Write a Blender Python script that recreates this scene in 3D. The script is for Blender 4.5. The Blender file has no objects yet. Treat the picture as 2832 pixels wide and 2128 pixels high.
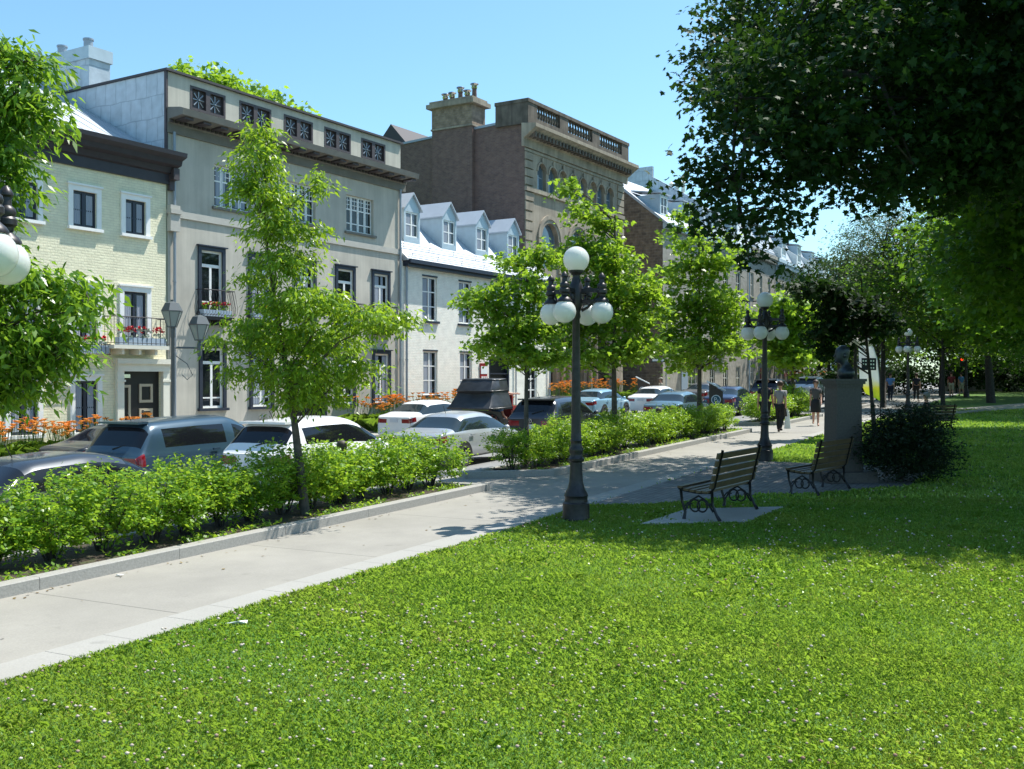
import bpy, bmesh, math, random
import numpy as np
from mathutils import Vector, Matrix, Euler
R = math.radians
scene = bpy.context.scene
COL = scene.collection
rng = np.random.default_rng(7)
random.seed(7)

# ------------------------------------------------------------------ helpers
def tag(o, label=None, cat=None, group=None, kind=None):
    if label: o['label'] = label
    if cat: o['category'] = cat
    if group: o['group'] = group
    if kind: o['kind'] = kind
    return o

def empty(name, loc=(0, 0, 0), rz=0.0, label=None, cat=None, group=None, parent=None):
    o = bpy.data.objects.new(name, None)
    o.empty_display_size = .2
    COL.objects.link(o)
    o.location = loc
    o.rotation_euler = (0, 0, rz)
    o.parent = parent
    return tag(o, label, cat, group)

def link(name, me, parent=None, loc=None, rz=0):
    o = bpy.data.objects.new(name, me)
    COL.objects.link(o)
    o.parent = parent
    if loc is not None: o.location = loc
    if rz: o.rotation_euler = (0, 0, rz)
    return o

def dup(o, parent=None):
    c = o.copy()
    COL.objects.link(c)
    c.parent = parent
    for ch in list(o.children):
        dup(ch, c)
    return c

class MB:
    """collects shapes for one mesh"""
    def __init__(s):
        s.v, s.f, s.m = [], [], []
    def add(s, vs, fs, m=0):
        b = len(s.v)
        s.v.extend([tuple(p) for p in vs])
        for f in fs:
            s.f.append([b + i for i in f]); s.m.append(m)
    def box(s, x0, x1, y0, y1, z0, z1, m=0):
        if x0 > x1: x0, x1 = x1, x0
        if y0 > y1: y0, y1 = y1, y0
        if z0 > z1: z0, z1 = z1, z0
        s.add([(x0, y0, z0), (x1, y0, z0), (x1, y1, z0), (x0, y1, z0), (x0, y0, z1), (x1, y0, z1), (x1, y1, z1), (x0, y1, z1)],
              [(0, 3, 2, 1), (4, 5, 6, 7), (0, 1, 5, 4), (1, 2, 6, 5), (2, 3, 7, 6), (3, 0, 4, 7)], m)
    def quad(s, a, b, c, d, m=0):
        s.add([a, b, c, d], [(0, 1, 2, 3)], m)
    def poly(s, pts, m=0):
        s.add(pts, [tuple(range(len(pts)))], m)
    def prism(s, pts, axis, a, b, m=0):
        """2-D outline swept along an axis ('x','y','z') from a to b"""
        def P(p, h):
            return {'x': (h, p[0], p[1]), 'y': (p[0], h, p[1]), 'z': (p[0], p[1], h)}[axis]
        n = len(pts)
        vs = [P(p, a) for p in pts] + [P(p, b) for p in pts]
        fs = [tuple(range(n - 1, -1, -1)), tuple(range(n, 2 * n))] + [(i, (i + 1) % n, n + (i + 1) % n, n + i) for i in range(n)]
        s.add(vs, fs, m)
    def tube(s, pts, rad, n=8, m=0, cap=True):
        pts = [Vector(p) for p in pts]
        if not hasattr(rad, '__len__'): rad = [rad] * len(pts)
        vs, fs = [], []
        up = Vector((0, 0, 1))
        d0 = (pts[1] - pts[0]).normalized()
        if abs(d0.z) > .9: up = Vector((1, 0, 0))
        for i, p in enumerate(pts):
            d = (pts[min(i + 1, len(pts) - 1)] - pts[max(i - 1, 0)]).normalized()
            a = d.cross(up)
            if a.length < 1e-4: a = d.cross(Vector((0, 1, 0)))
            a.normalize(); b = a.cross(d)
            for k in range(n):
                t = 2 * math.pi * k / n
                vs.append(p + (a * math.cos(t) + b * math.sin(t)) * rad[i])
        for i in range(len(pts) - 1):
            for k in range(n):
                k2 = (k + 1) % n
                fs.append((i * n + k, i * n + k2, (i + 1) * n + k2, (i + 1) * n + k))
        if cap:
            fs.append(tuple(range(n))); fs.append(tuple(range(len(pts) * n - 1, (len(pts) - 1) * n - 1, -1)))
        s.add(vs, fs, m)
    def lathe(s, prof, n=20, c=(0, 0, 0), m=0):
        vs, fs = [], []
        for r, z in prof:
            for k in range(n):
                t = 2 * math.pi * k / n
                vs.append((c[0] + r * math.cos(t), c[1] + r * math.sin(t), c[2] + z))
        for i in range(len(prof) - 1):
            for k in range(n):
                k2 = (k + 1) % n
                fs.append((i * n + k, i * n + k2, (i + 1) * n + k2, (i + 1) * n + k))
        fs.append(tuple(range(n - 1, -1, -1)))
        fs.append(tuple(range((len(prof) - 1) * n, len(prof) * n)))
        s.add(vs, fs, m)
    def ball(s, c, r, n=16, k=10, m=0, sz=1.0):
        prof = [(max(r * math.sin(math.pi * i / k), 1e-4), -r * sz * math.cos(math.pi * i / k)) for i in range(k + 1)]
        s.lathe(prof, n, c, m)
    def build(s, name, mats, parent=None, smooth=False, loc=None, rz=0, auto=None):
        me = bpy.data.meshes.new(name)
        me.from_pydata(s.v, [], s.f)
        if not isinstance(mats, (list, tuple)): mats = [mats]
        for mm in mats: me.materials.append(mm)
        me.polygons.foreach_set('material_index', s.m)
        if smooth: me.polygons.foreach_set('use_smooth', [True] * len(s.f))
        me.update()
        o = link(name, me, parent, loc, rz)
        if smooth and auto:
            try: me.set_sharp_from_angle(angle=R(auto))
            except Exception: pass
        return o

def np_mesh(name, V, F, mats, rnd=None, mat_idx=None, smooth=False):
    """fast mesh from arrays: V (n,3), F (m,k)"""
    me = bpy.data.meshes.new(name)
    n, (m, k) = len(V), F.shape
    me.vertices.add(n); me.vertices.foreach_set('co', np.ascontiguousarray(V, dtype=np.float32).ravel())
    me.loops.add(m * k); me.loops.foreach_set('vertex_index', np.ascontiguousarray(F, dtype=np.int32).ravel())
    me.polygons.add(m)
    me.polygons.foreach_set('loop_start', np.arange(0, m * k, k, dtype=np.int32))
    me.polygons.foreach_set('loop_total', np.full(m, k, dtype=np.int32))
    if not isinstance(mats, (list, tuple)): mats = [mats]
    for mm in mats: me.materials.append(mm)
    if mat_idx is not None: me.polygons.foreach_set('material_index', mat_idx.astype(np.int32))
    if smooth: me.polygons.foreach_set('use_smooth', np.ones(m, dtype=bool))
    me.update(calc_edges=True)
    if rnd is not None:
        a = me.attributes.new('rnd', 'FLOAT', 'FACE')
        a.data.foreach_set('value', rnd.astype(np.float32))
    return me

# ------------------------------------------------------------------ materials
def newmat(name):
    m = bpy.data.materials.new(name); m.use_nodes = True
    nt = m.node_tree
    return m, nt, nt.nodes, nt.links, nt.nodes['Principled BSDF']

def simple(name, col, rough=.6, metal=0.0, spec=.5, coat=0.0, var=0.0, scale=8.0, bump=0.0, emit=None, streak=0.0):
    m, nt, N, L, b = newmat(name)
    b.inputs['Base Color'].default_value = (*col, 1)
    b.inputs['Roughness'].default_value = rough
    b.inputs['Metallic'].default_value = metal
    b.inputs['Specular IOR Level'].default_value = spec
    b.inputs['Coat Weight'].default_value = coat
    b.inputs['Coat Roughness'].default_value = .04
    if emit:
        b.inputs['Emission Color'].default_value = (*emit[0], 1); b.inputs['Emission Strength'].default_value = emit[1]
    if var or bump:
        tc = N.new('ShaderNodeTexCoord'); nz = N.new('ShaderNodeTexNoise')
        nz.inputs['Scale'].default_value = scale; nz.inputs['Detail'].default_value = 6
        L.new(tc.outputs['Object'], nz.inputs['Vector'])
        if var:
            r = N.new('ShaderNodeMapRange'); r.inputs[1].default_value = .3; r.inputs[2].default_value = .7
            r.inputs[3].default_value = 1 - var; r.inputs[4].default_value = 1 + var
            L.new(nz.outputs['Fac'], r.inputs[0])
            if streak:     # rain streaks and old repairs running down the wall
                mp = N.new('ShaderNodeMapping'); mp.inputs['Scale'].default_value = (2.6, 2.6, .16)
                L.new(tc.outputs['Object'], mp.inputs['Vector'])
                n2 = N.new('ShaderNodeTexNoise'); n2.inputs['Scale'].default_value = 1.6; n2.inputs['Detail'].default_value = 7; n2.inputs['Roughness'].default_value = .65
                L.new(mp.outputs[0], n2.inputs['Vector'])
                r2 = N.new('ShaderNodeMapRange'); r2.inputs[1].default_value = .32; r2.inputs[2].default_value = .62; r2.inputs[3].default_value = 1 - streak; r2.inputs[4].default_value = 1 + streak * .25
                L.new(n2.outputs['Fac'], r2.inputs[0])
                mu = N.new('ShaderNodeMath'); mu.operation = 'MULTIPLY'; L.new(r.outputs[0], mu.inputs[0]); L.new(r2.outputs[0], mu.inputs[1]); r = mu
            mx = N.new('ShaderNodeMix'); mx.data_type = 'RGBA'; mx.blend_type = 'MULTIPLY'; mx.inputs[0].default_value = 1
            mx.inputs[6].default_value = (*col, 1); L.new(r.outputs[0], mx.inputs[7]); L.new(mx.outputs[2], b.inputs['Base Color'])
        if bump:
            bp = N.new('ShaderNodeBump'); bp.inputs['Strength'].default_value = bump; bp.inputs['Distance'].default_value = .02
            L.new(nz.outputs['Fac'], bp.inputs['Height']); L.new(bp.outputs['Normal'], b.inputs['Normal'])
    return m

def masonry(name, c1, c2, mortar, bw=.22, bh=.075, ms=.012, plane='xz', bump=.5, rough=.85, offset=.5, squash=1.0, dirt=.25, bias=0.0):
    """bricks, blocks, slabs or metal plates laid in the x-z, y-z or x-y plane"""
    m, nt, N, L, b = newmat(name)
    tc = N.new('ShaderNodeTexCoord'); sp = N.new('ShaderNodeSeparateXYZ'); cb = N.new('ShaderNodeCombineXYZ')
    L.new(tc.outputs['Object'], sp.inputs[0])
    ax = {'x': 0, 'y': 1, 'z': 2}
    L.new(sp.outputs[ax[plane[0]]], cb.inputs[0]); L.new(sp.outputs[ax[plane[1]]], cb.inputs[1])
    nz = N.new('ShaderNodeTexNoise'); nz.inputs['Scale'].default_value = 3; nz.inputs['Detail'].default_value = 8
    L.new(tc.outputs['Object'], nz.inputs['Vector'])
    wob = N.new('ShaderNodeVectorMath'); wob.operation = 'MULTIPLY_ADD'
    nz2 = N.new('ShaderNodeTexNoise'); nz2.inputs['Scale'].default_value = 5 / max(bh * 6, .3); nz2.inputs['Detail'].default_value = 3
    L.new(tc.outputs['Object'], nz2.inputs['Vector'])
    L.new(nz2.outputs['Color'], wob.inputs[0]); wob.inputs[1].default_value = (bh * .25,) * 3
    L.new(cb.outputs[0], wob.inputs[2])
    br = N.new('ShaderNodeTexBrick')
    br.inputs['Scale'].default_value = 1; br.inputs['Brick Width'].default_value = bw; br.inputs['Row Height'].default_value = bh
    br.inputs['Mortar Size'].default_value = ms; br.inputs['Mortar Smooth'].default_value = .3; br.inputs['Bias'].default_value = bias
    br.offset = offset; br.squash = squash
    br.inputs['Color1'].default_value = (*c1, 1); br.inputs['Color2'].default_value = (*c2, 1); br.inputs['Mortar'].default_value = (*mortar, 1)
    L.new(wob.outputs[0], br.inputs['Vector'])
    r = N.new('ShaderNodeMapRange'); r.inputs[1].default_value = .3; r.inputs[2].default_value = .7
    r.inputs[3].default_value = 1 - dirt; r.inputs[4].default_value = 1 + dirt * .6
    L.new(nz.outputs['Fac'], r.inputs[0])
    mx = N.new('ShaderNodeMix'); mx.data_type = 'RGBA'; mx.blend_type = 'MULTIPLY'; mx.inputs[0].default_value = 1
    L.new(br.outputs['Color'], mx.inputs[6]); L.new(r.outputs[0], mx.inputs[7]); L.new(mx.outputs[2], b.inputs['Base Color'])
    b.inputs['Roughness'].default_value = rough
    nz3 = N.new('ShaderNodeTexNoise'); nz3.inputs['Scale'].default_value = 14; nz3.inputs['Detail'].default_value = 5
    L.new(tc.outputs['Object'], nz3.inputs['Vector'])
    ad = N.new('ShaderNodeMath'); ad.operation = 'MULTIPLY_ADD'; ad.inputs[1].default_value = -1.0
    L.new(br.outputs['Fac'], ad.inputs[0]); L.new(nz3.outputs['Fac'], ad.inputs[2])
    bp = N.new('ShaderNodeBump'); bp.inputs['Strength'].default_value = bump; bp.inputs['Distance'].default_value = .02
    L.new(ad.outputs[0], bp.inputs['Height']); L.new(bp.outputs['Normal'], b.inputs['Normal'])
    return m

def leafmat(name, dark, light, trans, tmix=.45, rough=.45, odd=None, patch=False, spec=.4):
    m, nt, N, L, b = newmat(name)
    at = N.new('ShaderNodeAttribute'); at.attribute_name = 'rnd'
    rp = N.new('ShaderNodeValToRGB')
    rp.color_ramp.elements[0].color = (*dark, 1); rp.color_ramp.elements[1].color = (*light, 1)
    if odd:
        rp.color_ramp.elements[1].position = .93
        e = rp.color_ramp.elements.new(.985); e.color = (*odd, 1)
    L.new(at.outputs['Fac'], rp.inputs[0])
    if patch:      # worn yellowish and lush patches of lawn
        tc = N.new('ShaderNodeTexCoord'); nz = N.new('ShaderNodeTexNoise'); nz.inputs['Scale'].default_value = .55; nz.inputs['Detail'].default_value = 5; nz.inputs['Roughness'].default_value = .6
        L.new(tc.outputs['Object'], nz.inputs['Vector'])
        r2 = N.new('ShaderNodeValToRGB'); q = r2.color_ramp.elements
        q[0].position = .36; q[0].color = (.72, .86, .75, 1); q[1].position = .66; q[1].color = (1.45, 1.12, 1.2, 1)
        L.new(nz.outputs['Fac'], r2.inputs[0])
        mm = N.new('ShaderNodeMix'); mm.data_type = 'RGBA'; mm.blend_type = 'MULTIPLY'; mm.inputs[0].default_value = 1
        L.new(rp.outputs[0], mm.inputs[6]); L.new(r2.outputs[0], mm.inputs[7])
        class _R: pass
        rp = _R(); rp.outputs = [mm.outputs[2]]
    L.new(rp.outputs[0], b.inputs['Base Color'])
    b.inputs['Roughness'].default_value = rough; b.inputs['Specular IOR Level'].default_value = spec
    tr = N.new('ShaderNodeBsdfTranslucent')
    mxc = N.new('ShaderNodeMix'); mxc.data_type = 'RGBA'; mxc.inputs[0].default_value = .8
    L.new(rp.outputs[0], mxc.inputs[6]); mxc.inputs[7].default_value = (*trans, 1)
    L.new(mxc.outputs[2], tr.inputs['Color'])
    ms = N.new('ShaderNodeMixShader'); ms.inputs[0].default_value = tmix
    out = N['Material Output']
    L.new(b.outputs[0], ms.inputs[1]); L.new(tr.outputs[0], ms.inputs[2]); L.new(ms.outputs[0], out.inputs['Surface'])
    return m

def glassmat(name, tint=(.012, .015, .018), rough=.03, spec=.45):
    m = simple(name, tint, rough, 0, spec)
    return m

M = {}
M['cream_brick'] = masonry('cream_brick', (.80, .76, .545), (.77, .73, .52), (.70, .66, .475), .24, .085, .012, bump=.55, dirt=.10)
M['white_brick'] = masonry('white_brick', (.83, .81, .72), (.80, .78, .69), (.755, .735, .65), .22, .075, .01, bump=.4, dirt=.10)
M['grey_stucco'] = simple('grey_stucco', (.47, .44, .375), .9, var=.13, scale=.9, bump=.15, streak=.13)
M['stucco_trim'] = simple('stucco_trim', (.43, .415, .37), .85, var=.08, scale=3)
M['red_brick'] = masonry('red_brick', (.20, .115, .09), (.145, .085, .072), (.17, .13, .115), .23, .08, .012, plane='yz', bump=.5, dirt=.2)
M['red_brick_x'] = masonry('red_brick_x', (.20, .115, .09), (.145, .085, .072), (.17, .13, .115), .23, .08, .012, plane='xz', bump=.5, dirt=.35)
M['chimney_brick'] = masonry('chimney_brick', (.30, .22, .15), (.22, .16, .11), (.25, .2, .16), .3, .12, .015, plane='yz', bump=.5, dirt=.4)
M['sandstone'] = simple('sandstone', (.31, .262, .20), .9, var=.22, scale=1.1, bump=.25, streak=.3)
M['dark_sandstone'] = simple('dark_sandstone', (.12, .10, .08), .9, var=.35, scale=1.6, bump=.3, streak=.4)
M['rubble'] = masonry('rubble', (.20, .145, .10), (.135, .10, .075), (.21, .17, .13), .42, .2, .025, plane='yz', bump=1.0, dirt=.4)
M['greystone'] = masonry('greystone', (.36, .335, .275), (.31, .285, .235), (.27, .25, .21), .75, .35, .008, bump=.4, dirt=.2)
M['plate_metal'] = masonry('plate_metal', (.50, .56, .61), (.45, .52, .57), (.33, .39, .44), .55, .8, .02, plane='yz', bump=.3, rough=.45, dirt=.15)
M['plate_metal_x'] = masonry('plate_metal_x', (.50, .56, .61), (.45, .52, .57), (.33, .39, .44), .55, .8, .02, plane='xz', bump=.3, rough=.45, dirt=.15)
M['roof_metal'] = simple('roof_metal', (.42, .46, .50), .55, metal=.25, var=.06, scale=1.2)
M['dormer_metal'] = simple('dormer_metal', (.42, .51, .56), .5, metal=.1, var=.07, scale=3)
M['dark_roof'] = simple('dark_roof', (.05, .045, .05), .7)
M['dark_cornice'] = simple('dark_cornice', (.030, .026, .032), .55, var=.2, scale=4)
M['brown_trim'] = simple('brown_trim', (.055, .042, .045), .6, var=.2, scale=6)
M['grey_cornice'] = simple('grey_cornice', (.17, .158, .135), .8, var=.12, scale=3)
M['white_paint'] = simple('white_paint', (.80, .80, .77), .5, var=.04, scale=5)
M['offwhite'] = simple('offwhite', (.68, .66, .56), .6, var=.05, scale=4)
M['navy_paint'] = simple('navy_paint', (.022, .028, .045), .45)
M['black_paint'] = simple('black_paint', (.012, .012, .014), .4)
M['door_black'] = simple('door_black', (.010, .010, .011), .35)
M['beige_trim'] = simple('beige_trim', (.42, .36, .26), .5)
M['pane'] = glassmat('pane')
M['pane_sky'] = simple('pane_sky', (.10, .14, .18), .04, 0, .9)
M['pane_curtain'] = None
M['pipe_metal'] = simple('pipe_metal', (.30, .33, .37), .45, metal=.4)
M['iron'] = simple('iron', (.014, .013, .015), .45, metal=.2, var=.3, scale=20)
M['lamp_iron'] = simple('lamp_iron', (.030, .026, .027), .42, metal=.3, var=.35, scale=14, bump=.1)
M['granite'] = simple('granite', (.30, .29, .265), .8, var=.12, scale=40, bump=.15)
M['wood_slat'] = simple('wood_slat', (.10, .062, .03), .45, var=.3, scale=6)
M['bronze'] = simple('bronze', (.045, .055, .062), .45, metal=.6, var=.3, scale=9)
M['pedestal_stone'] = simple('pedestal_stone', (.07, .06, .054), .6, var=.2, scale=30)
M['bark'] = simple('bark', (.085, .07, .055), .9, var=.4, scale=12, bump=.7)
M['dark_bark'] = simple('dark_bark', (.04, .034, .03), .9, var=.4, scale=10, bump=.7)
M['rubber'] = simple('rubber', (.012, .012, .012), .8)
M['rim'] = simple('rim', (.35, .36, .37), .3, metal=.8)
M['car_glass'] = simple('car_glass', (.014, .022, .026), .04, 0, .5)
M['dark_glass'] = simple('dark_glass', (.008, .009, .012), .04, 0, .45)
M['tail_red'] = simple('tail_red', (.20, .006, .010), .12, coat=.6)
M['lens_white'] = simple('lens_white', (.6, .6, .6), .1, coat=.6)
M['plate'] = simple('plate', (.55, .57, .6), .5)
M['chrome'] = simple('chrome', (.6, .6, .62), .15, metal=1)
M['leather'] = simple('leather', (.035, .036, .038), .34, var=.3, scale=5, bump=.25)
M['red_paint'] = simple('red_paint', (.30, .02, .02), .4)
M['skin'] = simple('skin', (.50, .27, .19), .55)
M['hair_brown'] = simple('hair_brown', (.05, .024, .014), .6)
M['hair_grey'] = simple('hair_grey', (.22, .21, .2), .7)
M['cloth_navy'] = simple('cloth_navy', (.012, .015, .03), .85)
M['cloth_black'] = simple('cloth_black', (.010, .010, .012), .8)
M['cloth_grey'] = simple('cloth_grey', (.26, .25, .28), .85)
M['cloth_dkgrey'] = simple('cloth_dkgrey', (.07, .068, .068), .85)
M['cloth_blue'] = simple('cloth_blue', (.10, .22, .45), .85)
M['cloth_red'] = simple('cloth_red', (.16, .02, .025), .85)
M['cloth_plaid'] = simple('cloth_plaid', (.30, .06, .10), .85)
M['cloth_white'] = simple('cloth_white', (.72, .76, .76), .6)
M['cloth_beige'] = simple('cloth_beige', (.42, .38, .29), .85)
M['cloth_purple'] = simple('cloth_purple', (.12, .02, .12), .85)
M['felt_hat'] = simple('felt_hat', (.20, .19, .18), .8)
M['horse_coat'] = simple('horse_coat', (.48, .33, .20), .7, var=.25, scale=4)
M['orange_petal'] = simple('orange_petal', (.85, .34, .05), .6)
M['red_petal'] = simple('red_petal', (.65, .012, .03), .6)
M['plum_petal'] = simple('plum_petal', (.30, .10, .28), .6)
M['white_leafy'] = simple('white_leafy', (.45, .52, .42), .7)
M['box_blue'] = simple('box_blue', (.36, .44, .52), .6)
M['banner_white'] = None

def globe_mat():
    m, nt, N, L, b = newmat('opal_globe')
    b.inputs['Base Color'].default_value = (.80, .81, .78, 1); b.inputs['Roughness'].default_value = .12
    b.inputs['Specular IOR Level'].default_value = .5
    tr = N.new('ShaderNodeBsdfTranslucent'); tr.inputs['Color'].default_value = (.85, .86, .80, 1)
    ms = N.new('ShaderNodeMixShader'); ms.inputs[0].default_value = .35
    L.new(b.outputs[0], ms.inputs[1]); L.new(tr.outputs[0], ms.inputs[2]); L.new(ms.outputs[0], N['Material Output'].inputs['Surface'])
    return m
M['globe'] = globe_mat()

def paint(name, col, metal=.0):
    return simple('paint_' + name, col, .28 if metal else .3, metal=metal, spec=.5, coat=.6)

M['leaf_hick'] = leafmat('leaf_hickory', (.04, .115, .010), (.185, .325, .022), (.46, .66, .035), .48, .33)
M['leaf_ash'] = leafmat('leaf_ash', (.04, .12, .012), (.13, .25, .022), (.36, .58, .04), .46, .33)
M['leaf_maple'] = leafmat('leaf_maple', (.04, .11, .012), (.19, .33, .03), (.44, .66, .04), .5, .36)
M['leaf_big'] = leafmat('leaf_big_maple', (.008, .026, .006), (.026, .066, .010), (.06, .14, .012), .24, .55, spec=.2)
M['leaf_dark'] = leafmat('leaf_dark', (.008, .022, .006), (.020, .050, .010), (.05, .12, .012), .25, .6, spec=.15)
M['leaf_back'] = leafmat('leaf_back', (.012, .042, .008), (.075, .17, .016), (.26, .47, .03), .42, .45, spec=.3)
M['leaf_far'] = leafmat('leaf_far', (.018, .045, .015), (.05, .10, .025), (.10, .17, .03), .3, .5)
M['leaf_hedge'] = leafmat('leaf_hedge', (.06, .16, .012), (.20, .36, .03), (.48, .68, .045), .45, .36)
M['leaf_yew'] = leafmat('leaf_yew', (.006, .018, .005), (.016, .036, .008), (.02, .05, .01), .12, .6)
M['leaf_lily'] = leafmat('leaf_lily', (.06, .15, .012), (.17, .30, .04), (.32, .52, .04), .35, .4)
M['grass_blade'] = leafmat('grass_blade', (.085, .215, .018), (.40, .56, .12), (.46, .70, .06), .40, .32, odd=(.50, .40, .20), patch=True)
M['clover_leaf'] = leafmat('clover_leaf', (.06, .19, .02), (.22, .43, .08), (.30, .58, .05), .36, .34)
M['clover_white'] = leafmat('clover_flower', (.30, .17, .11), (.72, .66, .56), (.6, .5, .4), .2, .8)

def pathmat(name, col, joint=3.1, stain=.16, dark=.5):
    """cast concrete: blotches, fine grain, saw-cut joints across the walk (object x = along)"""
    m, nt, N, L, b = newmat(name)
    tc = N.new('ShaderNodeTexCoord'); sp = N.new('ShaderNodeSeparateXYZ'); L.new(tc.outputs['Object'], sp.inputs[0])
    n1 = N.new('ShaderNodeTexNoise'); n1.inputs['Scale'].default_value = .6; n1.inputs['Detail'].default_value = 8; n1.inputs['Roughness'].default_value = .65
    n2 = N.new('ShaderNodeTexNoise'); n2.inputs['Scale'].default_value = 60; n2.inputs['Detail'].default_value = 3
    L.new(tc.outputs['Object'], n1.inputs['Vector']); L.new(tc.outputs['Object'], n2.inputs['Vector'])
    r1 = N.new('ShaderNodeMapRange'); r1.inputs[1].default_value = .3; r1.inputs[2].default_value = .7; r1.inputs[3].default_value = 1 - stain; r1.inputs[4].default_value = 1 + stain
    L.new(n1.outputs['Fac'], r1.inputs[0])
    r2 = N.new('ShaderNodeMapRange'); r2.inputs[1].default_value = .3; r2.inputs[2].default_value = .7; r2.inputs[3].default_value = .93; r2.inputs[4].default_value = 1.07
    L.new(n2.outputs['Fac'], r2.inputs[0])
    mu = N.new('ShaderNodeMath'); mu.operation = 'MULTIPLY'; L.new(r1.outputs[0], mu.inputs[0]); L.new(r2.outputs[0], mu.inputs[1])
    fac = mu
    if joint:
        md = N.new('ShaderNodeMath'); md.operation = 'MODULO'; md.inputs[1].default_value = joint
        a0 = N.new('ShaderNodeMath'); a0.operation = 'ADD'; a0.inputs[1].default_value = 300.0
        L.new(sp.outputs[0], a0.inputs[0]); L.new(a0.outputs[0], md.inputs[0])
        lt = N.new('ShaderNodeMath'); lt.operation = 'LESS_THAN'; lt.inputs[1].default_value = .016; L.new(md.outputs[0], lt.inputs[0])
        r3 = N.new('ShaderNodeMapRange'); r3.inputs[3].default_value = 1; r3.inputs[4].default_value = dark; L.new(lt.outputs[0], r3.inputs[0])
        m2 = N.new('ShaderNodeMath'); m2.operation = 'MULTIPLY'; L.new(mu.outputs[0], m2.inputs[0]); L.new(r3.outputs[0], m2.inputs[1]); fac = m2
    # hairline cracks here and there, and drip stains
    vo = N.new('ShaderNodeTexVoronoi'); vo.feature = 'DISTANCE_TO_EDGE'; vo.inputs['Scale'].default_value = .42
    wv = N.new('ShaderNodeVectorMath'); wv.operation = 'MULTIPLY_ADD'; wv.inputs[1].default_value = (.35,) * 3
    n4 = N.new('ShaderNodeTexNoise'); n4.inputs['Scale'].default_value = 2.5; n4.inputs['Detail'].default_value = 5
    L.new(tc.outputs['Object'], n4.inputs['Vector']); L.new(n4.outputs['Color'], wv.inputs[0]); L.new(tc.outputs['Object'], wv.inputs[2]); L.new(wv.outputs[0], vo.inputs['Vector'])
    c1 = N.new('ShaderNodeMath'); c1.operation = 'LESS_THAN'; c1.inputs[1].default_value = .0035; L.new(vo.outputs['Distance'], c1.inputs[0])
    n5 = N.new('ShaderNodeTexNoise'); n5.inputs['Scale'].default_value = .45; L.new(tc.outputs['Object'], n5.inputs['Vector'])
    c2 = N.new('ShaderNodeMath'); c2.operation = 'GREATER_THAN'; c2.inputs[1].default_value = .53; L.new(n5.outputs['Fac'], c2.inputs[0])
    c3 = N.new('ShaderNodeMath'); c3.operation = 'MULTIPLY'; L.new(c1.outputs[0], c3.inputs[0]); L.new(c2.outputs[0], c3.inputs[1])
    n6 = N.new('ShaderNodeTexNoise'); n6.inputs['Scale'].default_value = 3.2; n6.inputs['Detail'].default_value = 4; L.new(tc.outputs['Object'], n6.inputs['Vector'])
    c4 = N.new('ShaderNodeMapRange'); c4.inputs[1].default_value = .66; c4.inputs[2].default_value = .74; c4.inputs[3].default_value = 1; c4.inputs[4].default_value = .82; L.new(n6.outputs['Fac'], c4.inputs[0])
    c5 = N.new('ShaderNodeMapRange'); c5.inputs[3].default_value = 1; c5.inputs[4].default_value = 1.0; L.new(c3.outputs[0], c5.inputs[0])
    c6 = N.new('ShaderNodeMath'); c6.operation = 'MULTIPLY'; L.new(c4.outputs[0], c6.inputs[0]); L.new(c5.outputs[0], c6.inputs[1])
    c7 = N.new('ShaderNodeMath'); c7.operation = 'MULTIPLY'; L.new(fac.outputs[0], c7.inputs[0]); L.new(c6.outputs[0], c7.inputs[1]); fac = c7
    mx = N.new('ShaderNodeMix'); mx.data_type = 'RGBA'; mx.blend_type = 'MULTIPLY'; mx.inputs[0].default_value = 1
    mx.inputs[6].default_value = (*col, 1); L.new(fac.outputs[0], mx.inputs[7]); L.new(mx.outputs[2], b.inputs['Base Color'])
    b.inputs['Roughness'].default_value = .85
    bp = N.new('ShaderNodeBump'); bp.inputs['Strength'].default_value = .15; bp.inputs['Distance'].default_value = .01
    L.new(n2.outputs['Fac'], bp.inputs['Height']); L.new(bp.outputs['Normal'], b.inputs['Normal'])
    return m
M['path'] = pathmat('path_concrete', (.262, .248, .217))
M['strip'] = pathmat('strip_granite', (.31, .30, .272), 1.2, .06, .7)
M['walk'] = pathmat('walk_concrete', (.30, .288, .256), 2.0)
M['asphalt'] = pathmat('road_asphalt', (.20, .20, .195), 0, .18)
M['pavers'] = masonry('paver_blocks', (.20, .19, .175), (.16, .155, .145), (.09, .085, .075), .22, .11, .008, plane='xy', bump=.5, dirt=.25)

def soilmat(name, ca, cb, cc, sc=6.0):
    m, nt, N, L, b = newmat(name)
    tc = N.new('ShaderNodeTexCoord'); n = N.new('ShaderNodeTexNoise'); n.inputs['Scale'].default_value = sc; n.inputs['Detail'].default_value = 9; n.inputs['Roughness'].default_value = .7
    L.new(tc.outputs['Object'], n.inputs['Vector'])
    rp = N.new('ShaderNodeValToRGB'); e = rp.color_ramp.elements
    e[0].position = .35; e[0].color = (*ca, 1); e[1].position = .68; e[1].color = (*cc, 1); x = e.new(.5); x.color = (*cb, 1)
    L.new(n.outputs['Fac'], rp.inputs[0]); L.new(rp.outputs[0], b.inputs['Base Color']); b.inputs['Roughness'].default_value = .95
    bp = N.new('ShaderNodeBump'); bp.inputs['Strength'].default_value = .8; bp.inputs['Distance'].default_value = .05
    L.new(n.outputs['Fac'], bp.inputs['Height']); L.new(bp.outputs['Normal'], b.inputs['Normal'])
    return m
M['soil'] = soilmat('bed_soil', (.035, .025, .018), (.06, .043, .03), (.06, .085, .025))
M['lawn'] = soilmat('lawn_ground', (.04, .10, .014), (.075, .16, .018), (.14, .22, .03), 4.0)

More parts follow.
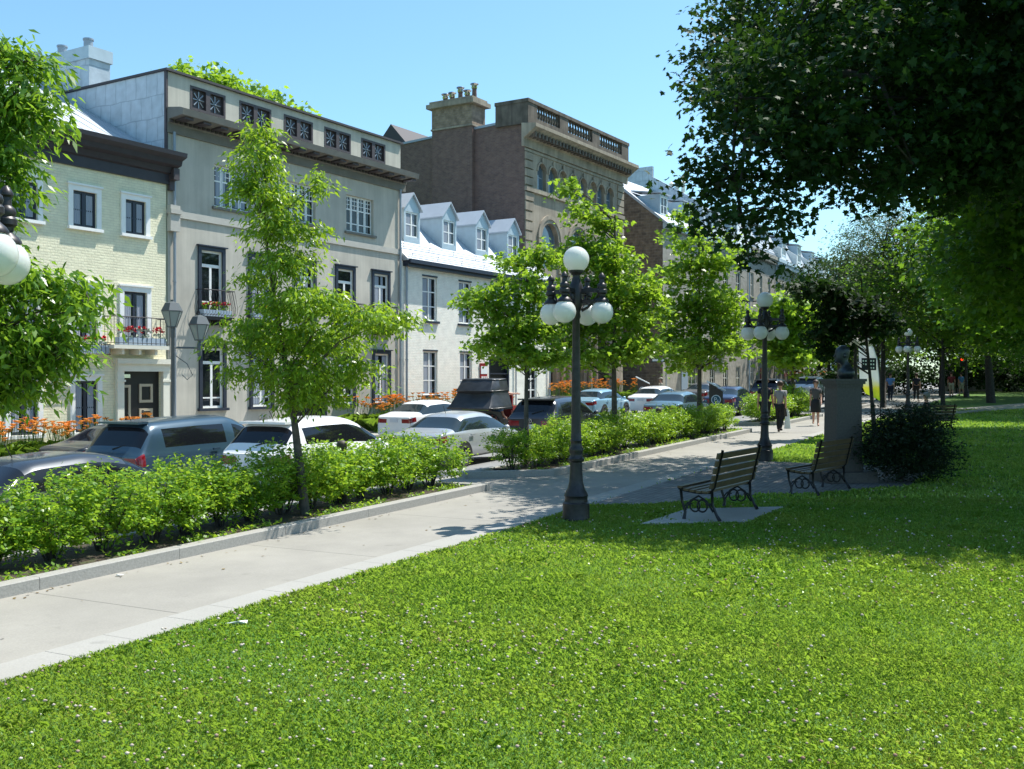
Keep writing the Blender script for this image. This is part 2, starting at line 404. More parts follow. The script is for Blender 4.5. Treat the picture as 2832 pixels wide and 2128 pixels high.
# ------------------------------------------------------------------ site geometry: s runs up the street, t to its left
AX = R(62.5)                       # direction of the walk
SX, SY = math.cos(AX), math.sin(AX)
def W(s, t, z=0.0): return (s * SX - t * SY, s * SY + t * SX, z)
def interp(x, xs, ys): return float(np.interp(x, xs, ys))
def zg(s, t):
    b = .0118 * (min(max(s, -40), 150) - 13.65)
    D = interp(t, [10.6, 13.3, 17], [0, .47, .65])
    f = min(max(1 - (s - 16) / 65, 0), 1.1)
    return b - D * f
def Wg(s, t, dz=0.0): return W(s, t, zg(s, t) + dz)
def st(X, Y): return X * SX + Y * SY, -X * SY + Y * SX
def G(X, Y, dz=0.0):
    s, t = st(X, Y)
    return (X, Y, zg(s, t) + dz)
CAM = Vector((0, 0, 2.03))
# ------------------------------------------------------------------ ground, walk, road, beds (all in the street frame)
def sheet(name, ss, tf, mat, dz, nt=2, label=None):
    """sheet following the ground: tf(s) -> (t0, t1)"""
    V, F = [], []
    for s in ss:
        a, b = tf(s)
        for k in range(nt + 1):
            t = a + (b - a) * k / nt
            V.append((s, t, zg(s, t) + dz))
    for i in range(len(ss) - 1):
        for k in range(nt):
            q = i * (nt + 1) + k
            F.append((q, q + nt + 1, q + nt + 2, q + 1))
    me = bpy.data.meshes.new(name); me.from_pydata(V, [], F); me.materials.append(mat); me.update()
    o = link(name, me, rz=AX)
    o['kind'] = 'structure'
    return o

S_LONG = [-40, -20, -10] + list(range(-5, 90, 3)) + list(range(90, 151, 10)) + [200]
def edge_t(s): return interp(s, [-40, 18, 70, 90, 200], [25, 24, 21.1, 20.6, 20.0])

def ground():
    ss = [-80] + S_LONG + [400, 1500]
    ts = [-900, -200, -60, -30, -15, -8, -3, 0, 3, 6.5, 6.62, 10.6, 11.5, 13.3, 15, 17, 22, 30, 60, 200, 900]
    V = [(s, t, zg(s, t) - (0 if t <= 6.55 else .05)) for s in ss for t in ts]
    n = len(ts)
    F = [(i * n + k, (i + 1) * n + k, (i + 1) * n + k + 1, i * n + k + 1) for i in range(len(ss) - 1) for k in range(n - 1)]
    me = bpy.data.meshes.new('ground'); me.from_pydata(V, [], F); me.materials.append(M['lawn']); me.update()
    o = link('ground', me, rz=AX); o['kind'] = 'structure'
ground()
PATH_S = [s for s in S_LONG if s <= 150]
sheet('path', PATH_S, lambda s: (6.93, 10.75), M['path'], .0, 4)
sheet('pavement', PATH_S, lambda s: (10.75, 12.35), M['walk'], -.004, 3)
sheet('road', PATH_S, lambda s: (12.35, edge_t(s)), M['asphalt'], .002, 6)
sheet('sidewalk', PATH_S, lambda s: (edge_t(s) + .16, edge_t(s) + 12), M['walk'], .12, 3)

def kerb_run(mb, pts, w, h, dz=0.0, joint=None):
    """granite kerb of width w on the left of the polyline pts (s,t); square section that follows the ground"""
    for (a, b) in zip(pts[:-1], pts[1:]):
        d = Vector((b[0] - a[0], b[1] - a[1])); L_ = d.length; d.normalize(); n = Vector((-d.y, d.x))
        k = max(1, int(round(L_ / (joint or 3))))
        for i in range(k):
            g0 = L_ * i / k + (.006 if i else 0); g1 = L_ * (i + 1) / k
            p0 = Vector(a) + d * g0; p1 = Vector(a) + d * g1
            q0 = p0 + n * w; q1 = p1 + n * w
            z = [zg(*p0), zg(*p1), zg(*q1), zg(*q0)]
            bl = .012
            vs = [(p0.x, p0.y, z[0] - .1), (p1.x, p1.y, z[1] - .1), (q1.x, q1.y, z[2] - .1), (q0.x, q0.y, z[3] - .1)]
            top = [(p0 + n * bl, z[0]), (p1 + n * bl, z[1]), (q1 - n * bl, z[2]), (q0 - n * bl, z[3])]
            vs += [(p0.x, p0.y, z[0] + h + dz - bl), (p1.x, p1.y, z[1] + h + dz - bl), (q1.x, q1.y, z[2] + h + dz - bl), (q0.x, q0.y, z[3] + h + dz - bl)]
            vs += [(p.x, p.y, zz + h + dz) for p, zz in top]
            mb.add(vs, [(0, 1, 5, 4), (1, 2, 6, 5), (2, 3, 7, 6), (3, 0, 4, 7), (4, 5, 9, 8), (5, 6, 10, 9), (6, 7, 11, 10), (7, 4, 8, 11), (8, 9, 10, 11)])

mb = MB()
kerb_run(mb, [(-12, 6.55), (150, 6.55)], .38, .022, joint=1.25)
o = mb.build('kerb', M['strip'], rz=AX); o['kind'] = 'structure'

BEDS = [(-8.0, 16.4), (18.0, 34.8), (38.4, 47.0), (51, 62)]
for a, b in BEDS:
    mb = MB()
    sk = 1.1 if a > 0 else 0
    pts = [(a, 10.55), (a + sk, 8.98), (b, 8.98), (b - .3, 10.55)]
    kerb_run(mb, pts, .17, .13, joint=1.9)
    kerb_run(mb, [(b - .3, 10.55), (a, 10.55)], .12, .11, joint=3)
    o = mb.build('kerb', M['granite'], rz=AX); o['kind'] = 'structure'
    ss = list(np.linspace(a + sk + .05, b - .16, 14))
    sheet('planting_bed', ss, lambda s: (9.13, 10.48), M['soil'], .095, 3)
mb = MB()
pts = [(s, edge_t(s)) for s in range(-20, 110, 10)]
kerb_run(mb, pts, .17, .14, joint=2.2)
o = mb.build('kerb', M['granite'], rz=AX); o['kind'] = 'structure'

PAVE = [(15.2, 6.55), (15.6, 5.75), (16.7, 5.1), (17.8, 4.45), (18.3, 3.6), (20.2, 2.3), (24.0, 2.3), (24.0, 6.55)]
mb = MB(); mb.poly([(s, t, zg(s, t) + .012) for s, t in PAVE][::1])
o = mb.build('paver_terrace', M['pavers'], rz=AX); o['kind'] = 'structure'
SLAB = [(13.55, 5.05), (15.45, 5.0), (16.45, 3.7), (14.4, 3.78)]
mb = MB(); mb.prism([(s, t) for s, t in SLAB], 'z', zg(15, 4.4) - .03, zg(15, 4.4) + .02)
o = mb.build('bench_slab', M['walk'], rz=AX); o['kind'] = 'structure'
# crossing park path on the right with its low kerb
mb = MB()
A0, A1 = (46.5, 5.3), (92.0, -8.0)
for i in range(12):
    u0, u1 = i / 12, (i + 1) / 12
    def P(u, w): 
        s = A0[0] + (A1[0] - A0[0]) * u + w * .28; t = A0[1] + (A1[1] - A0[1]) * u + w * .96
        return (s, t, zg(s, t) + .02)
    mb.quad(P(u0, 0), P(u1, 0), P(u1, 2.2), P(u0, 2.2))
o = mb.build('park_path', M['walk'], rz=AX); o['kind'] = 'structure'
mb = MB()
kerb_run(mb, [A1, A0][::-1], .16, .12, joint=3)
o = mb.build('kerb', M['granite'], rz=AX); o['kind'] = 'structure'

# ------------------------------------------------------------------ lawn: blades, clover leaves, clover heads
def in_poly(P, poly):
    x, y = P[:, 0], P[:, 1]; inside = np.zeros(len(P), bool); j = len(poly) - 1
    for i in range(len(poly)):
        xi, yi = poly[i]; xj, yj = poly[j]
        c = ((yi > y) != (yj > y)) & (x < (xj - xi) * (y - yi) / (yj - yi + 1e-9) + xi)
        inside ^= c; j = i
    return inside

def lawn_points(Y0, Y1, dens, margin=1.5, tmax=6.56):
    area = (Y1 - Y0) * (2 * margin + .5 * (Y0 + Y1) * 1.02)
    n = int(area * dens)
    Y = rng.uniform(Y0, Y1, n); hw = .51 * Y + margin
    X = rng.uniform(-1, 1, n) * hw
    s = X * SX + Y * SY; t = -X * SY + Y * SX
    P = np.stack([s, t], 1)
    k = (t < tmax) & ~in_poly(P, PAVE) & ~in_poly(P, SLAB)
    P = P[k]; X, Y, s, t = X[k], Y[k], s[k], t[k]
    z = .0118 * (np.clip(s, -40, 150) - 13.65)
    return X, Y, z

def patchy(X, Y, sc, ph):
    return .5 + .25 * (np.sin(X * sc + ph) * np.cos(Y * sc * 1.3 + 1.7 * ph) + np.sin((X + Y) * sc * .7 + 2.1 * ph) )

def blades(Y0, Y1, dens, h0, w0, tall=1.0):
    X, Y, z = lawn_points(Y0, Y1, dens)
    n = len(X)
    pat = patchy(X, Y, 1.1, .6) * .6 + patchy(X, Y, 3.1, 2.0) * .4
    h = h0 * (.45 + .9 * rng.random(n)) * (.6 + .8 * pat)
    th = rng.uniform(0, 2 * np.pi, n); lean = rng.uniform(.1, 1.0, n)
    w = w0 * (.6 + .8 * rng.random(n))
    dx, dy = np.cos(th), np.sin(th)
    B = np.stack([X, Y, z - .004], 1)
    side = np.stack([-dy, dx, np.zeros(n)], 1) * (w / 2)[:, None]
    mid = B + np.stack([dx * h * lean * .25, dy * h * lean * .25, h * .6], 1)
    tip = B + np.stack([dx * h * lean * .9, dy * h * lean * .9, h * (1.0 - .35 * lean)], 1)
    V = np.stack([B - side, B + side, mid + side * .75, tip, mid - side * .75], 1).reshape(-1, 3)
    F = np.arange(n)[:, None] * 5 + np.array([[0, 1, 2, 3, 4]])
    rnd = np.clip(.05 + .75 * pat + rng.normal(0, .22, n), 0, .93)
    dry = rng.random(n) < .03
    rnd[dry] = .985
    return V, F, rnd

parts = [blades(3.4, 7.5, 8500, .040, .0034), blades(7.5, 11, 5200, .045, .0046), blades(11, 17, 2300, .052, .0075), blades(17, 28, 380, .065, .026), blades(28, 52, 90, .07, .055)]
def tufts(n, Y0, Y1, per, h0, w0):
    X, Y, z = lawn_points(Y0, Y1, 6.0)
    pick = rng.permutation(len(X))[:n]
    X, Y = np.repeat(X[pick], per), np.repeat(Y[pick], per)
    sp = np.repeat(rng.uniform(.05, .22, n), per); tone = np.repeat(rng.choice([.12, .35, .6, .9], n), per)
    m = len(X); X = X + rng.normal(0, 1, m) * sp; Y = Y + rng.normal(0, 1, m) * sp * .8
    k = (-X * SY + Y * SX) < 6.5
    X, Y, tone = X[k], Y[k], tone[k]; m = len(X); z = .0118 * (X * SX + Y * SY - 13.65)
    h = h0 * rng.uniform(.6, 1.3, m); th = rng.uniform(0, 6.283, m); ln = rng.uniform(.2, 1.1, m); w = w0 * rng.uniform(.7, 1.3, m)
    dx, dy = np.cos(th), np.sin(th); B = np.stack([X, Y, z - .004], 1); sd = np.stack([-dy, dx, 0 * dx], 1) * (w / 2)[:, None]
    md = B + np.stack([dx * h * ln * .3, dy * h * ln * .3, h * .62], 1); tp = B + np.stack([dx * h * ln, dy * h * ln, h * (1 - .4 * ln)], 1)
    V = np.stack([B - sd, B + sd, md + sd * .8, tp, md - sd * .8], 1).reshape(-1, 3)
    return V, np.arange(m)[:, None] * 5 + np.arange(5)[None], np.clip(tone + rng.normal(0, .12, m), 0, .93)
parts += [tufts(60, 4, 9, 60, .065, .0035), tufts(80, 9, 16, 50, .075, .0055)]
off, Vs, Fs, Rs = 0, [], [], []
for V, F, r in parts:
    Vs.append(V); Fs.append(F + off); Rs.append(r); off += len(V)
me = np_mesh('grass', np.concatenate(Vs), np.concatenate(Fs), M['grass_blade'], np.concatenate(Rs))
tag(link('grass', me), 'mown green lawn grass covering the slope in the foreground', 'grass', kind='stuff')

def clover(Y0, Y1, dens, size):
    X, Y, z = lawn_points(Y0, Y1, dens)
    pat = patchy(X, Y, .9, 1.9)
    k = rng.random(len(X)) < np.clip(pat * 1.3 - .2, .02, 1)
    X, Y, z = X[k], Y[k], z[k]; n = len(X)
    hh = rng.uniform(.015, .045, n)
    V, F, r = [], [], []
    base = np.stack([X, Y, z + hh], 1)
    th0 = rng.uniform(0, 2 * np.pi, n); tilt = rng.normal(0, .35, (n, 2))
    off = 0
    for j in range(3):
        th = th0 + j * 2.094
        d = np.stack([np.cos(th), np.sin(th), tilt[:, 0] * np.cos(th) + tilt[:, 1] * np.sin(th)], 1)
        q = np.stack([-np.sin(th), np.cos(th), -tilt[:, 0] * np.sin(th) + tilt[:, 1] * np.cos(th)], 1)
        L_ = size * rng.uniform(.7, 1.2, n)[:, None]
        V.append(np.stack([base, base + d * L_ * .6 + q * L_ * .45, base + d * L_ * 1.1, base + d * L_ * .6 - q * L_ * .45], 1).reshape(-1, 3))
        F.append(np.arange(n)[:, None] * 4 + np.array([[0, 1, 2, 3]]) + off); off += 4 * n
        r.append(np.clip(rng.normal(.5, .25, n), 0, .93))
    return np.concatenate(V), np.concatenate(F), np.concatenate(r)
parts = [clover(3.4, 8, 800, .0075), clover(8, 13, 380, .010), clover(13, 20, 140, .016)]
off, Vs, Fs, Rs = 0, [], [], []
for V, F, r in parts:
    Vs.append(V); Fs.append(F + off); Rs.append(r); off += len(V)
me = np_mesh('clover', np.concatenate(Vs), np.concatenate(Fs), M['clover_leaf'], np.concatenate(Rs))
tag(link('clover', me), 'low clover leaves spread through the lawn', 'clover', kind='stuff')

def heads(Y0, Y1, dens, rad):
    X, Y, z = lawn_points(Y0, Y1, dens)
    pat = patchy(X, Y, .9, 1.9) * .6 + patchy(X, Y, 2.3, .4) * .4
    k = rng.random(len(X)) < np.clip(pat * 1.7 - .45, .03, 1)
    X, Y, z = X[k], Y[k], z[k]; n = len(X)
    r_ = rad * rng.uniform(.6, 1.15, n)
    c = np.stack([X, Y, z + rng.uniform(.03, .075, n)], 1)
    # a low ball: 8 kite faces from 2 rings
    a = np.arange(6) * np.pi / 3
    ring = np.stack([np.cos(a), np.sin(a), np.zeros(6)], 1)
    pts = np.concatenate([ring * np.array([.75, .75, 1]) + [0, 0, -.45], ring @ np.array([[.87, .5, 0], [-.5, .87, 0], [0, 0, 1]]) * 1.0 + [0, 0, .15], [[0, 0, .75]], [[0, 0, -.8]]])
    tri = []
    for i in range(6):
        j = (i + 1) % 6
        tri += [(i, j, 6 + i), (j, 6 + j, 6 + i), (6 + i, 6 + j, 12), (j, i, 13)]
    tri = np.array(tri)
    V = (c[:, None, :] + pts[None] * r_[:, None, None]).reshape(-1, 3)
    F = (np.arange(n)[:, None, None] * 14 + tri[None]).reshape(-1, 3)
    rr = np.where(rng.random(n) < .42, rng.uniform(0, .45, n), rng.uniform(.5, .93, n))
    return V, F, np.repeat(rr, len(tri)) 
parts = [heads(3.4, 8, 60, .0125), heads(8, 14, 30, .0145), heads(14, 22, 9, .017)]
off, Vs, Fs, Rs = 0, [], [], []
for V, F, r in parts:
    Vs.append(V); Fs.append(F + off); Rs.append(r); off += len(V)
me = np_mesh('clover_flowers', np.concatenate(Vs), np.concatenate(Fs), M['clover_white'], np.concatenate(Rs))
tag(link('clover_flowers', me), 'white and browning clover heads dotted all over the lawn', 'clover flowers', kind='stuff')
# ------------------------------------------------------------------ buildings (local frame: x along the facade, y into the house, z up)
FANG = R(90 - 31.5)
P0 = (-11.9, 35.8)

def wall_mesh(mb, x0, x1, z0, z1, holes, y=0.0, depth=.22, m=0, mr=None):
    """facade with real openings: holes = (x0,x1,z0,z1)"""
    xs = sorted({x0, x1} | {h[0] for h in holes} | {h[1] for h in holes})
    zs = sorted({z0, z1} | {h[2] for h in holes} | {h[3] for h in holes})
    xs = [x for x in xs if x0 <= x <= x1]; zs = [z for z in zs if z0 <= z <= z1]
    for i in range(len(xs) - 1):
        for j in range(len(zs) - 1):
            cx, cz = (xs[i] + xs[i + 1]) / 2, (zs[j] + zs[j + 1]) / 2
            if any(h[0] < cx < h[1] and h[2] < cz < h[3] for h in holes): continue
            mb.quad((xs[i], y, zs[j]), (xs[i + 1], y, zs[j]), (xs[i + 1], y, zs[j + 1]), (xs[i], y, zs[j + 1]), m)
    mr = m if mr is None else mr
    for a, b, c, d in holes:
        mb.quad((a, y, c), (a, y + depth, c), (a, y + depth, d), (a, y, d), mr)
        mb.quad((b, y, c), (b, y, d), (b, y + depth, d), (b, y + depth, c), mr)
        mb.quad((a, y, d), (a, y + depth, d), (b, y + depth, d), (b, y, d), mr)
        mb.quad((a, y, c), (b, y, c), (b, y + depth, c), (a, y + depth, c), mr)

CACHE = {}
def mesh_of(key, fn, mats, smooth=False):
    if key not in CACHE:
        mb = MB(); fn(mb)
        me = bpy.data.meshes.new(key[0]); me.from_pydata(mb.v, [], mb.f)
        for mm in mats: me.materials.append(mm)
        me.polygons.foreach_set('material_index', mb.m)
        if smooth: me.polygons.foreach_set('use_smooth', [True] * len(mb.f))
        me.update(); CACHE[key] = me
    return CACHE[key]

def sash(mb, w, h, y, fw, cols, rows, bar=.035, m=0, transom=None, mid=None, th=.05):
    """frame + glazing bars in the opening 0..w x 0..h; rows = list of bar heights (fractions) per zone"""
    mb.box(0, fw, y, y + th, 0, h, m); mb.box(w - fw, w, y, y + th, 0, h, m)
    mb.box(fw, w - fw, y, y + th, 0, fw, m); mb.box(fw, w - fw, y, y + th, h - fw, h, m)
    top = h - fw
    if transom:
        mb.box(fw, w - fw, y - .004, y + th - .006, h * transom - .06, h * transom + .05, m); top = h * transom - .06
    if mid: mb.box(w / 2 - mid / 2, w / 2 + mid / 2, y + .002, y + th - .004, fw, top, m)
    for c in cols:
        mb.box(w * c - bar / 2, w * c + bar / 2, y + .006, y + th - .01, fw, top, m)
    for r in rows:
        mb.box(fw, w - fw, y + .008, y + th - .012, h * r - bar / 2, h * r + bar / 2, m)

def window(parent, x0, x1, z0, z1, style, y=0.0, rec=.12, curtain=0, label=None):
    """frame (part 'window') with pane, sill and curtain sub-parts"""
    w, h = round(x1 - x0, 3), round(z1 - z0, 3)
    def fr(mb):
        if style == 'cream':     # dark casements in a broad white surround
            sash(mb, w, h, rec - .07, .07, [], [.48], .045, 0, mid=.11)
            t = .17
            for a, b, c, d in ((-t, 0, 0, h), (w, w + t, 0, h), (-t, w + t, h, h + t)):
                mb.box(a, b, -.05, .0, c, d, 1)
            mb.box(-t - .04, w + t + .04, -.10, -.002, h + t, h + t + .06, 1)
        elif style == 'grey':    # white casements with transom in a dark surround
            sash(mb, w, h, rec - .07, .075, [], [.17], .05, 0, transom=.76, mid=.10)
            t = .14
            for a, b, c, d in ((-t, 0, 0, h), (w, w + t, 0, h), (-t, w + t, h, h + t)):
                mb.box(a, b, -.06, .0, c, d, 1)
            mb.box(-t - .06, w + t + .06, -.13, -.002, h + t, h + t + .045, 1)
        elif style == 'grey_wide':   # four leaves with small panes over
            for k in range(4):
                a, b = w * k / 4 + .012, w * (k + 1) / 4 - .012
                for p, q in ((a, a + .05), (b - .05, b)): mb.box(p, q, rec - .07, rec - .02, 0, h, 0)
                for zc, tt in ((.035, .07), (h - .035, .07), (h * .24, .045), (h * .62, .05)): mb.box(a + .05, b - .05, rec - .068, rec - .022, zc - tt / 2, zc + tt / 2, 0)
                mb.box((a + b) / 2 - .012, (a + b) / 2 + .012, rec - .06, rec - .03, h * .62, h - .05, 0)
                for zc in (.75, .87): mb.box(a + .05, b - .05, rec - .058, rec - .032, h * zc - .012, h * zc + .012, 0)
        elif style in ('white', 'dormer'):
            sash(mb, w, h, rec - .08, .075, [], ([.33, .66] if style == 'white' else [.5]), .05, 0, mid=.09)
            if style == 'white': mb.box(-.03, w + .03, -.015, rec - .1, h, h + .07, 1)
        elif style == 'stone':
            sash(mb, w, h, rec - .08, .07, [], [.5], .05, 0)
        elif style == 'plain':
            sash(mb, w, h, rec - .08, .08, [], [.5], .06, 0, mid=.08)
    mats = {'cream': [M['navy_paint'], M['white_paint']], 'grey': [M['white_paint'], M['navy_paint']], 'grey_wide': [M['white_paint']],
            'white': [M['white_paint'], M['navy_paint']], 'dormer': [M['white_paint']], 'stone': [M['pipe_metal']], 'plain': [M['offwhite']]}[style]
    o = link('window', mesh_of(('window', style, w, h, rec), fr, mats), parent, (x0, y, z0))
    if label: o['label'] = label
    pm = M['pane_sky'] if style == 'stone' else M['pane']
    def pn(mb): mb.box(.02, w - .02, rec - .045, rec - .03, .02, h - .02)
    link('pane', mesh_of(('pane', style, w, h, rec), pn, [pm]), o)
    if curtain:
        cm = CURT
        def cu(mb):
            for a, b in (((.10, .36), (.62, .9)) if curtain == 1 else ((.1, .42), (.56, .72))):
                n = 6
                for k in range(n):
                    xa = w * (a + (b - a) * k / n); xb = w * (a + (b - a) * (k + 1) / n)
                    ya = rec - .055 - (.012 if k % 2 else 0); yb = rec - .055 - (0 if k % 2 else .012)
                    mb.quad((xa, ya, .1), (xb, yb, .1), (xb, yb, h - .1), (xa, ya, h - .1))
        link('curtain', mesh_of(('curtain', style, w, h, rec, curtain), cu, [cm]), o)
    if style in ('cream', 'grey', 'grey_wide', 'white', 'plain'):
        dm = {'cream': M['white_paint'], 'grey': M['navy_paint'], 'grey_wide': M['grey_cornice'], 'white': M['navy_paint'], 'plain': M['greystone']}[style]
        ex = {'cream': .2, 'grey': .2, 'grey_wide': .12, 'white': .1, 'plain': .1}[style]
        pr = {'cream': .13, 'grey': .14, 'grey_wide': .10, 'white': .11, 'plain': .1}[style]
        def si(mb): mb.box(-ex, w + ex, -pr, rec - .02, -.10, -.003)
        link('sill', mesh_of(('sill', style, w), si, [dm]), o)
    return o
CURT = simple('curtain', (.28, .31, .36), .7)

def house(name, label, cat, loc, rz, group=None):
    return empty(name, loc, rz, label, cat, group)

def P_on(L, b=0.0):   # point on the common facade line of the near row
    d = (math.cos(FANG), math.sin(FANG)); n = (-d[1], d[0])
    return (P0[0] + d[0] * L + n[0] * b, P0[1] + d[1] * L + n[1] * b, 0)

def cornice(parent, x0, x1, prof, mat, name='cornice', yoff=0):
    """profile of (y,z) swept along x"""
    mb = MB(); mb.prism(prof, 'x', x0, x1); return mb.build(name, mat, parent)

def flower_tuft(parent, x0, x1, y, z, n, petal, name='flowers', hgt=.22, leaf=None):
    V, F, mi = [], [], []
    for i in range(n):
        c = Vector((random.uniform(x0, x1), y + random.uniform(-.1, .1), z + random.uniform(0, hgt)))
        up = i % 5 < 2
        r = random.uniform(.03, .055) if up else random.uniform(.03, .06)
        if up: c.z = z + hgt * random.uniform(.7, 1.1)
        for k in range(3):
            a = random.uniform(0, 6.28); e = Euler((random.uniform(-1, 1), random.uniform(-1, 1), a))
            q = [c + e.to_matrix() @ Vector(p) * r for p in ((-1, -.6, 0), (1, -.6, .2), (1, .6, 0), (-1, .6, -.2))]
            b = len(V); V += [tuple(p) for p in q]; F.append((b, b + 1, b + 2, b + 3)); mi.append(0 if up else 1)
    me = np_mesh(name, np.array(V), np.array(F), [petal, leaf or M['leaf_hedge']], rng.random(len(F)) * .9, np.array(mi))
    return link(name, me, parent)

# ---- cream painted brick house (left)
B = house('brick_house', 'pale yellow painted brick house with dark cornice and white framed windows at the left edge', 'house', P_on(0), FANG)
openW3 = [(-1.72, -.90, 6.86, 8.0), (-3.68, -2.82, 6.86, 8.0), (-5.8, -4.9, 6.86, 8.0), (-7.9, -7.0, 6.86, 8.0)]
open2 = [(-1.78, -.86, 3.28, 4.95), (-3.7, -2.8, 3.28, 4.95), (-5.8, -4.9, 3.28, 4.95), (-7.9, -7.0, 3.28, 4.95)]
open1 = [(-3.62, -2.80, .35, 1.98), (-5.8, -4.9, .35, 1.98), (-7.9, -7.0, .35, 1.98)]
doorh = (-1.85, -.27, -.35, 2.3)
mb = MB(); wall_mesh(mb, -13, -.03, -1.2, 8.8, openW3 + open2 + open1 + [doorh])
mb.quad((-13, .2, 8.79), (-.03, .2, 8.79), (-.03, .2, 9.5), (-13, .2, 9.5))
mb.quad((-13, 9, -1.2), (-13, 0, -1.2), (-13, 0, 9.5), (-13, 9, 9.5))
mb.build('wall', [M['cream_brick']], B)
for h in openW3: window(B, *h, 'cream', curtain=1)
for h in open2: window(B, *h, 'cream', curtain=1)
for h in open1: window(B, *h, 'cream', curtain=1)
cornice(B, -13, .22, [(.0, 8.75), (-.10, 8.75), (-.10, 9.08), (-.2, 9.12), (-.26, 9.3), (-.5, 9.36), (-.55, 9.52), (-.78, 9.62), (-.80, 9.76), (.0, 9.78)], M['dark_cornice'])
mb = MB()
mb.box(.02, .26, -.14, -.001, 8.55, 9.1); mb.box(.02, .27, -.34, -.14, 8.9, 9.3); mb.build('cornice_bracket', M['brown_trim'], B)
mb = MB()
mb.prism([(.1, 9.75), (7.2, 13.4), (10, 13.4), (10, 9.4)], 'x', -13, -.05)
for k in range(24):   # standing seams
    x = -13 + k * .55 + .1
    mb.prism([(.05, 9.73), (7.2, 13.45), (7.2, 13.36), (.05, 9.66)], 'x', x, x + .03)
mb.build('roof', M['roof_metal'], B)
# door case
mb = MB()
mb.box(-2.12, -1.86, -.14, -.001, -.5, 2.3); mb.box(-.27, .0, -.14, -.001, -.5, 2.3)
mb.box(-2.12, .0, -.16, -.002, 2.3, 2.55); mb.box(-2.2, .08, -.26, -.003, 2.55, 2.72); mb.box(-2.16, -1.82, -.17, -.141, 1.95, 2.02); mb.box(-.31, .04, -.17, -.141, 1.95, 2.02)
mb.build('door_case', M['offwhite'], B)
D = link('door', mesh_of(('door', 'cream'), lambda mb: mb.box(-1.85, -.27, .10, .2, -.35, 2.3), [M['door_black']]), B)
mb = MB()
for (a, b, c, d) in ((-1.10, -.55, 1.25, 1.88), (-1.10, -.55, .2, 1.05), (-1.95, -1.45, .1, 1.85)):
    a2 = max(a, -1.84)
    mb.box(a2, b, .06, .098, d - .09, d); mb.box(a2, b, .06, .098, c, c + .09)
    mb.box(b - .09, b, .06, .098, c + .09, d - .09)
    if a2 == a: mb.box(a, a + .09, .06, .098, c + .09, d - .09)
mb.build('panel_moulding', M['beige_trim'], D)
mb = MB(); mb.box(-1.0, -.93, .05, .1, .9, 1.0); mb.build('handle', M['chrome'], D)
mb = MB(); mb.box(-2.2, .1, -.75, -.002, -1.2, -.35); mb.build('step', M['granite'], B)
mb = MB(); mb.box(-1.75, -1.5, .02, .10, 2.08, 2.2); mb.build('lamp', M['chrome'], B)

def balcony(parent, x0, x1, z, dep, ht, mat, bulge=0.0, slab=True, bars=13):
    """iron balcony; child 'railing'"""
    mb = MB()
    mb.box(x0, x1, -dep, -.002, z - .12, z)
    for k in range(3):
        x = x0 + (x1 - x0) * (.2 + .3 * k); mb.box(x - .05, x + .05, -dep * .8, -.003, z - .3, z - .12)
    bal = mb.build('balcony', M['offwhite'] if slab else M['iron'], parent)
    mb = MB()
    mb.tube([(x0, -.02, z + ht), (x0, -dep, z + ht), (x1, -dep, z + ht), (x1, -.02, z + ht)], .018, 6)
    mb.tube([(x0, -.02, z + .07), (x0, -dep, z + .07), (x1, -dep, z + .07), (x1, -.02, z + .07)], .012, 6)
    def bar(x, y, ox, oy):
        b = bulge
        mb.tube([(x, y, z + ht), (x + ox * b, y + oy * b, z + ht * .35), (x + ox * b * .8, y + oy * b * .8, z + ht * .12), (x, y, z + .02)], .008, 5)
    for k in range(bars):
        bar(x0 + (x1 - x0) * k / (bars - 1), -dep, 0, -1)
    for k in range(1, 4):
        bar(x0, -dep * k / 4, -1, 0); bar(x1, -dep * k / 4, 1, 0)
    mb.build('railing', mat, bal)
    return bal
bal = balcony(B, -2.62, -.42, 3.15, .62, .92, M['iron'])
flower_tuft(bal, -2.3, -.5, -.45, 3.3, 150, M['red_petal'], hgt=.42, leaf=M['white_leafy'])
mb = MB(); mb.box(-2.4, -.5, -.55, -.36, 3.16, 3.4); mb.build('planter', M['box_blue'], bal)
def flower_box(parent, x0, x1, z):
    mb = MB(); mb.box(x0, x1, -.36, -.06, z, z + .26)
    o = mb.build('flower_box', M['box_blue'], parent)
    mb = MB()
    for k in range(9):
        x = x0 + (x1 - x0) * k / 8; mb.tube([(x, -.38, z + .34), (x, -.40, z + .05), (x, -.36, z - .02)], .009, 5)
    mb.tube([(x0 - .02, -.05, z - .03), (x0 - .02, -.39, z - .03), (x1 + .02, -.39, z - .03), (x1 + .02, -.05, z - .03)], .014, 5)
    mb.tube([(x0 - .02, -.05, z + .3), (x0 - .02, -.39, z + .3), (x1 + .02, -.39, z + .3), (x1 + .02, -.05, z + .3)], .012, 5)
    mb.build('bracket_rail', M['iron'], o)
    flower_tuft(o, x0 + .05, x1 - .05, -.25, z + .22, 90, M['red_petal'], hgt=.3, leaf=M['white_leafy'])
for x in (-3.9, -6.05, -8.1): flower_box(B, x, x + 1.3, 2.86)

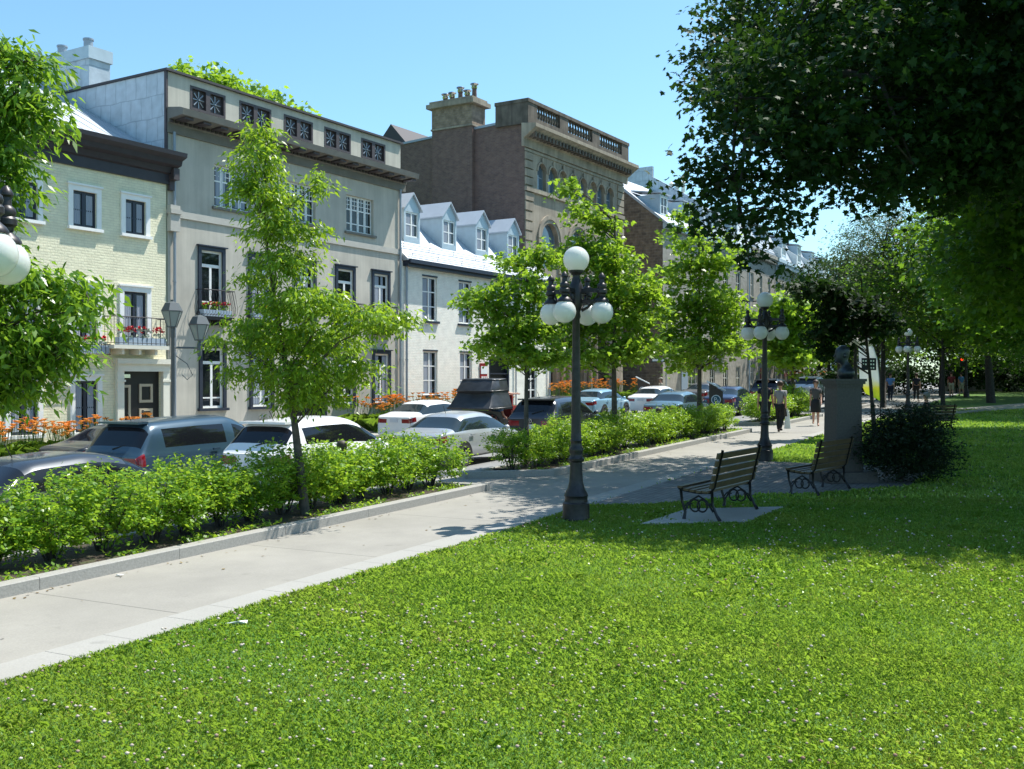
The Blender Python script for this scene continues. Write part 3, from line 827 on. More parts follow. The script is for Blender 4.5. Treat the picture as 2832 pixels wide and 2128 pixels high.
# ---- grey stucco building
B = house('stucco_building', 'grey stucco three-storey building with a row of dark attic grilles above a deep cornice', 'building', P_on(0), FANG)
w1 = [(1.54, 2.53, 1.0, 3.16), (3.98, 4.97, 1.0, 3.16), (8.84, 9.83, 1.0, 3.16), (11.24, 12.23, 1.0, 3.16)]
w2 = [(x, x + .99, 4.45, 6.66) for x in (1.5, 3.94, 6.38, 8.82, 11.2)]
w3 = [(2.14, 3.93, 8.3, 9.85), (5.78, 7.5, 8.3, 9.85), (9.40, 11.2, 8.3, 9.85)]
pan = [(1.03, 2.67, 11.57, 12.42), (3.36, 5.0, 11.57, 12.42), (5.69, 7.34, 11.57, 12.42), (8.03, 9.68, 11.57, 12.42), (10.37, 12.02, 11.57, 12.42)]
dh = (5.85, 8.2, -.6, 2.3)
mb = MB()
wall_mesh(mb, .04, 13.12, -1.3, 7.66, w1 + w2 + [dh])
wall_mesh(mb, .04, 13.12, 7.9, 12.66, w3 + pan, y=.0)
mb.quad((13.12, 0, -1.3), (13.12, 12, -1.3), (13.12, 12, 12.66), (13.12, 0, 12.66))
mb.quad((.04, 12, -1.3), (.04, 0, -1.3), (.04, 0, 9.0), (.04, 12, 9.0))
mb.build('wall', [M['grey_stucco']], B)
mb = MB(); mb.box(.0, 13.16, -.07, .05, 7.66, 7.9); mb.build('band_course', M['stucco_trim'], B)
for i, h in enumerate(w1): window(B, *h, 'grey', curtain=(0, 2, 0, 1)[i])
for i, h in enumerate(w2): window(B, *h, 'grey', curtain=(0, 1, 2, 0, 2)[i])
for i, h in enumerate(w3): window(B, *h, 'grey_wide', curtain=1 if i == 0 else 0, rec=.2)
for h in pan:     # attic grille: dark board with two eight-spoked stars
    w_, h_ = h[1] - h[0], h[3] - h[2]
    def gr(mb, w_=round(w_, 2), h_=round(h_, 2)):
        mb.box(0, w_, .10, .14, 0, h_, 0)
        for a, b, c, d in ((0, w_, 0, .09), (0, w_, h_ - .09, h_), (0, .09, .09, h_ - .09), (w_ - .09, w_, .09, h_ - .09), (w_ / 2 - .1, w_ / 2 + .1, .09, h_ - .09)):
            mb.box(a, b, -.015, .099, c, d, 0)
    o = link('attic_grille', mesh_of(('attic_grille', round(w_, 2)), gr, [M['brown_trim']]), B, (h[0], 0, h[2]))
    for si_, cx_ in enumerate((round(w_, 2) * .27, round(w_, 2) * .73)):
      def star(mb, w_=round(w_, 2), h_=round(h_, 2), cx=cx_):
            for k in range(8):
                a = k * math.pi / 4; r = .30
                ex = min(1, .26 / max(abs(math.cos(a)), 1e-3) / r) if abs(math.cos(a)) > .3 else 1
                p = Vector((cx + math.cos(a) * .06, .075, h_ / 2 + math.sin(a) * .06)); q = Vector((cx + math.cos(a) * r * ex, .075, h_ / 2 + math.sin(a) * r * ex))
                mb.tube([p, q], [.018, .026], 5)
            mb.lathe([(.001, -.02), (.06, -.02), (.06, .02), (.001, .02)], 10, (cx, .075, h_ / 2))
      link('star', mesh_of(('star', round(w_, 2), si_), star, [M['pipe_metal']]), o)
def mitre(x0, x1, prof, mat, name, parent, ret=.0):
    return cornice(parent, x0, x1, prof, mat, name)
mitre(-.02, 13.4, [(0, 10.55), (-.08, 10.55), (-.08, 10.86), (-.14, 10.9), (-.14, 11.0), (-.82, 11.06), (-.86, 11.28), (-.70, 11.33), (0, 11.42)], M['grey_cornice'], 'cornice', B)
mb = MB()
for k in range(66): mb.box(.05 + k * .2, .15 + k * .2, -.2, -.141, 10.9, 10.99)
for k in range(17): mb.box(.2 + k * .8, .55 + k * .8, -.72, -.2, 10.965, 11.035)
mb.build('dentils', M['brown_trim'], B)
mb = MB(); mb.box(-.10, 13.2, -.12, 12, 12.66, 12.74); mb.build('roof', M['dark_roof'], B)
mb = MB(); mb.box(-.03, .035, .05, 12, 9.0, 12.655); mb.build('metal_cladding', M['plate_metal'], B)
mb = MB(); mb.box(-.06, .02, -.05, .055, 9.0, 12.66); mb.build('corner_trim', M['brown_trim'], B)
# plated chimney
mb = MB(); mb.box(-.05, .85, 4.1, 9.3, 12.75, 13.75); ch = mb.build('chimney', M['plate_metal'], B)
mb = MB(); mb.box(-.12, .92, 4.03, 9.37, 13.75, 14.2); mb.build('chimney_cap', M['dormer_metal'], ch)
for y in (4.75, 6.3, 7.9):
    mb = MB(); mb.lathe([(.17, 0), (.17, .42), (.20, .42), (.20, .48), (.13, .48), (.13, .3)], 14, (.4, y, 14.2)); mb.build('chimney_pot', M['pipe_metal'], ch, smooth=True, auto=40)
# door
D = link('door', mesh_of(('door', 'grey'), lambda mb: (mb.box(5.85, 8.2, .16, .21, -.6, 2.3)), [M['door_black']]), B)
mb = MB()
for a in (5.85, 8.08): mb.box(a, a + .12, .0, .15, -.6, 2.3)
mb.box(5.97, 8.08, 0, .15, 2.18, 2.3); mb.box(6.98, 7.04, .05, .15, -.5, 1.7); mb.box(5.97, 8.08, .03, .15, 1.7, 1.78)
mb.build('door_frame', M['navy_paint'], D)
mb = MB(); mb.box(5.6, 8.4, -1.1, -.003, -1.2, -.6); mb.build('step', M['granite'], B)
for i in (0, 1, 3, 4):
    x = w2[i][0]
    bl = balcony(B, x - .22, x + 1.21, 4.28, .42, .95, M['iron'], bulge=.16, slab=False, bars=12)
    mb = MB(); mb.box(x - .16, x + 1.15, -.34, -.1, 4.29, 4.52); mb.build('planter', M['box_blue'], bl)
    flower_tuft(bl, x - .1, x + 1.1, -.22, 4.5, 70, M['red_petal'], hgt=.3)
def downpipe(parent, x, y, z0, z1, r=.05, hop=True):
    mb = MB(); mb.tube([(x, y, z0), (x, y, z1)], r, 8)
    for k in range(int((z1 - z0) / 2.5)): mb.lathe([(r * 1.3, 0), (r * 1.3, .06)], 10, (x, y, z0 + 1 + k * 2.5))
    if hop: mb.box(x - .14, x + .14, y - .1, y + .14, z1, z1 + .25)
    return mb.build('downpipe', M['pipe_metal'], parent, smooth=True, auto=40)
downpipe(B, .25, -.1, -.6, 10.6, .05, False); downpipe(B, 13.0, -.09, -.6, 10.6, .05, False)
mb = MB(); mb.box(.0, .42, -.2, -.001, 7.15, 8.05); mb.box(-.03, .45, -.26, -.002, 7.75, 7.9); mb.build('corbel', M['stucco_trim'], B)

# ---- white painted brick house with dormers
B = house('dormer_house', 'low white painted brick house with a metal roof and gabled dormers', 'house', P_on(0), FANG)
X0, X1 = 13.2, 26.8
ww = [(14.78, 15.95, 4.78, 6.86), (17.78, 18.87, 4.78, 6.86), (20.85, 21.95, 4.78, 6.86), (24.4, 25.5, 4.78, 6.86), (14.85, 15.98, 1.3, 3.36), (17.88, 18.95, 1.3, 3.36), (24.35, 25.42, .85, 2.68)]
dh = (20.5, 22.5, -.5, 3.2)
mb = MB(); wall_mesh(mb, X0, X1, -1.2, 7.46, ww + [dh])
mb.quad((X1, 0, -1.2), (X1, 9, -1.2), (X1, 9, 7.46), (X1, 0, 7.46))
mb.build('wall', [M['white_brick']], B)
for i, h in enumerate(ww): window(B, *h, 'white', rec=.16, curtain=2 if i in (0, 1, 4, 5) else 0)
D = link('door', mesh_of(('door', 'white'), lambda mb: mb.box(20.5, 22.5, .2, .26, -.5, 3.2), [M['door_black']]), B)
mb = MB(); mb.box(20.5, 20.6, .0, .19, -.5, 3.2); mb.box(22.4, 22.5, 0, .19, -.5, 3.2); mb.box(20.6, 22.4, .05, .19, 2.3, 2.36); mb.build('door_frame', M['navy_paint'], D)
mb = MB(); mb.prism([(-.32, 7.52), (3.8, 11.1), (8.5, 11.1), (8.5, 7.4), (-.32, 7.44)], 'x', X0 + .02, X1)
rf = mb.build('roof', M['roof_metal'], B)
mb = MB(); mb.box(X0 + .1, X1, -.45, -.33, 7.32, 7.5); mb.box(X0 + .1, X1, -.30, -.001, 7.18, 7.42); mb.build('gutter', M['navy_paint'], B)
mb = MB()
for (d, hh) in ((.12, .16), (.62, .2)):
    y = -.32 + d; z = 7.52 + d * .869
    for r in (.08, hh): mb.tube([(X0 + .2, y - .05, z + r), (X1 - .1, y - .05, z + r)], .016, 6)
    for k in range(7):
        x = X0 + .5 + k * 2.0; mb.tube([(x, y, z - .01), (x - .02, y - .08, z + hh + .04)], .012, 5)
mb.build('snow_guard', M['pipe_metal'], rf)
for x in (14.36, 17.42, 20.4, 23.5):
    d = empty('dormer', (x, .75, 8.45), parent=B)
    w_ = 1.24
    mb = MB()
    fr = [(0, 0), (w_, 0), (w_, 1.62), (w_ / 2, 2.3), (0, 1.62)]
    # body with window opening in front
    wall_mesh(mb, 0, w_, 0, 1.62, [(.12, w_ - .12, .28, 1.46)], depth=.14)
    mb.poly([(0, 0, 1.62), (w_, 0, 1.62), (w_ / 2, 0, 2.3)])
    mb.quad((0, 0, 0), (0, 0, 1.62), (0, 2.2, 1.62), (0, 2.2, 0)); mb.quad((w_, 0, 0), (w_, 2.2, 0), (w_, 2.2, 1.62), (w_, 0, 1.62))
    mb.build('dormer_wall', M['dormer_metal'], d)
    mb = MB()
    for sgn in (0, 1):
        a = (-.1 if sgn == 0 else w_ + .1); 
        pts = [(a, 1.53), (w_ / 2, 2.32), (w_ / 2, 2.39), (a, 1.60)]
        mb.prism(pts, 'y', -.12, 2.8)
    mb.build('dormer_roof', M['roof_metal'], d)
    window(d, .12, w_ - .12, .28, 1.46, 'dormer', rec=.12, curtain=2)
downpipe(B, 13.45, -.1, -.6, 7.2, .055); downpipe(B, 26.7, -.1, -.4, 7.2, .05, False); downpipe(B, 23.05, -.08, -.4, 7.2, .04, False)
SB = tag(link('notice_board', mesh_of(('notice_board',), lambda mb: (mb.box(-.32, .32, 0, .04, 0, 1.05, 0), mb.box(-.34, .34, -.012, .05, 1.05, 1.1, 0), mb.box(-.29, .29, -.014, -.001, .56, .95, 1), [mb.box(-.24 + .18 * k, -.24 + .18 * k + .11, -.014, -.001, .08, .44, 1) for k in range(3)]), [M['red_paint'], M['cloth_white']]), None), 'small red and white notice board on the white brick wall by the dark doorway', 'sign')
SB.location = Vector(P_on(19.95, -.06)) + Vector((0, 0, 1.75)); SB.rotation_euler = (0, 0, FANG)

# ---- sandstone hall with brick side wall
B = house('stone_hall', 'tall brown sandstone hall with arched windows, balustrade and bare red brick side wall', 'building', P_on(26.6, 1.5), FANG)
Wd, EZ = 13.0, 15.8
arch = [1.46, 2.78, 4.01, 5.36, 6.67, 8.03, 9.19, 10.48]
wA = [(x, x + 1.0, 13.1, 14.68) for x in arch]
wB = [(x, x + 2.0, 8.6, 11.3) for x in (1.9, 5.5, 9.1)]
dC = [(x, x + 1.7, .9, 5.6) for x in (2.05, 5.65, 9.25)]
mb = MB()
wall_mesh(mb, 0, Wd, -1, EZ, wA + wB + dC, depth=.35)
def spandrel(mb, x0, x1, zt, y=0.0, depth=.35, n=10):
    r = (x1 - x0) / 2; cx = (x0 + x1) / 2; zc = zt - r
    for s in (-1, 1):
        arc = [(cx + s * r * math.cos(a), zc + r * math.sin(a)) for a in np.linspace(0, math.pi / 2, n)]
        pts = arc + [(cx + s * r, zt)] if False else arc
        for i in range(n - 1):
            a, b = arc[i], arc[i + 1]
            mb.quad((a[0], y, a[1]), (cx + s * r, y, a[1]), (cx + s * r, y, b[1]), (b[0], y, b[1])) if i < n - 2 else mb.poly([(a[0], y, a[1]), (cx + s * r, y, a[1]), (cx + s * r, y, zt), (cx, y, zt)])
            mb.quad((a[0], y, a[1]), (b[0], y, b[1]), (b[0], y + depth, b[1]), (a[0], y + depth, a[1]))
for h in wA + wB + dC: spandrel(mb, h[0], h[1], h[3])
mb.quad((Wd, 0, -1), (Wd, 14, -1), (Wd, 14, EZ), (Wd, 0, EZ))
mb.build('wall', [M['sandstone']], B)
mb = MB()
mb.quad((0, 16, -1), (0, .02, -1), (0, .02, 16.85), (0, 16, 16.1))
mb.quad((.3, 16, -1), (.3, .02, -1), (.3, .02, 16.85), (.3, 16, 16.1))
mb.box(-.28, .0, 3.4, 6.3, 8, 16.9)
mb.build('side_wall', M['red_brick'], B)
mb = MB(); mb.prism([(.0, 16.86), (16, 16.11), (16, 16.23), (.0, 17.0)], 'x', -.08, .4); mb.build('coping', M['pipe_metal'], B)
for i, h in enumerate(wA):
    if i in (2, 5):
        mb = MB(); mb.box(h[0], h[1], .2, .3, h[2], h[3]); mb.build('blind_panel', M['sandstone'], B)
    else: window(B, *h, 'stone', rec=.3)
for h in wB: window(B, *h, 'stone', rec=.3)
for h in dC:
    o = link('door', mesh_of(('door', 'stone', round(h[0])), lambda mb, h=h: mb.box(h[0], h[1], .28, .34, h[2], h[3]), [M['door_black']]), B)
for h in wB:
    mb = MB()
    cx, r, zt = (h[0] + h[1]) / 2, 1.0, h[3]
    for (ra, rb, yy) in ((1.0, 1.22, .06), (1.22, 1.46, .11)):
        n = 16
        for i in range(n):
            a, b = math.pi * i / n, math.pi * (i + 1) / n
            pa = [(cx + q * math.cos(t), zt - r + q * math.sin(t)) for q, t in ((ra, a), (rb, a), (rb, b), (ra, b))]
            mb.prism(pa, 'y', -yy, -.001)
    for s in (-1, 1): mb.box(cx + s * 1.02 if s > 0 else cx - 1.44, cx + s * 1.02 + .42 if s > 0 else cx - 1.02, -.10, -.002, 8.4, zt - r)
    mb.build('arch_moulding', M['sandstone'], B)
for h in wA:
    mb = MB()
    cx, r, zt = (h[0] + h[1]) / 2, .5, h[3]
    n = 12
    for i in range(n):
        a, b = math.pi * i / n, math.pi * (i + 1) / n
        pa = [(cx + q * math.cos(t), zt - r + q * math.sin(t)) for q, t in ((.5, a), (.6, a), (.6, b), (.5, b))]
        mb.prism(pa, 'y', -.07, -.001)
    mb.box(cx - .07, cx + .07, -.1, -.071, zt - .02, zt + .34)
    mb.build('arch_moulding', M['sandstone'], B)
mb = MB()
mb.box(-.02, Wd + .02, -.16, -.002, 12.82, 13.06); mb.box(-.02, Wd + .02, -.12, -.003, 7.3, 7.55); mb.box(-.02, Wd + .02, -.14, -.004, .3, .8)
mb.box(-.02, Wd + .02, -.06, -.003, 15.1, 15.25)
for k in range(9):   # corner blocks and piers
    for x in (.0, Wd - .9): mb.box(x, x + .9, -.09, -.0015, 7.75 + k * .57, 8.2 + k * .57)
    if k < 4:
        for x in (.0, Wd - .9): mb.box(x, x + .9, -.09, -.0015, 13.2 + k * .48, 13.6 + k * .48)
for x in (1.3, 4.1, 4.9, 7.7, 8.5, 11.3):
    mb.box(x, x + .42, -.2, -.005, .8, 1.3); mb.tube([(x + .21, -.12, 1.3), (x + .21, -.12, 5.2)], [.16, .13], 10); mb.box(x, x + .42, -.2, -.005, 5.2, 5.5)
mb.build('stone_trim', M['sandstone'], B)
cornice(B, -.35, Wd + .5, [(0, 15.3), (-.12, 15.3), (-.14, 15.75), (-.3, 15.85), (-.85, 16.25), (-.95, 16.3), (-.95, 16.5), (0, 16.6)], M['sandstone'])
mb = MB()
for k in range(32): mb.box(.0 + k * .41, .2 + k * .41, -.72, -.15, 15.82, 16.1)
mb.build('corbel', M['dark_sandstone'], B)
pb = empty('balustrade', (0, -.35, 16.6), parent=B)
mb = MB()
mb.box(-.2, Wd + .15, .0, .34, 0, .42); mb.box(-.24, Wd + .2, -.04, .38, 1.2, 1.4)
for x in (-.2, 3.55, 7.8, 12.1): mb.box(x, x + 1.05, .003, .337, .42, 1.2)
mb.box(-.2, .35, .34, 2.2, 0, 1.2); mb.box(-.24, .39, .34, 2.24, 1.2, 1.4)
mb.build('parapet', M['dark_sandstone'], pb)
for (a, b) in ((.85, 3.55), (4.6, 7.8), (8.85, 12.1)):
    mb = MB()
    n = 9
    for k in range(n):
        x = a + (b - a) * (k + .5) / n
        mb.lathe([(.07, .42), (.06, .5), (.125, .68), (.05, .98), (.08, 1.08), (.08, 1.2)], 8, (x, .17, 0))
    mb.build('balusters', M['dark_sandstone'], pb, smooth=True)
mb = MB(); mb.box(-.3, 1.1, 3.4, 6.3, 16.9, 18.2); chm = mb.build('chimney', M['chimney_brick'], B)
mb = MB(); mb.box(-.55, 1.35, 3.15, 6.55, 18.2, 18.45); mb.box(-.42, 1.2, 3.3, 6.4, 18.45, 18.62); mb.box(-.36, 1.14, 3.35, 6.35, 16.9, 17.0); mb.build('chimney_cap', M['sandstone'], chm)
for y, h_ in ((3.7, .62), (4.2, .3), (4.7, .55), (5.3, .32), (5.8, .3)):
    mb = MB(); mb.lathe([(.15, 0), (.13, h_), (.001, h_)], 12, (.4, y, 18.62)); pot = mb.build('chimney_pot', M['red_brick_x'], chm, smooth=True, auto=40)
    mb = MB(); mb.lathe([(.17, 0), (.2, .1), (.14, .16), (.26, .26), (.24, .3), (.02, .36)], 12, (.4, y, 18.62 + h_)); mb.build('cowl', M['chrome'], pot, smooth=True, auto=40)
mb = MB(); mb.box(.35, Wd, .3, 16, 16.0, 16.12); mb.build('roof', M['dark_roof'], B)
mb = MB(); mb.prism([(0, 16.3), (0, 17.0), (1.2, 18.3), (2.4, 17.0), (2.4, 16.3)], 'x', .2, 5.5, 0); 
o = mb.build('skylight', M['dark_roof'], B, loc=(0, 8.6, -.4))

# ---- corner house across the side street, and the far terrace
D2 = R(90 - 33.3); D3 = R(90 - 27.8)
def glaze(B, wins, style='plain', rec=.16):
    for h in wins: window(B, *h, style, rec=rec)
B = house('rubble_house', 'brown rubble stone corner house with steep metal roof beside the sandstone hall', 'house', (10.5, 72.3, 0), D2)
wn = [(x, x + 1.0, z, z + 1.9) for x in (1.1, 4.6) for z in (4.7, 8.6)] + [(4.4, 5.9, .5, 2.9)]
mb = MB(); wall_mesh(mb, 0, 7.2, -.5, 13, wn); mb.build('wall', M['greystone'], B)
mb = MB(); mb.poly([(0, 9, -.5), (0, 0, -.5), (0, 0, 13), (0, 4.5, 16.6), (0, 9, 13)]); mb.poly([(.35, 9, -.5), (.35, 0, -.5), (.35, 0, 13), (.35, 4.5, 16.6), (.35, 9, 13)]); mb.build('gable_wall', M['rubble'], B)
mb = MB(); mb.prism([(-.35, 12.95), (4.5, 16.85), (9.3, 12.95), (9.3, 12.8), (4.5, 16.62), (-.35, 12.75)], 'x', -.06, 7.2); rf = mb.build('roof', M['roof_metal'], B)
glaze(B, wn)
mb = MB(); mb.box(0, 7.2, -.3, -.002, 12.55, 12.95); mb.build('gutter', M['dormer_metal'], B)
def flat_dormer(B, x, y, z, w_=1.3, h_=1.7, dep=2.2):
    d = empty('dormer', (x, y, z), parent=B)
    mb = MB(); wall_mesh(mb, 0, w_, 0, h_, [(.15, w_ - .15, .3, h_ - .15)], depth=.12)
    mb.quad((0, 0, 0), (0, 0, h_), (0, dep, h_), (0, dep, 0)); mb.quad((w_, 0, 0), (w_, dep, 0), (w_, dep, h_), (w_, 0, h_))
    mb.build('dormer_wall', M['dormer_metal'], d)
    mb = MB(); mb.prism([(-.15, h_), (dep, h_ + .35), (dep, h_ + .45), (-.15, h_ + .08)], 'x', -.12, w_ + .12); mb.build('dormer_roof', M['roof_metal'], d)
    window(d, .15, w_ - .15, .3, h_ - .15, 'dormer', rec=.1)
flat_dormer(B, .6, .5, 13.4); flat_dormer(B, 4.4, .5, 13.4)
for x in (3.2, 5.6):
    mb = MB(); mb.prism([(-.9, 3.0), (0, 4.0), (0, 3.92), (-.86, 2.95)], 'x', x, x + 1.7); mb.prism([(-.9, 2.72), (-.9, 3.0), (-.88, 3.0), (-.88, 2.72)], 'x', x, x + 1.7); mb.build('awning', M['cloth_black'], B)
mb = MB()
for y, h_ in ((3, .5), (3.6, .7)): mb.lathe([(.15, 0), (.13, h_), (.2, h_ + .1), (.02, h_ + .2)], 8, (.25, y + 1, 16.3))
mb.build('chimney_pot', M['offwhite'], B)

B = house('plastered_house', 'taller grey stone house with a big pale metal firewall behind the corner house dormers', 'house', (10.5 + 7.22 * math.cos(D2), 72.3 + 7.22 * math.sin(D2), 0), D2)
wn = [(x, x + 1.0, z, z + 1.9) for x in (1.2, 3.9, 6.6) for z in (1.2, 4.9, 8.9)]
mb = MB(); wall_mesh(mb, 0, 9.2, -.5, 13.0, wn); mb.build('wall', M['greystone'], B)
glaze(B, wn)
mb = MB(); mb.poly([(.0, 9.5, 12.9), (0, -.25, 12.9), (0, .2, 15.4), (0, 4.3, 17.8), (0, 4.3, 18.6), (0, 8.8, 18.6), (0, 9.5, 16)]); mb.poly([(.3, 9.5, 12.9), (.3, -.25, 12.9), (.3, .2, 15.4), (.3, 4.3, 17.8), (.3, 4.3, 18.6), (.3, 8.8, 18.6), (.3, 9.5, 16)])
mb.prism([(-.25, 12.9), (.2, 15.4), (4.3, 17.8), (4.3, 18.6), (4.3, 12.9)], 'x', .01, .29)
mb.build('firewall', M['plate_metal'], B)
mb = MB()
for k in range(3): mb.lathe([(.16, 0), (.14, .7), (.22, .75), (.02, .95)], 8, (.5, 1.9 + k * .5, 16.4))
mb.build('chimney_pot', M['offwhite'], B)
mb = MB(); mb.prism([(-.3, 12.95), (1.2, 15.6), (5, 16.6), (9.3, 12.95)], 'x', .3, 9.2); mb.build('roof', M['roof_metal'], B)
for x in (1.6, 5.6): flat_dormer(B, x, .0, 13.2)
mb = MB(); mb.box(0, 9.2, -.35, -.002, 12.5, 12.95); mb.build('gutter', M['dormer_metal'], B)
mb = MB(); mb.box(4.2, 6.3, -1.3, -.003, 8.2, 8.32); mb.tube([(4.4, -1.2, 8.2), (4.4, -.02, 7.2)], .03, 5); mb.tube([(6.1, -1.2, 8.2), (6.1, -.02, 7.2)], .03, 5); mb.build('canopy', M['iron'], B)

far = [('mansard_house', 'grey stone house with iron roof railing and bracketed cornice in the far terrace', 9.3, 'mansard'),
       ('terrace_house', 'first grey terrace house beyond the bracketed cornice, white firewall and roof', 6.4, 'unit'),
       ('terrace_house', 'second grey terrace house up the far row, white firewall and roof', 6.4, 'unit'),
       ('terrace_house', 'third grey terrace house up the far row, partly behind leaves', 6.4, 'unit'),
       ('terrace_house', 'farthest grey terrace house of the row, beside the chimney gable', 6.4, 'unit')]
x = 0.0
for nm, lb, wd, kd in far:
    B = house(nm, lb, 'house', (19.5 + x * math.cos(D3), 86 + x * math.sin(D3), 0), D3, 'houses of the far terrace')
    wn = [(a, a + .95, z, z + 2.0) for a in ([1.0, 3.9, 6.8] if kd == 'mansard' else [.9, 2.8, 4.7]) for z in (1.6, 5.2, 9.0)]
    mb = MB(); wall_mesh(mb, .01, wd - .01, -.5, 13.0, wn); mb.build('wall', M['greystone'], B); glaze(B, wn)
    mb = MB(); mb.box(0.01, wd - .01, -.4, -.002, 12.75, 13.05)
    for k in range(int(wd / .45)): mb.box(.1 + k * .45, .28 + k * .45, -.34, -.003, 12.35, 12.75)
    mb.build('cornice', M['dormer_metal'] if kd != 'mansard' else M['greystone'], B)
    mb = MB(); mb.prism([(-.3, 13.05), (.9, 15.2), (5, 17.0), (10, 13.05)], 'x', .02, wd - .02); mb.build('roof', M['roof_metal'], B)
    if kd == 'unit':
        mb = MB(); mb.prism([(-.6, 13.06), (-.6, 13.9), (5, 17.6), (8, 16.5), (8, 13.06)], 'x', -.15, .2); mb.build('firewall', M['white_paint'], B)
        flat_dormer(B, 2.4, -.1, 13.3, 1.6, 1.9)
    else:
        for a in (1.2, 4.4, 7.2): flat_dormer(B, a, .3, 13.2, 1.1, 2.2)
        mb = MB()
        for r in range(4): mb.tube([(.2, -.3, 13.2 + .22 * r), (wd - .1, -.3, 13.2 + .22 * r)], .02, 5)
        mb.build('roof_railing', M['pipe_metal'], B)
    mb = MB(); mb.tube([(.25, -.1, -.3), (.25, -.1, 12.6)], .06, 6); mb.build('downpipe', M['dormer_metal'], B)
    o = link('door', mesh_of(('door', 'far'), lambda mb: mb.box(0, .9, -.03, .02, 0, 2.1), [M['red_paint']]), B, (wd * .5 - .4 + (1.0 if kd == 'unit' else 0), 0, .9 if kd != 'unit' else .5))
    if kd == 'unit': o.location.x = wd * .5 + .6
    x += wd
B = house('gabled_house', 'pale house with a tall chimney gable closing the far end of the terrace', 'house', (44.5, 139, 0), R(40))
mb = MB(); wall_mesh(mb, 0, 11, -.5, 12.5, [(a, a + 1, z, z + 1.8) for a in (1, 4, 7) for z in (5, 9)]); mb.quad((0, 9, -.5), (0, 0, -.5), (0, 0, 12.5), (0, 9, 12.5)); mb.build('wall', M['white_paint'], B)
glaze(B, [(a, a + 1, z, z + 1.8) for a in (1, 4, 7) for z in (5, 9)])
mb = MB(); mb.prism([(-.4, 12.4), (4.5, 15.8), (9.4, 12.4)], 'x', 0, 11); mb.build('roof', M['roof_metal'], B)
mb = MB(); mb.box(8.6, 9.6, 1.0, 3.4, 12.5, 18.0); mb.box(8.5, 9.7, .9, 3.5, 18.0, 18.4); mb.build('chimney', M['dormer_metal'], B)
# wall far away across the end of the park
o = tag(link('park_wall', mesh_of(('park_wall',), lambda mb: (mb.box(0, 40, 0, .6, -1, 2.6), mb.box(-.05, 40.05, -.06, .66, 2.6, 2.8)), [M['greystone']])), 'long grey stone wall at the far side of the park beyond the trees', 'wall')
o.location = (38, 92, .9); o.rotation_euler = (0, 0, R(-35))
# ------------------------------------------------------------------ vegetation
def unit(v): return v / np.maximum(np.linalg.norm(v, axis=-1, keepdims=True), 1e-9)

SHAPES = {
 'lance': (np.array([[0, 0, 0], [.35, .16, .03], [1, 0, -.06], [.35, -.16, .03]]), None),
 'oval': (np.array([[0, 0, 0], [.3, .26, .03], [.72, .2, .02], [1, 0, -.05], [.72, -.2, .02], [.3, -.26, .03]]), None),
 'maple': (np.array([[0, 0, 0], [.10, .18, 0], [.02, .46, -.04], [.30, .34, .02], [.42, .58, -.05], [.58, .24, .02], [1.0, 0, -.08],
                     [.58, -.24, .02], [.42, -.58, -.05], [.30, -.34, .02], [.02, -.46, -.04], [.10, -.18, 0]]), None),
 'kite': (np.array([[0, 0, 0], [.4, .34, .04], [1, 0, -.04], [.4, -.34, .04]]), None),
}

def clusters_in(blobs, n, g, shell=.55):
    """cluster centres in a union of ellipsoids ((cx,cy,cz),(rx,ry,rz))"""
    C = np.array([b[0] for b in blobs], float); Rr = np.array([b[1] for b in blobs], float)
    vol = np.prod(Rr, 1) ** .75; p = vol / vol.sum()
    i = g.choice(len(blobs), n, p=p)
    d = unit(g.normal(size=(n, 3)))
    r = g.random(n) ** (1 / 2.0) * (1 - shell) + shell * g.random(n) ** .35
    r = np.clip(r + g.normal(0, .07, n), .05, 1.18)
    pts = C[i] + d * Rr[i] * r[:, None]
    return pts, d, i

def leaves(pts, dirs, per, rad, size, shape, g, droop=.5, flat=.6, tilt=.7):
    n = len(pts) * per
    # each cluster is a spray: leaves strung along a twig that points outwards and sags
    ax = unit(dirs * np.array([1, 1, .25]) + g.normal(size=dirs.shape) * np.array([.45, .45, .25]) + np.array([0, 0, .12 - .25 * droop]))
    u = g.uniform(-1.1, 1.3, (n, 1))
    axr = np.repeat(ax, per, 0)
    c = np.repeat(pts, per, 0) + axr * u * rad * 1.5 + g.normal(size=(n, 3)) * rad * .5 * np.array([1, 1, flat])
    c[:, 2] -= (np.maximum(u[:, 0], 0) ** 2) * rad * droop * .5
    out = unit(np.repeat(dirs, per, 0) + axr * 1.2)
    d = out * np.array([1, 1, .3]) * .7 + g.normal(size=(n, 3)) * .75
    d[:, 2] = d[:, 2] * .5 - droop
    d = unit(d)
    up = np.array([0, 0, 1.0]) + g.normal(size=(n, 3)) * tilt
    q = unit(np.cross(up, d)); nn = np.cross(d, q)
    s = size * g.uniform(.6, 1.25, n)
    T = SHAPES[shape][0]; k = len(T)
    V = c[:, None, :] + (T[None, :, 0, None] * d[:, None, :] + T[None, :, 1, None] * q[:, None, :] + T[None, :, 2, None] * nn[:, None, :]) * s[:, None, None]
    F = np.arange(n)[:, None] * k + np.arange(k)[None]
    base = np.repeat(g.uniform(.1, .85, len(pts)), per)
    rnd = np.clip(base + g.normal(0, .18, n), 0, .92)
    return V.reshape(-1, 3), F, rnd

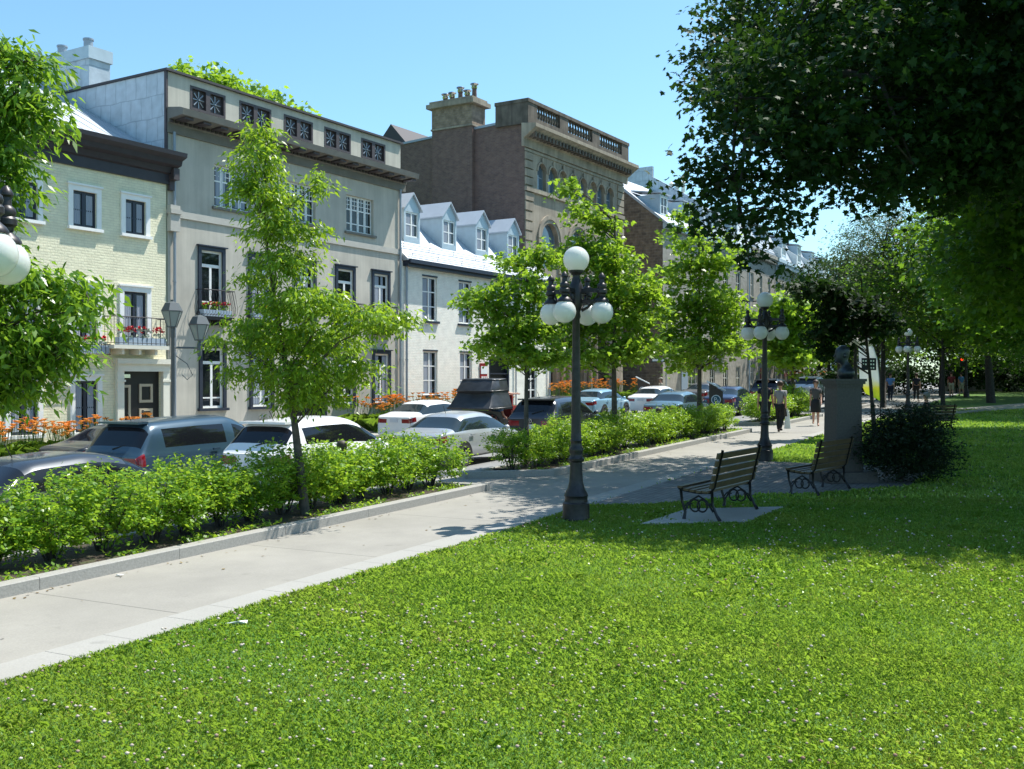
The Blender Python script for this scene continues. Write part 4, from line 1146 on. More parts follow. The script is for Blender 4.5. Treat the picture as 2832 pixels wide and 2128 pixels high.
def make_tree(name, loc, blobs, trunk_top, trunk_r, n_cl, per, rad, size, shape, leaf, bark='bark', seed=1, label=None, group=None, droop=.5, lean=(0, 0), limbs=3, flat=.6, trunk_pts=None, shell=.55, cat='tree'):
    g = np.random.default_rng(seed); rd = random.Random(seed)
    root = empty(name, loc, 0, label, cat, group)
    pts, dirs, ib = clusters_in(blobs, n_cl, g, shell)
    V, F, r = leaves(pts, dirs, per, rad, size, shape, g, droop, flat)
    link('crown', np_mesh('crown', V, F, M[leaf], r), root)
    mb = MB()
    tp = trunk_pts or [(0, 0, -.15), (lean[0] * .3 + rd.uniform(-.03, .03), lean[1] * .3, trunk_top * .35), (lean[0] * .7, lean[1] * .7 + rd.uniform(-.04, .04), trunk_top * .7), (lean[0], lean[1], trunk_top)]
    m = len(tp)
    mb.tube(tp, [trunk_r * (1.25 if i == 0 else 1 - .75 * i / (m - 1)) for i in range(m)], 10)
    tpv = [Vector(p) for p in tp]
    def trunk_at(z):
        for a, b in zip(tpv[:-1], tpv[1:]):
            if a.z <= z <= b.z: return a.lerp(b, (z - a.z) / max(b.z - a.z, 1e-6))
        return tpv[-1] if z > tpv[-1].z else tpv[0]
    low = trunk_top * (.3 if trunk_r < .25 else .62)
    ends = []
    for (c, rr) in blobs:
        for k in range(limbs):
            e = Vector((c[0] + rd.uniform(-.6, .6) * rr[0], c[1] + rd.uniform(-.6, .6) * rr[1], c[2] + rd.uniform(-.3, .6) * rr[2]))
            hd = math.hypot(e.x - tpv[-1].x, e.y - tpv[-1].y)
            s = trunk_at(min(max(e.z - .4 * hd - .25, low), trunk_top * .97))
            if trunk_r > .25 and c[2] < 5.2:      # low sprays hang from the bough above them
                up_ = min((q[0] for q in blobs if q[0][2] > c[2] + .8), key=lambda q: (Vector(q) - e).length)
                s = Vector(up_)
            mid = s.lerp(e, .5) + Vector((rd.uniform(-.1, .1), rd.uniform(-.1, .1), .1 * hd))
            r0 = trunk_r * (.35 if trunk_r < .25 else .26) * min(1, .4 + (e - s).length / 4)
            mb.tube([s, mid, e], [r0, r0 * .6, r0 * .2], 6, cap=False)
            ends.append((mid, e))
    idx = g.choice(len(pts), min(len(pts), 220), replace=False)
    for i in idx:
        p = Vector(pts[i]); mid, e = min(ends, key=lambda q: min((q[1] - p).length, (q[0] - p).length))
        s = e if (e - p).length < (mid - p).length else mid
        if (s - p).length < .05: continue
        mb.tube([s, s.lerp(p, .5) + Vector((0, 0, .04)), p], [trunk_r * .07, trunk_r * .05, trunk_r * .025], 4, cap=False)
    mb.build('trunk', M[bark], root, smooth=True)
    return root

def blob_list(lst, Y, base, depth=1.0, k2=.9):
    """ellipsoids measured on the photograph at distance Y -> metres around the trunk foot (dx, dy, z)"""
    k = Y / 2870
    out = []
    for (x, y, rx, ry) in lst:
        X = (x * 1.28 - 1416) * k; z = 2.03 + (1050 - y * 1.28) * k
        a, b = rx * 1.28 * k * k2, ry * 1.28 * k * k2
        dy = random.uniform(-.5, .5) * a * depth
        out.append(((X - base[0], dy, z - base[2]), (a, a * depth, b)))
    return out

def tree_here(name, s, t, lst, trunk_top, trunk_r, n_cl, per, rad, size, shape, leaf, label, group='young trees in the planting beds', seed=1, dz=.09, **kw):
    b = Wg(s, t, dz)
    bl = blob_list(lst, b[1], b)
    return make_tree(name, b, bl, trunk_top, trunk_r, n_cl, per, rad, size, shape, leaf, seed=seed, label=label, group=group, **kw)

# young street trees along the beds (outline ellipses in photo units, placed at each trunk's own distance)
tree_here('street_tree', 11.93, 9.56, [(555, 290, 40, 38), (560, 345, 62, 45), (580, 425, 70, 42), (535, 405, 45, 30), (600, 490, 62, 38), (560, 500, 55, 30), (660, 500, 45, 20), (690, 400, 28, 26), (625, 570, 80, 40), (560, 600, 55, 22),
     (660, 660, 125, 46), (640, 735, 165, 46), (800, 690, 95, 38), (865, 690, 45, 30), (640, 810, 120, 50), (520, 700, 55, 30), (500, 800, 40, 25), (770, 800, 60, 40), (650, 860, 95, 26), (480, 745, 40, 22)],
     4.3, .062, 950, 22, .125, .105, 'lance', 'leaf_hick', 'slender young tree with drooping leaflets in front of the grey building', seed=11, droop=.75, lean=(-.65, .1), limbs=2)
tree_here('street_tree', 4.6, 9.7, [(0, 105, 70, 40), (45, 150, 60, 50), (10, 240, 90, 60), (70, 225, 50, 45), (0, 330, 75, 60), (40, 390, 38, 34), (-10, 440, 40, 34), (20, 600, 100, 50), (115, 620, 85, 45), (180, 665, 50, 32), (30, 720, 130, 62), (105, 775, 70, 42), (0, 830, 90, 50), (-150, 300, 140, 160), (-150, 600, 170, 160), (-130, 800, 150, 100), (-180, 450, 150, 150)],
     4.6, .075, 1250, 22, .125, .105, 'lance', 'leaf_ash', 'leafy tree hanging into the left edge of the picture before the cream house', seed=12, droop=.7, limbs=2)
tree_here('street_tree', 19.5, 9.8, [(1110, 565, 48, 34), (1170, 555, 60, 32), (1060, 650, 72, 36), (1020, 640, 32, 22), (1140, 625, 75, 45), (1120, 700, 92, 42), (1180, 690, 50, 50), (1135, 765, 92, 34), (1075, 745, 70, 36), (1195, 770, 46, 30)],
     4.0, .06, 360, 22, .15, .10, 'maple', 'leaf_maple', 'small round maple left of the five-globe lamp, before the white brick house', seed=13, droop=.3)
tree_here('street_tree', 24.7, 9.9, [(1228, 412, 34, 24), (1262, 455, 52, 36), (1300, 500, 52, 40), (1310, 560, 84, 46), (1250, 545, 55, 34), (1340, 620, 90, 50), (1260, 640, 85, 45), (1330, 690, 105, 50), (1400, 650, 42, 40), (1230, 715, 62, 45), (1380, 745, 66, 36), (1300, 770, 105, 36), (1210, 780, 40, 24)],
     6.0, .075, 520, 24, .18, .12, 'maple', 'leaf_maple', 'tall bright maple behind the five-globe lamp, before the sandstone hall', seed=14, droop=.3)
tree_here('street_tree', 31.8, 9.9, [(1470, 470, 30, 22), (1480, 520, 62, 38), (1575, 530, 40, 34), (1530, 575, 80, 40), (1470, 590, 60, 40), (1510, 650, 85, 46), (1470, 700, 60, 46), (1560, 690, 70, 46), (1600, 745, 52, 32), (1510, 750, 100, 34), (1440, 745, 50, 30), (1500, 790, 60, 18)],
     6.8, .075, 380, 24, .21, .14, 'maple', 'leaf_maple', 'bright maple between the two nearer lamps, before the rubble corner house', seed=15, droop=.3)
tree_here('street_tree', 45.6, 10.0, [(1700, 665, 50, 30), (1745, 690, 45, 36), (1680, 715, 55, 34), (1720, 740, 62, 32), (1700, 775, 58, 22), (1760, 745, 32, 30)],
     6.2, .08, 300, 18, .34, .23, 'maple', 'leaf_maple', 'bright maple right of the second lamp, over the dark parked cars', seed=16, droop=.3)
tree_here('street_tree', 56, 9.9, [(1790, 650, 42, 30), (1760, 690, 50, 36), (1810, 700, 40, 36), (1780, 745, 50, 32)],
     7.0, .09, 220, 17, .4, .28, 'maple', 'leaf_maple', 'pale green maple over the walk far behind the bronze bust', seed=17, droop=.3)
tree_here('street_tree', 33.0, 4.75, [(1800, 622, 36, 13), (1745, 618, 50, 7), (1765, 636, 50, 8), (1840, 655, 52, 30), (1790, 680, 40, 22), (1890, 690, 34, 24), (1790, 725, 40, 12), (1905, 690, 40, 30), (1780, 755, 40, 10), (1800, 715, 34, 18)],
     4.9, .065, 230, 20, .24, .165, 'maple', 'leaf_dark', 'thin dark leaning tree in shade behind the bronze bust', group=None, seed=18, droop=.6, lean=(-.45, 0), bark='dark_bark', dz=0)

# the big shade maple at upper right (its trunk stands just outside the frame)
bigl = [((5.3, 16.8, 7.0), (2.2, 2.4, 1.2)), ((4.1, 16.6, 5.75), (1.25, 1.6, .85)), ((4.0, 16.6, 4.5), (.75, 1.4, .5)), ((3.75, 16.6, 6.55), (.85, 1.2, .5)), ((3.3, 16.8, 5.15), (.6, .9, .4)), ((6.3, 17, 5.8), (1.9, 2.2, .62)), ((4.05, 16.5, 3.95), (.42, .8, .3)),
        ((8.4, 17, 6.2), (2.4, 2.5, 1.3)), ((6.0, 16.6, 5.15), (.75, 1.2, .38)), ((7.2, 17.2, 8.6), (2.8, 2.6, 1.7)), ((9.8, 18, 9.2), (3.3, 3.6, 2.6)), ((12.5, 18.5, 9.5), (4, 4.5, 3.6)), ((9.0, 21, 9.5), (3.2, 3.2, 2.6)), ((6.4, 22.4, 10.1), (2.4, 2.5, 1.7)), ((5.1, 21.7, 8.7), (1.5, 1.5, 1.2)), ((6.3, 23.6, 8.7), (2.0, 1.8, 1.4)), ((7.9, 26.0, 8.8), (2.0, 1.9, 1.4)), ((4.9, 19.8, 7.6), (1.4, 1.5, 1.1)), ((10, 15.2, 6.9), (2.4, 2.2, 1.4)),
        ((13, 15, 8), (3.2, 3, 2.4)), ((8.6, 16.5, 5.5), (1.5, 1.8, .55)), ((7.2, 18.5, 5.9), (2.2, 2, .9)), ((12, 24, 9), (4, 3.5, 3)), ((15.5, 19, 9), (3.5, 4, 3.4)), ((11.5, 19, 12.2), (4.5, 4.5, 2.6))]
bx, by = 11.8, 19.0
bz = G(bx, by)[2]
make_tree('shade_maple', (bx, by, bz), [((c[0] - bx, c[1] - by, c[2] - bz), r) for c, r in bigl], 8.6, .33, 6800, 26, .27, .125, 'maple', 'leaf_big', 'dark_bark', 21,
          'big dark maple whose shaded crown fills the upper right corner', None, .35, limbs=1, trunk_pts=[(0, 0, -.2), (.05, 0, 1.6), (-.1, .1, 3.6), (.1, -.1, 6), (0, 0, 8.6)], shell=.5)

# park trees further back on the right: three kinds, each standing on its own ground
def park_tree(name, X, Y, h, r, leaf, seed, label, n_cl=1100, size=.24, shape='kite', low=.28, lean=(0, 0), tr=.14, group=None):
    g = random.Random(seed)
    bl = []
    for k in range(9):
        a = k * 2.4; zz = h * (low + (1 - low) * (k + .6) / 9.6); q = r * (.75 if k in (0, 8) else 1.0)
        rr = .62 * q * g.uniform(.8, 1.15)
        bl.append(((math.cos(a) * q * .55, math.sin(a) * q * .55, zz), (rr, rr, rr * .6)))
    return make_tree(name, G(X, Y), bl, h * .85, tr, n_cl, 10, r * .1, size, shape, leaf, 'dark_bark', seed, label, group, .35, lean, 2)
PG = 'park trees on the right'
park_tree('park_tree', 15.2, 27.5, 9.8, 3.9, 'leaf_back', 31, 'dense mid green tree just behind the dark yew at right', 2700, .19, 'maple', .45, group=PG)
park_tree('park_tree', 18.5, 34.5, 10.5, 3.8, 'leaf_back', 32, 'broad sunlit tree against the right edge behind the seated man', 2300, .22, 'maple', .32, group=PG)
park_tree('park_tree', 19.7, 55.1, 10.6, 2.9, 'leaf_far', 33, 'fine grey green tree at the edge of the sky gap on the right', 1900, .17, 'lance', .5, group=PG)
park_tree('park_tree', 21.8, 52.5, 10.5, 3.4, 'leaf_back', 34, 'slim tree behind the dark bush with thin straight stem', 1200, .24, 'kite', .3, tr=.10, group=PG)
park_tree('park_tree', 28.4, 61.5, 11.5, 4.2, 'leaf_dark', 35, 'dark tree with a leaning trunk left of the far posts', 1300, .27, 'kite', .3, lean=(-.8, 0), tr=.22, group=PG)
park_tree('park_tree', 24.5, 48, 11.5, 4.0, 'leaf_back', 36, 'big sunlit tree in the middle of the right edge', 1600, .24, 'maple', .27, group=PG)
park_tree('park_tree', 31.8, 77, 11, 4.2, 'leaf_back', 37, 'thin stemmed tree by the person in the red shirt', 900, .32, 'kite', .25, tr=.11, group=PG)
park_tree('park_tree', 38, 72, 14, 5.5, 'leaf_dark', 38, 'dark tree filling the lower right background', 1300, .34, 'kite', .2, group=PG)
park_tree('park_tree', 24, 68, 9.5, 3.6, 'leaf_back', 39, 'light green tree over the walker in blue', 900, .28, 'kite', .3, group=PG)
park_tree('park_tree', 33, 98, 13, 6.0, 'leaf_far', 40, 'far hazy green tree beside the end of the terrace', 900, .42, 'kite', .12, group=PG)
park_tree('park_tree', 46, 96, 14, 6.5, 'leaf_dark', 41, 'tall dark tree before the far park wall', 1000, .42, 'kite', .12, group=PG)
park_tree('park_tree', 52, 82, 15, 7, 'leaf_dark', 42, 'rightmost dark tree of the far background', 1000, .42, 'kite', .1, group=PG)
park_tree('park_tree', 15, 23.5, 11, 3.6, 'leaf_back', 43, 'shaded tree overhead at the right edge in front of the park trees', 1700, .18, 'maple', .5, tr=.2, group=PG)
# understorey bushes far off under the park trees
for i, (X, Y, w_, h_) in enumerate([(31, 82, 3.2, 2.4), (36, 84, 3.4, 2.6), (41, 86, 3.4, 2.2), (46, 88, 3.6, 2.8), (51, 90, 3.6, 2.6), (27.5, 80, 2.6, 2.2), (56, 92, 3.6, 3), (24, 78.5, 2.4, 2.0)]):
    make_tree('park_bush', G(X, Y), [((0, 0, h_ * .5), (w_ * .8, w_ * .5, h_ * .5)), ((w_ * .3, 0, h_ * .7), (w_ * .5, w_ * .4, h_ * .35))], h_ * .6, .06, 130, 18, .3, .26, 'kite', 'leaf_dark', 'dark_bark', 90 + i, 'low dark bush in the row before the far park wall', 'bushes before the far park wall', .1, limbs=1, cat='bush')
for i, (X, Y, h, r) in enumerate([(27.5, 90, 12, 4.5), (38, 88, 12, 5), (60, 84, 16, 7), (45, 80, 13, 5.5), (34, 64, 12, 4.6), (29, 53, 11.5, 4.0), (25.5, 44.0, 10.5, 3.6)]):
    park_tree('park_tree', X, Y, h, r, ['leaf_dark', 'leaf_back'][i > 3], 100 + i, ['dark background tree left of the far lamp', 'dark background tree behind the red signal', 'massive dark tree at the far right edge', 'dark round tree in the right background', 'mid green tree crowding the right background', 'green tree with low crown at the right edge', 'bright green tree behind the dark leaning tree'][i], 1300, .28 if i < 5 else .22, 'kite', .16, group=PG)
park_tree('park_tree', 17.6, 31.0, 11.5, 4.4, 'leaf_back', 44, 'dark crown at the right edge shading the far lawn', 2400, .22, 'maple', .36, tr=.2, group=PG)
park_tree('park_tree', 20.5, 26.5, 13, 5.0, 'leaf_back', 45, 'dark crown beyond the right edge, overhanging the lawn', 2000, .24, 'maple', .36, tr=.22, group=PG)
# tree rising behind the grey building
b0 = P_on(12.0, 16)
make_tree('garden_tree', (b0[0], b0[1], 0), [((2.6, 0, 16.9), (1.5, 2, 1.6)), ((4.3, 0, 16.6), (1.6, 2, 1.6)), ((6.1, 0, 15.9), (1.5, 2, 1.5)), ((7.6, 0, 15.0), (1.4, 2, 1.4)), ((8.7, 0, 14.0), (1.2, 2, 1.3)), ((3.4, 1, 13.5), (3, 3, 2.5)), ((6.5, 0, 12), (3, 3, 2.5))],
          11, .3, 1300, 16, .40, .30, 'maple', 'leaf_maple', 'bark', 51, 'bushy green tree rising behind the roof of the grey building', None, .3, lean=(5, 0))

# hedge shrubs: each bush a thing of its own
def shrub_proto(seed, h=.92, w=.62, n_cl=190, per=22, leaf='leaf_hedge', size=.060):
    g = np.random.default_rng(seed); rd = random.Random(seed)
    root = empty('hedge_shrub')
    bl = [((rd.uniform(-.25, .25) * w, rd.uniform(-.2, .2) * w, h * z), (w * rd.uniform(.8, 1.05), w * .85, h * .22)) for z in (.34, .56, .76)]
    bl.append(((rd.uniform(-.3, .3), rd.uniform(-.3, .1), h * .34), (w * .6, w * .5, h * .2)))
    pts, dirs, ib = clusters_in(bl, n_cl, g, .6)
    V, F, r = leaves(pts, dirs, per, .07, size, 'oval', g, .05, .8, .6)
    V[:, 2] = np.maximum(V[:, 2], .02)
    link('foliage', np_mesh('foliage', V, F, M[leaf], r), root)
    mb = MB()
    for k in range(10):
        a = rd.uniform(0, 6.28); e = Vector((math.cos(a) * w * rd.uniform(.2, .7), math.sin(a) * w * rd.uniform(.2, .6), h * rd.uniform(.5, .85)))
        mb.tube([(e.x * .15, e.y * .15, -.05), (e.x * .5, e.y * .5, h * .28), e], [.014, .011, .005], 5, cap=False)
    mb.build('stems', M['dark_bark'], root, smooth=True)
    return root
protos = [shrub_proto(60 + i, .95 + .06 * (i % 3), .60 + .05 * (i % 2)) for i in range(5)]
used = set()
def place_shrub(i, s, t, sc, rz, label, group):
    p = protos[i % 5]
    if i % 5 not in used: o = p; used.add(i % 5)
    else: o = dup(p)
    o.location = Wg(s, t, .09); o.rotation_euler = (0, 0, rz); o.scale = (sc, sc, sc)
    tag(o, label, 'shrub', group)
k = 0
for s in np.arange(.6, 16.15, .66):
    place_shrub(k, s, 9.85 + random.uniform(-.14, .14), random.uniform(.88, 1.02) * (.92 if s < 8 else 1), random.uniform(0, 6.28), 'light green hedge shrub in the nearest bed, in front of the parked cars', 'hedge shrubs of the nearest bed'); k += 1
for s in np.arange(19.15, 34.3, .72):
    place_shrub(k, s, 9.85 + random.uniform(-.14, .14), random.uniform(.84, 1.0), random.uniform(0, 6.28), 'light green hedge shrub in the middle bed behind the five-globe lamp', 'hedge shrubs of the middle bed'); k += 1
for s in np.arange(39.3, 46.7, .95):
    place_shrub(k, s, 9.9 + random.uniform(-.14, .14), random.uniform(1.1, 1.35), random.uniform(0, 6.28), 'hedge shrub in the far bed behind the walking couple', 'hedge shrubs of the far bed'); k += 1

# weeds along the bed edges and a scatter of fallen leaves
def ground_leaves(name, pts, size, mat, label, cat, lift):
    n = len(pts); g = rng
    th = g.uniform(0, 6.283, n); tl = g.normal(0, lift, n)
    d = np.stack([np.cos(th), np.sin(th), tl], 1); q = np.stack([-np.sin(th), np.cos(th), g.normal(0, lift, n)], 1)
    sz = size * g.uniform(.5, 1.3, n)[:, None]
    V = np.stack([pts, pts + d * sz * .5 + q * sz * .3, pts + d * sz, pts + d * sz * .5 - q * sz * .3], 1).reshape(-1, 3)
    tag(link(name, np_mesh(name, V, np.arange(n)[:, None] * 4 + np.arange(4)[None], mat, g.uniform(.1, .9, n))), label, cat, kind='stuff')
pp = []
for a, b in BEDS[:3]:
    for i in range(int((b - a) * 46)):
        s_ = random.uniform(max(a, -2) + 1.0, b - .4); e_ = abs(random.gauss(0, .16)); t_ = 9.17 + e_ if random.random() < .7 else random.uniform(9.2, 10.4)
        if math.sin(s_ * 2.1) + math.sin(s_ * 5.3 + 1) < -.35: continue
        for k in range(4): pp.append(Wg(s_ + random.gauss(0, .035), t_ + random.gauss(0, .035), .10 + random.uniform(0, .06)))
ground_leaves('weeds', np.array(pp), .055, M['leaf_hedge'], 'small weeds along the kerb edge of the planting beds', 'weeds', .5)
M['dead_leaf'] = leafmat('dead_leaf', (.10, .06, .03), (.26, .19, .07), (.2, .14, .05), .15, .7)
pp = [Wg(random.uniform(2, 34), (random.uniform(7.0, 8.9) if random.random() < .35 else 8.9 - abs(random.gauss(0, .08))), .008) for i in range(170)] + [Wg(random.uniform(2, 34), random.uniform(9.2, 10.4), .105) for i in range(420)]
ground_leaves('leaf_litter', np.array(pp), .05, M['dead_leaf'], 'scattered dry leaves on the walk and the bed soil', 'leaf litter', .2)

# dark yew bush
yb = [((0, 0, .55), (.85, .8, .55)), ((.25, .1, 1.0), (.75, .7, .45)), ((-.35, -.1, .75), (.6, .6, .45)), ((.45, 0, .5), (.65, .7, .5)), ((.5, .05, 1.3), (.35, .35, .3)), ((-.05, 0, 1.2), (.4, .4, .25))]
make_tree('yew_bush', G(7.35, 19.6), yb, .9, .05, 1150, 18, .12, .08, 'lance', 'leaf_yew', 'dark_bark', 71, 'dark needled bush in deep shade right of the bust pedestal', None, .0, limbs=2, cat='bush')

# daylilies and their leaves at the foot of the houses
def lily_proto(seed):
    g = np.random.default_rng(seed)
    root = empty('daylily_clump')
    n = 90
    th = g.uniform(0, 6.28, n); L_ = g.uniform(.35, .75, n); b = g.normal(0, .14, (n, 2))
    d = np.stack([np.cos(th), np.sin(th), np.zeros(n)], 1); q = np.stack([-np.sin(th), np.cos(th), np.zeros(n)], 1) * .02
    B0 = np.concatenate([b, np.zeros((n, 1))], 1); up = np.array([0, 0, 1.0])
    m1 = B0 + d * (L_ * .25)[:, None] + up * (L_ * .75)[:, None]; tp = B0 + d * (L_ * .75)[:, None] + up * (L_ * .62)[:, None]
    V = np.stack([B0 - q, B0 + q, m1 + q, tp, m1 - q], 1).reshape(-1, 3); F = np.arange(n)[:, None] * 5 + np.arange(5)[None]
    link('leaves', np_mesh('leaves', V, F, M['leaf_lily'], g.uniform(.1, .9, n)), root)
    mb = MB()
    for k in range(9):
        a = g.uniform(0, 6.28); r0 = g.uniform(.05, .4); h = g.uniform(.75, 1.05); c = (math.cos(a) * r0, math.sin(a) * r0, h)
        mb.tube([(c[0] * .3, c[1] * .3, 0), c], .006, 4, 1)
        for j in range(6):
            t = j * 1.047 + a
            e = Vector(c) + Vector((math.cos(t) * .085, math.sin(t) * .085, .05)); s1 = Vector((-math.sin(t), math.cos(t), 0)) * .026; md = Vector(c).lerp(e, .6) + Vector((0, 0, .025))
            mb.quad(c, md + s1, e, md - s1, 0)
    mb.build('blooms', [M['orange_petal'], M['leaf_lily']], root)
    return root
lp = [lily_proto(80 + i) for i in range(3)]; lu = set(); k = 0
def lily_row(L0, L1, b0_, b1_, n, label, group, z=None, sc=1.0):
    global k
    for i in range(n):
        L_ = L0 + (L1 - L0) * (i + random.uniform(.1, .9)) / n; b = random.uniform(b0_, b1_)
        X, Y, _ = P_on(L_, b)
        o = lp[k % 3] if k % 3 not in lu else dup(lp[k % 3]); lu.add(k % 3); k += 1
        s, t = st(X, Y)
        o.location = (X, Y, zg(s, t) + .12 if z is None else z); o.rotation_euler = (0, 0, random.uniform(0, 6.28)); q = random.uniform(.9, 1.25) * sc; o.scale = (q, q, q)
        tag(o, label, 'flowers', group)
lily_row(-9, -2.4, -2.6, -.7, 34, 'orange daylily clump in the bed before the cream house', 'daylilies before the cream house')
lily_row(8.6, 13, -2.6, -.6, 20, 'orange daylily clump by the right end of the grey building', 'daylilies before the grey building', sc=1.1)
lily_row(13.3, 20.2, -2.0, -.5, 26, 'orange daylily clump along the white brick house', 'daylilies before the white house', sc=1.15)
lily_row(27, 39, -.2, .9, 26, 'orange daylily clump at the foot of the sandstone hall', 'daylilies before the sandstone hall', sc=1.2)
for i in range(26):
    L_ = 8 + i * 1.5
    X = 19.5 + L_ * math.cos(D3) + 1.6 * math.sin(D3) * random.uniform(.5, 1.4); Y = 86 + L_ * math.sin(D3) - 1.6 * math.cos(D3)
    o = dup(lp[i % 3]); s, t = st(X, Y); o.location = (X, Y, zg(s, t) + .12); o.scale = (1.5, 1.5, 1.5); o.rotation_euler = (0, 0, i)
    tag(o, 'orange daylily clump in front of the far terrace doors', 'flowers', 'daylilies of the far terrace')
# ------------------------------------------------------------------ street furniture
def lamp(name='street_lamp'):
    root = empty(name)
    mb = MB()
    mb.lathe([(.195, -.05), (.20, .0), (.20, .03), (.195, .05), (.195, .25), (.17, .27), (.165, .30), (.165, .34), (.175, .36), (.16, .40), (.125, .46), (.10, .56), (.09, .70), (.088, .84), (.115, .86), (.118, .89), (.095, .91),
              (.085, .95), (.10, 1.0), (.10, 1.04), (.08, 1.07), (.078, 1.12), (.088, 1.15), (.078, 1.18), (.072, 1.3), (.062, 2.2), (.052, 2.9), (.066, 2.93), (.06, 3.0), (.075, 3.05), (.095, 3.12), (.10, 3.38), (.075, 3.42), (.05, 3.5), (.055, 3.53), (.10, 3.57), (.105, 3.60), (.09, 3.60)], 24)
    mb.build('post', M['lamp_iron'], root, smooth=True, auto=35)
    for k in range(4):
        a = k * math.pi / 2 + AX
        d = Vector((math.cos(a), math.sin(a), 0)); q = Vector((-d.y, d.x, 0))
        mb = MB()
        def P(r, w, z): return tuple(d * r + q * w + Vector((0, 0, z)))
        # flat pierced arm: tapered web with scroll below
        for (r0, r1, z0, z1, w) in ((.08, .44, 3.27, 3.33, .025), (.08, .30, 3.12, 3.17, .016)):
            mb.add([P(r0, -w, z0), P(r1, -w, z0 + (.0)), P(r1, w, z0), P(r0, w, z0), P(r0, -w, z1), P(r1, -w, z1), P(r1, w, z1), P(r0, w, z1)],
                   [(0, 3, 2, 1), (4, 5, 6, 7), (0, 1, 5, 4), (1, 2, 6, 5), (2, 3, 7, 6), (3, 0, 4, 7)])
        mb.tube([P(.09, 0, 3.02), P(.18, 0, 3.06), P(.28, 0, 3.15), P(.36, 0, 3.27)], [.022, .02, .018, .016], 8)
        mb.tube([P(.12 + .055 * math.cos(t), 0, 3.22 + .05 * math.sin(t)) for t in np.linspace(0, 6.28, 14)], .011, 6)
        c = d * .40
        mb.lathe([(.05, 3.215), (.052, 3.24), (.075, 3.26), (.075, 3.30), (.06, 3.32), (.07, 3.35), (.062, 3.38), (.04, 3.40), (.035, 3.46), (.05, 3.475), (.05, 3.49), (.035, 3.52), (.012, 3.545)], 14, (c.x, c.y, 0))
        mb.build('arm', M['lamp_iron'], root, smooth=True, auto=35)
        mb = MB(); mb.lathe([(.04, 3.22), (.05, 3.20), (.085, 3.17), (.105, 3.14), (.105, 3.125), (.09, 3.125)], 18, (c.x, c.y, 0)); mb.build('globe_cap', M['lamp_iron'], root, smooth=True, auto=35)
        mb = MB(); mb.ball((c.x, c.y, 2.985), .162, 28, 18); mb.build('globe', M['globe'], root, smooth=True)
    mb = MB(); mb.ball((0, 0, 3.755), .188, 30, 20); mb.build('globe', M['globe'], root, smooth=True)
    return root
L1 = lamp()
lamps = [(13.68, 6.08, 'nearest full five-globe lamp in the centre, standing at the edge of the lawn'),
         (4.6, 6.75, 'five-globe lamp cut off by the left edge, two white globes showing'),
         (24.2, 5.95, 'second five-globe lamp, above the wooden bench, its globes in shade'),
         (34.3, 5.55, 'third lamp, right behind the bronze bust and the flag'),
         (50.9, 5.9, 'lamp far up the walk by the man in a blue shirt'),
         (78.8, 5.3, 'farthest lamp beside the red signal')]
for i, (s, t, lb) in enumerate(lamps):
    o = L1 if i == 0 else dup(L1)
    o.location = Wg(s, t, 0); tag(o, lb, 'street lamp', 'five-globe park lamps')

def bench():
    root = empty('park_bench')
    LN = 1.85
    mb = MB()   # seat slats
    for k in range(5):
        y = .23 - k * .092; z = .445 + (.02 if k == 0 else 0) - .012 * min(k, 3)
        mb.box(-LN / 2, LN / 2, y - .038, y + .038, z - .016, z + .016)
    mb.build('seat', M['wood_slat'], root)
    mb = MB()   # back slats lean backwards
    for k in range(5):
        z = .50 + k * .105; y = -.215 - (z - .45) * .24
        d = Vector((0, -.24, 1)).normalized() * .042; n = Vector((0, 1, .24)).normalized() * .014
        c = Vector((0, y, z))
        vs = []
        for x in (-LN / 2, LN / 2):
            for a, b in ((-1, -1), (1, -1), (1, 1), (-1, 1)):
                p = c + d * a + n * b; vs.append((x, p.y, p.z))
        mb.add(vs, [(0, 1, 2, 3), (7, 6, 5, 4), (0, 4, 5, 1), (1, 5, 6, 2), (2, 6, 7, 3), (3, 7, 4, 0)])
    mb.build('backrest', M['wood_slat'], root)
    for x in (-LN / 2 + .13, LN / 2 - .13):
        mb = MB()
        mb.tube([(x, .30, .44), (x, .22, .41), (x, 0, .385), (x, -.18, .395), (x, -.235, .47), (x, -.36, 1.0)], .021, 8)   # seat rail and back rail
        mb.tube([(x, .27, .425), (x, .25, .25), (x, .20, .10), (x, .22, .0)], [.022, .02, .022, .03], 8)
        mb.tube([(x, -.20, .41), (x, -.21, .22), (x, -.27, .08), (x, -.32, .0)], [.022, .02, .022, .03], 8)
        mb.tube([(x, .20, .12), (x, .12, .27), (x, 0, .34), (x, -.12, .27), (x, -.22, .12)], .014, 7)
        for cy in (-.055, .055):
            mb.tube([(x, cy + .075 * math.cos(t), .20 + .085 * math.sin(t)) for t in np.linspace(0, 6.283, 18)], .013, 7)
        for cy, sgn in ((.16, 1), (-.17, -1)):
            mb.tube([(x, cy - sgn * .07, .22), (x, cy, .24), (x, cy + sgn * .05, .18)], .011, 6)
        mb.build('end_frame', M['iron'], root, smooth=True)
    return root
b1 = bench()
for i, (X, Y, rz, lb) in enumerate([(3.07, 15.40, 58, 'wooden slat bench with iron ends on the concrete slab, nearest of the three'),
                                    (5.36, 18.15, 52, 'shaded wooden bench on the pavers in front of the bust pedestal'),
                                    (8.0, 22.3, 50, 'wooden bench half hidden between the pedestal and the dark yew'),
                                    (14.0, 34.6, 28, 'bench under the seated man, behind the dark yew')]):
    o = b1 if i == 0 else dup(b1)
    o.location = G(X, Y, .02 if i < 2 else .0); o.rotation_euler = (0, 0, R(rz)); tag(o, lb, 'bench', 'park benches')
    if i: o.scale = (.9, .94, .94)

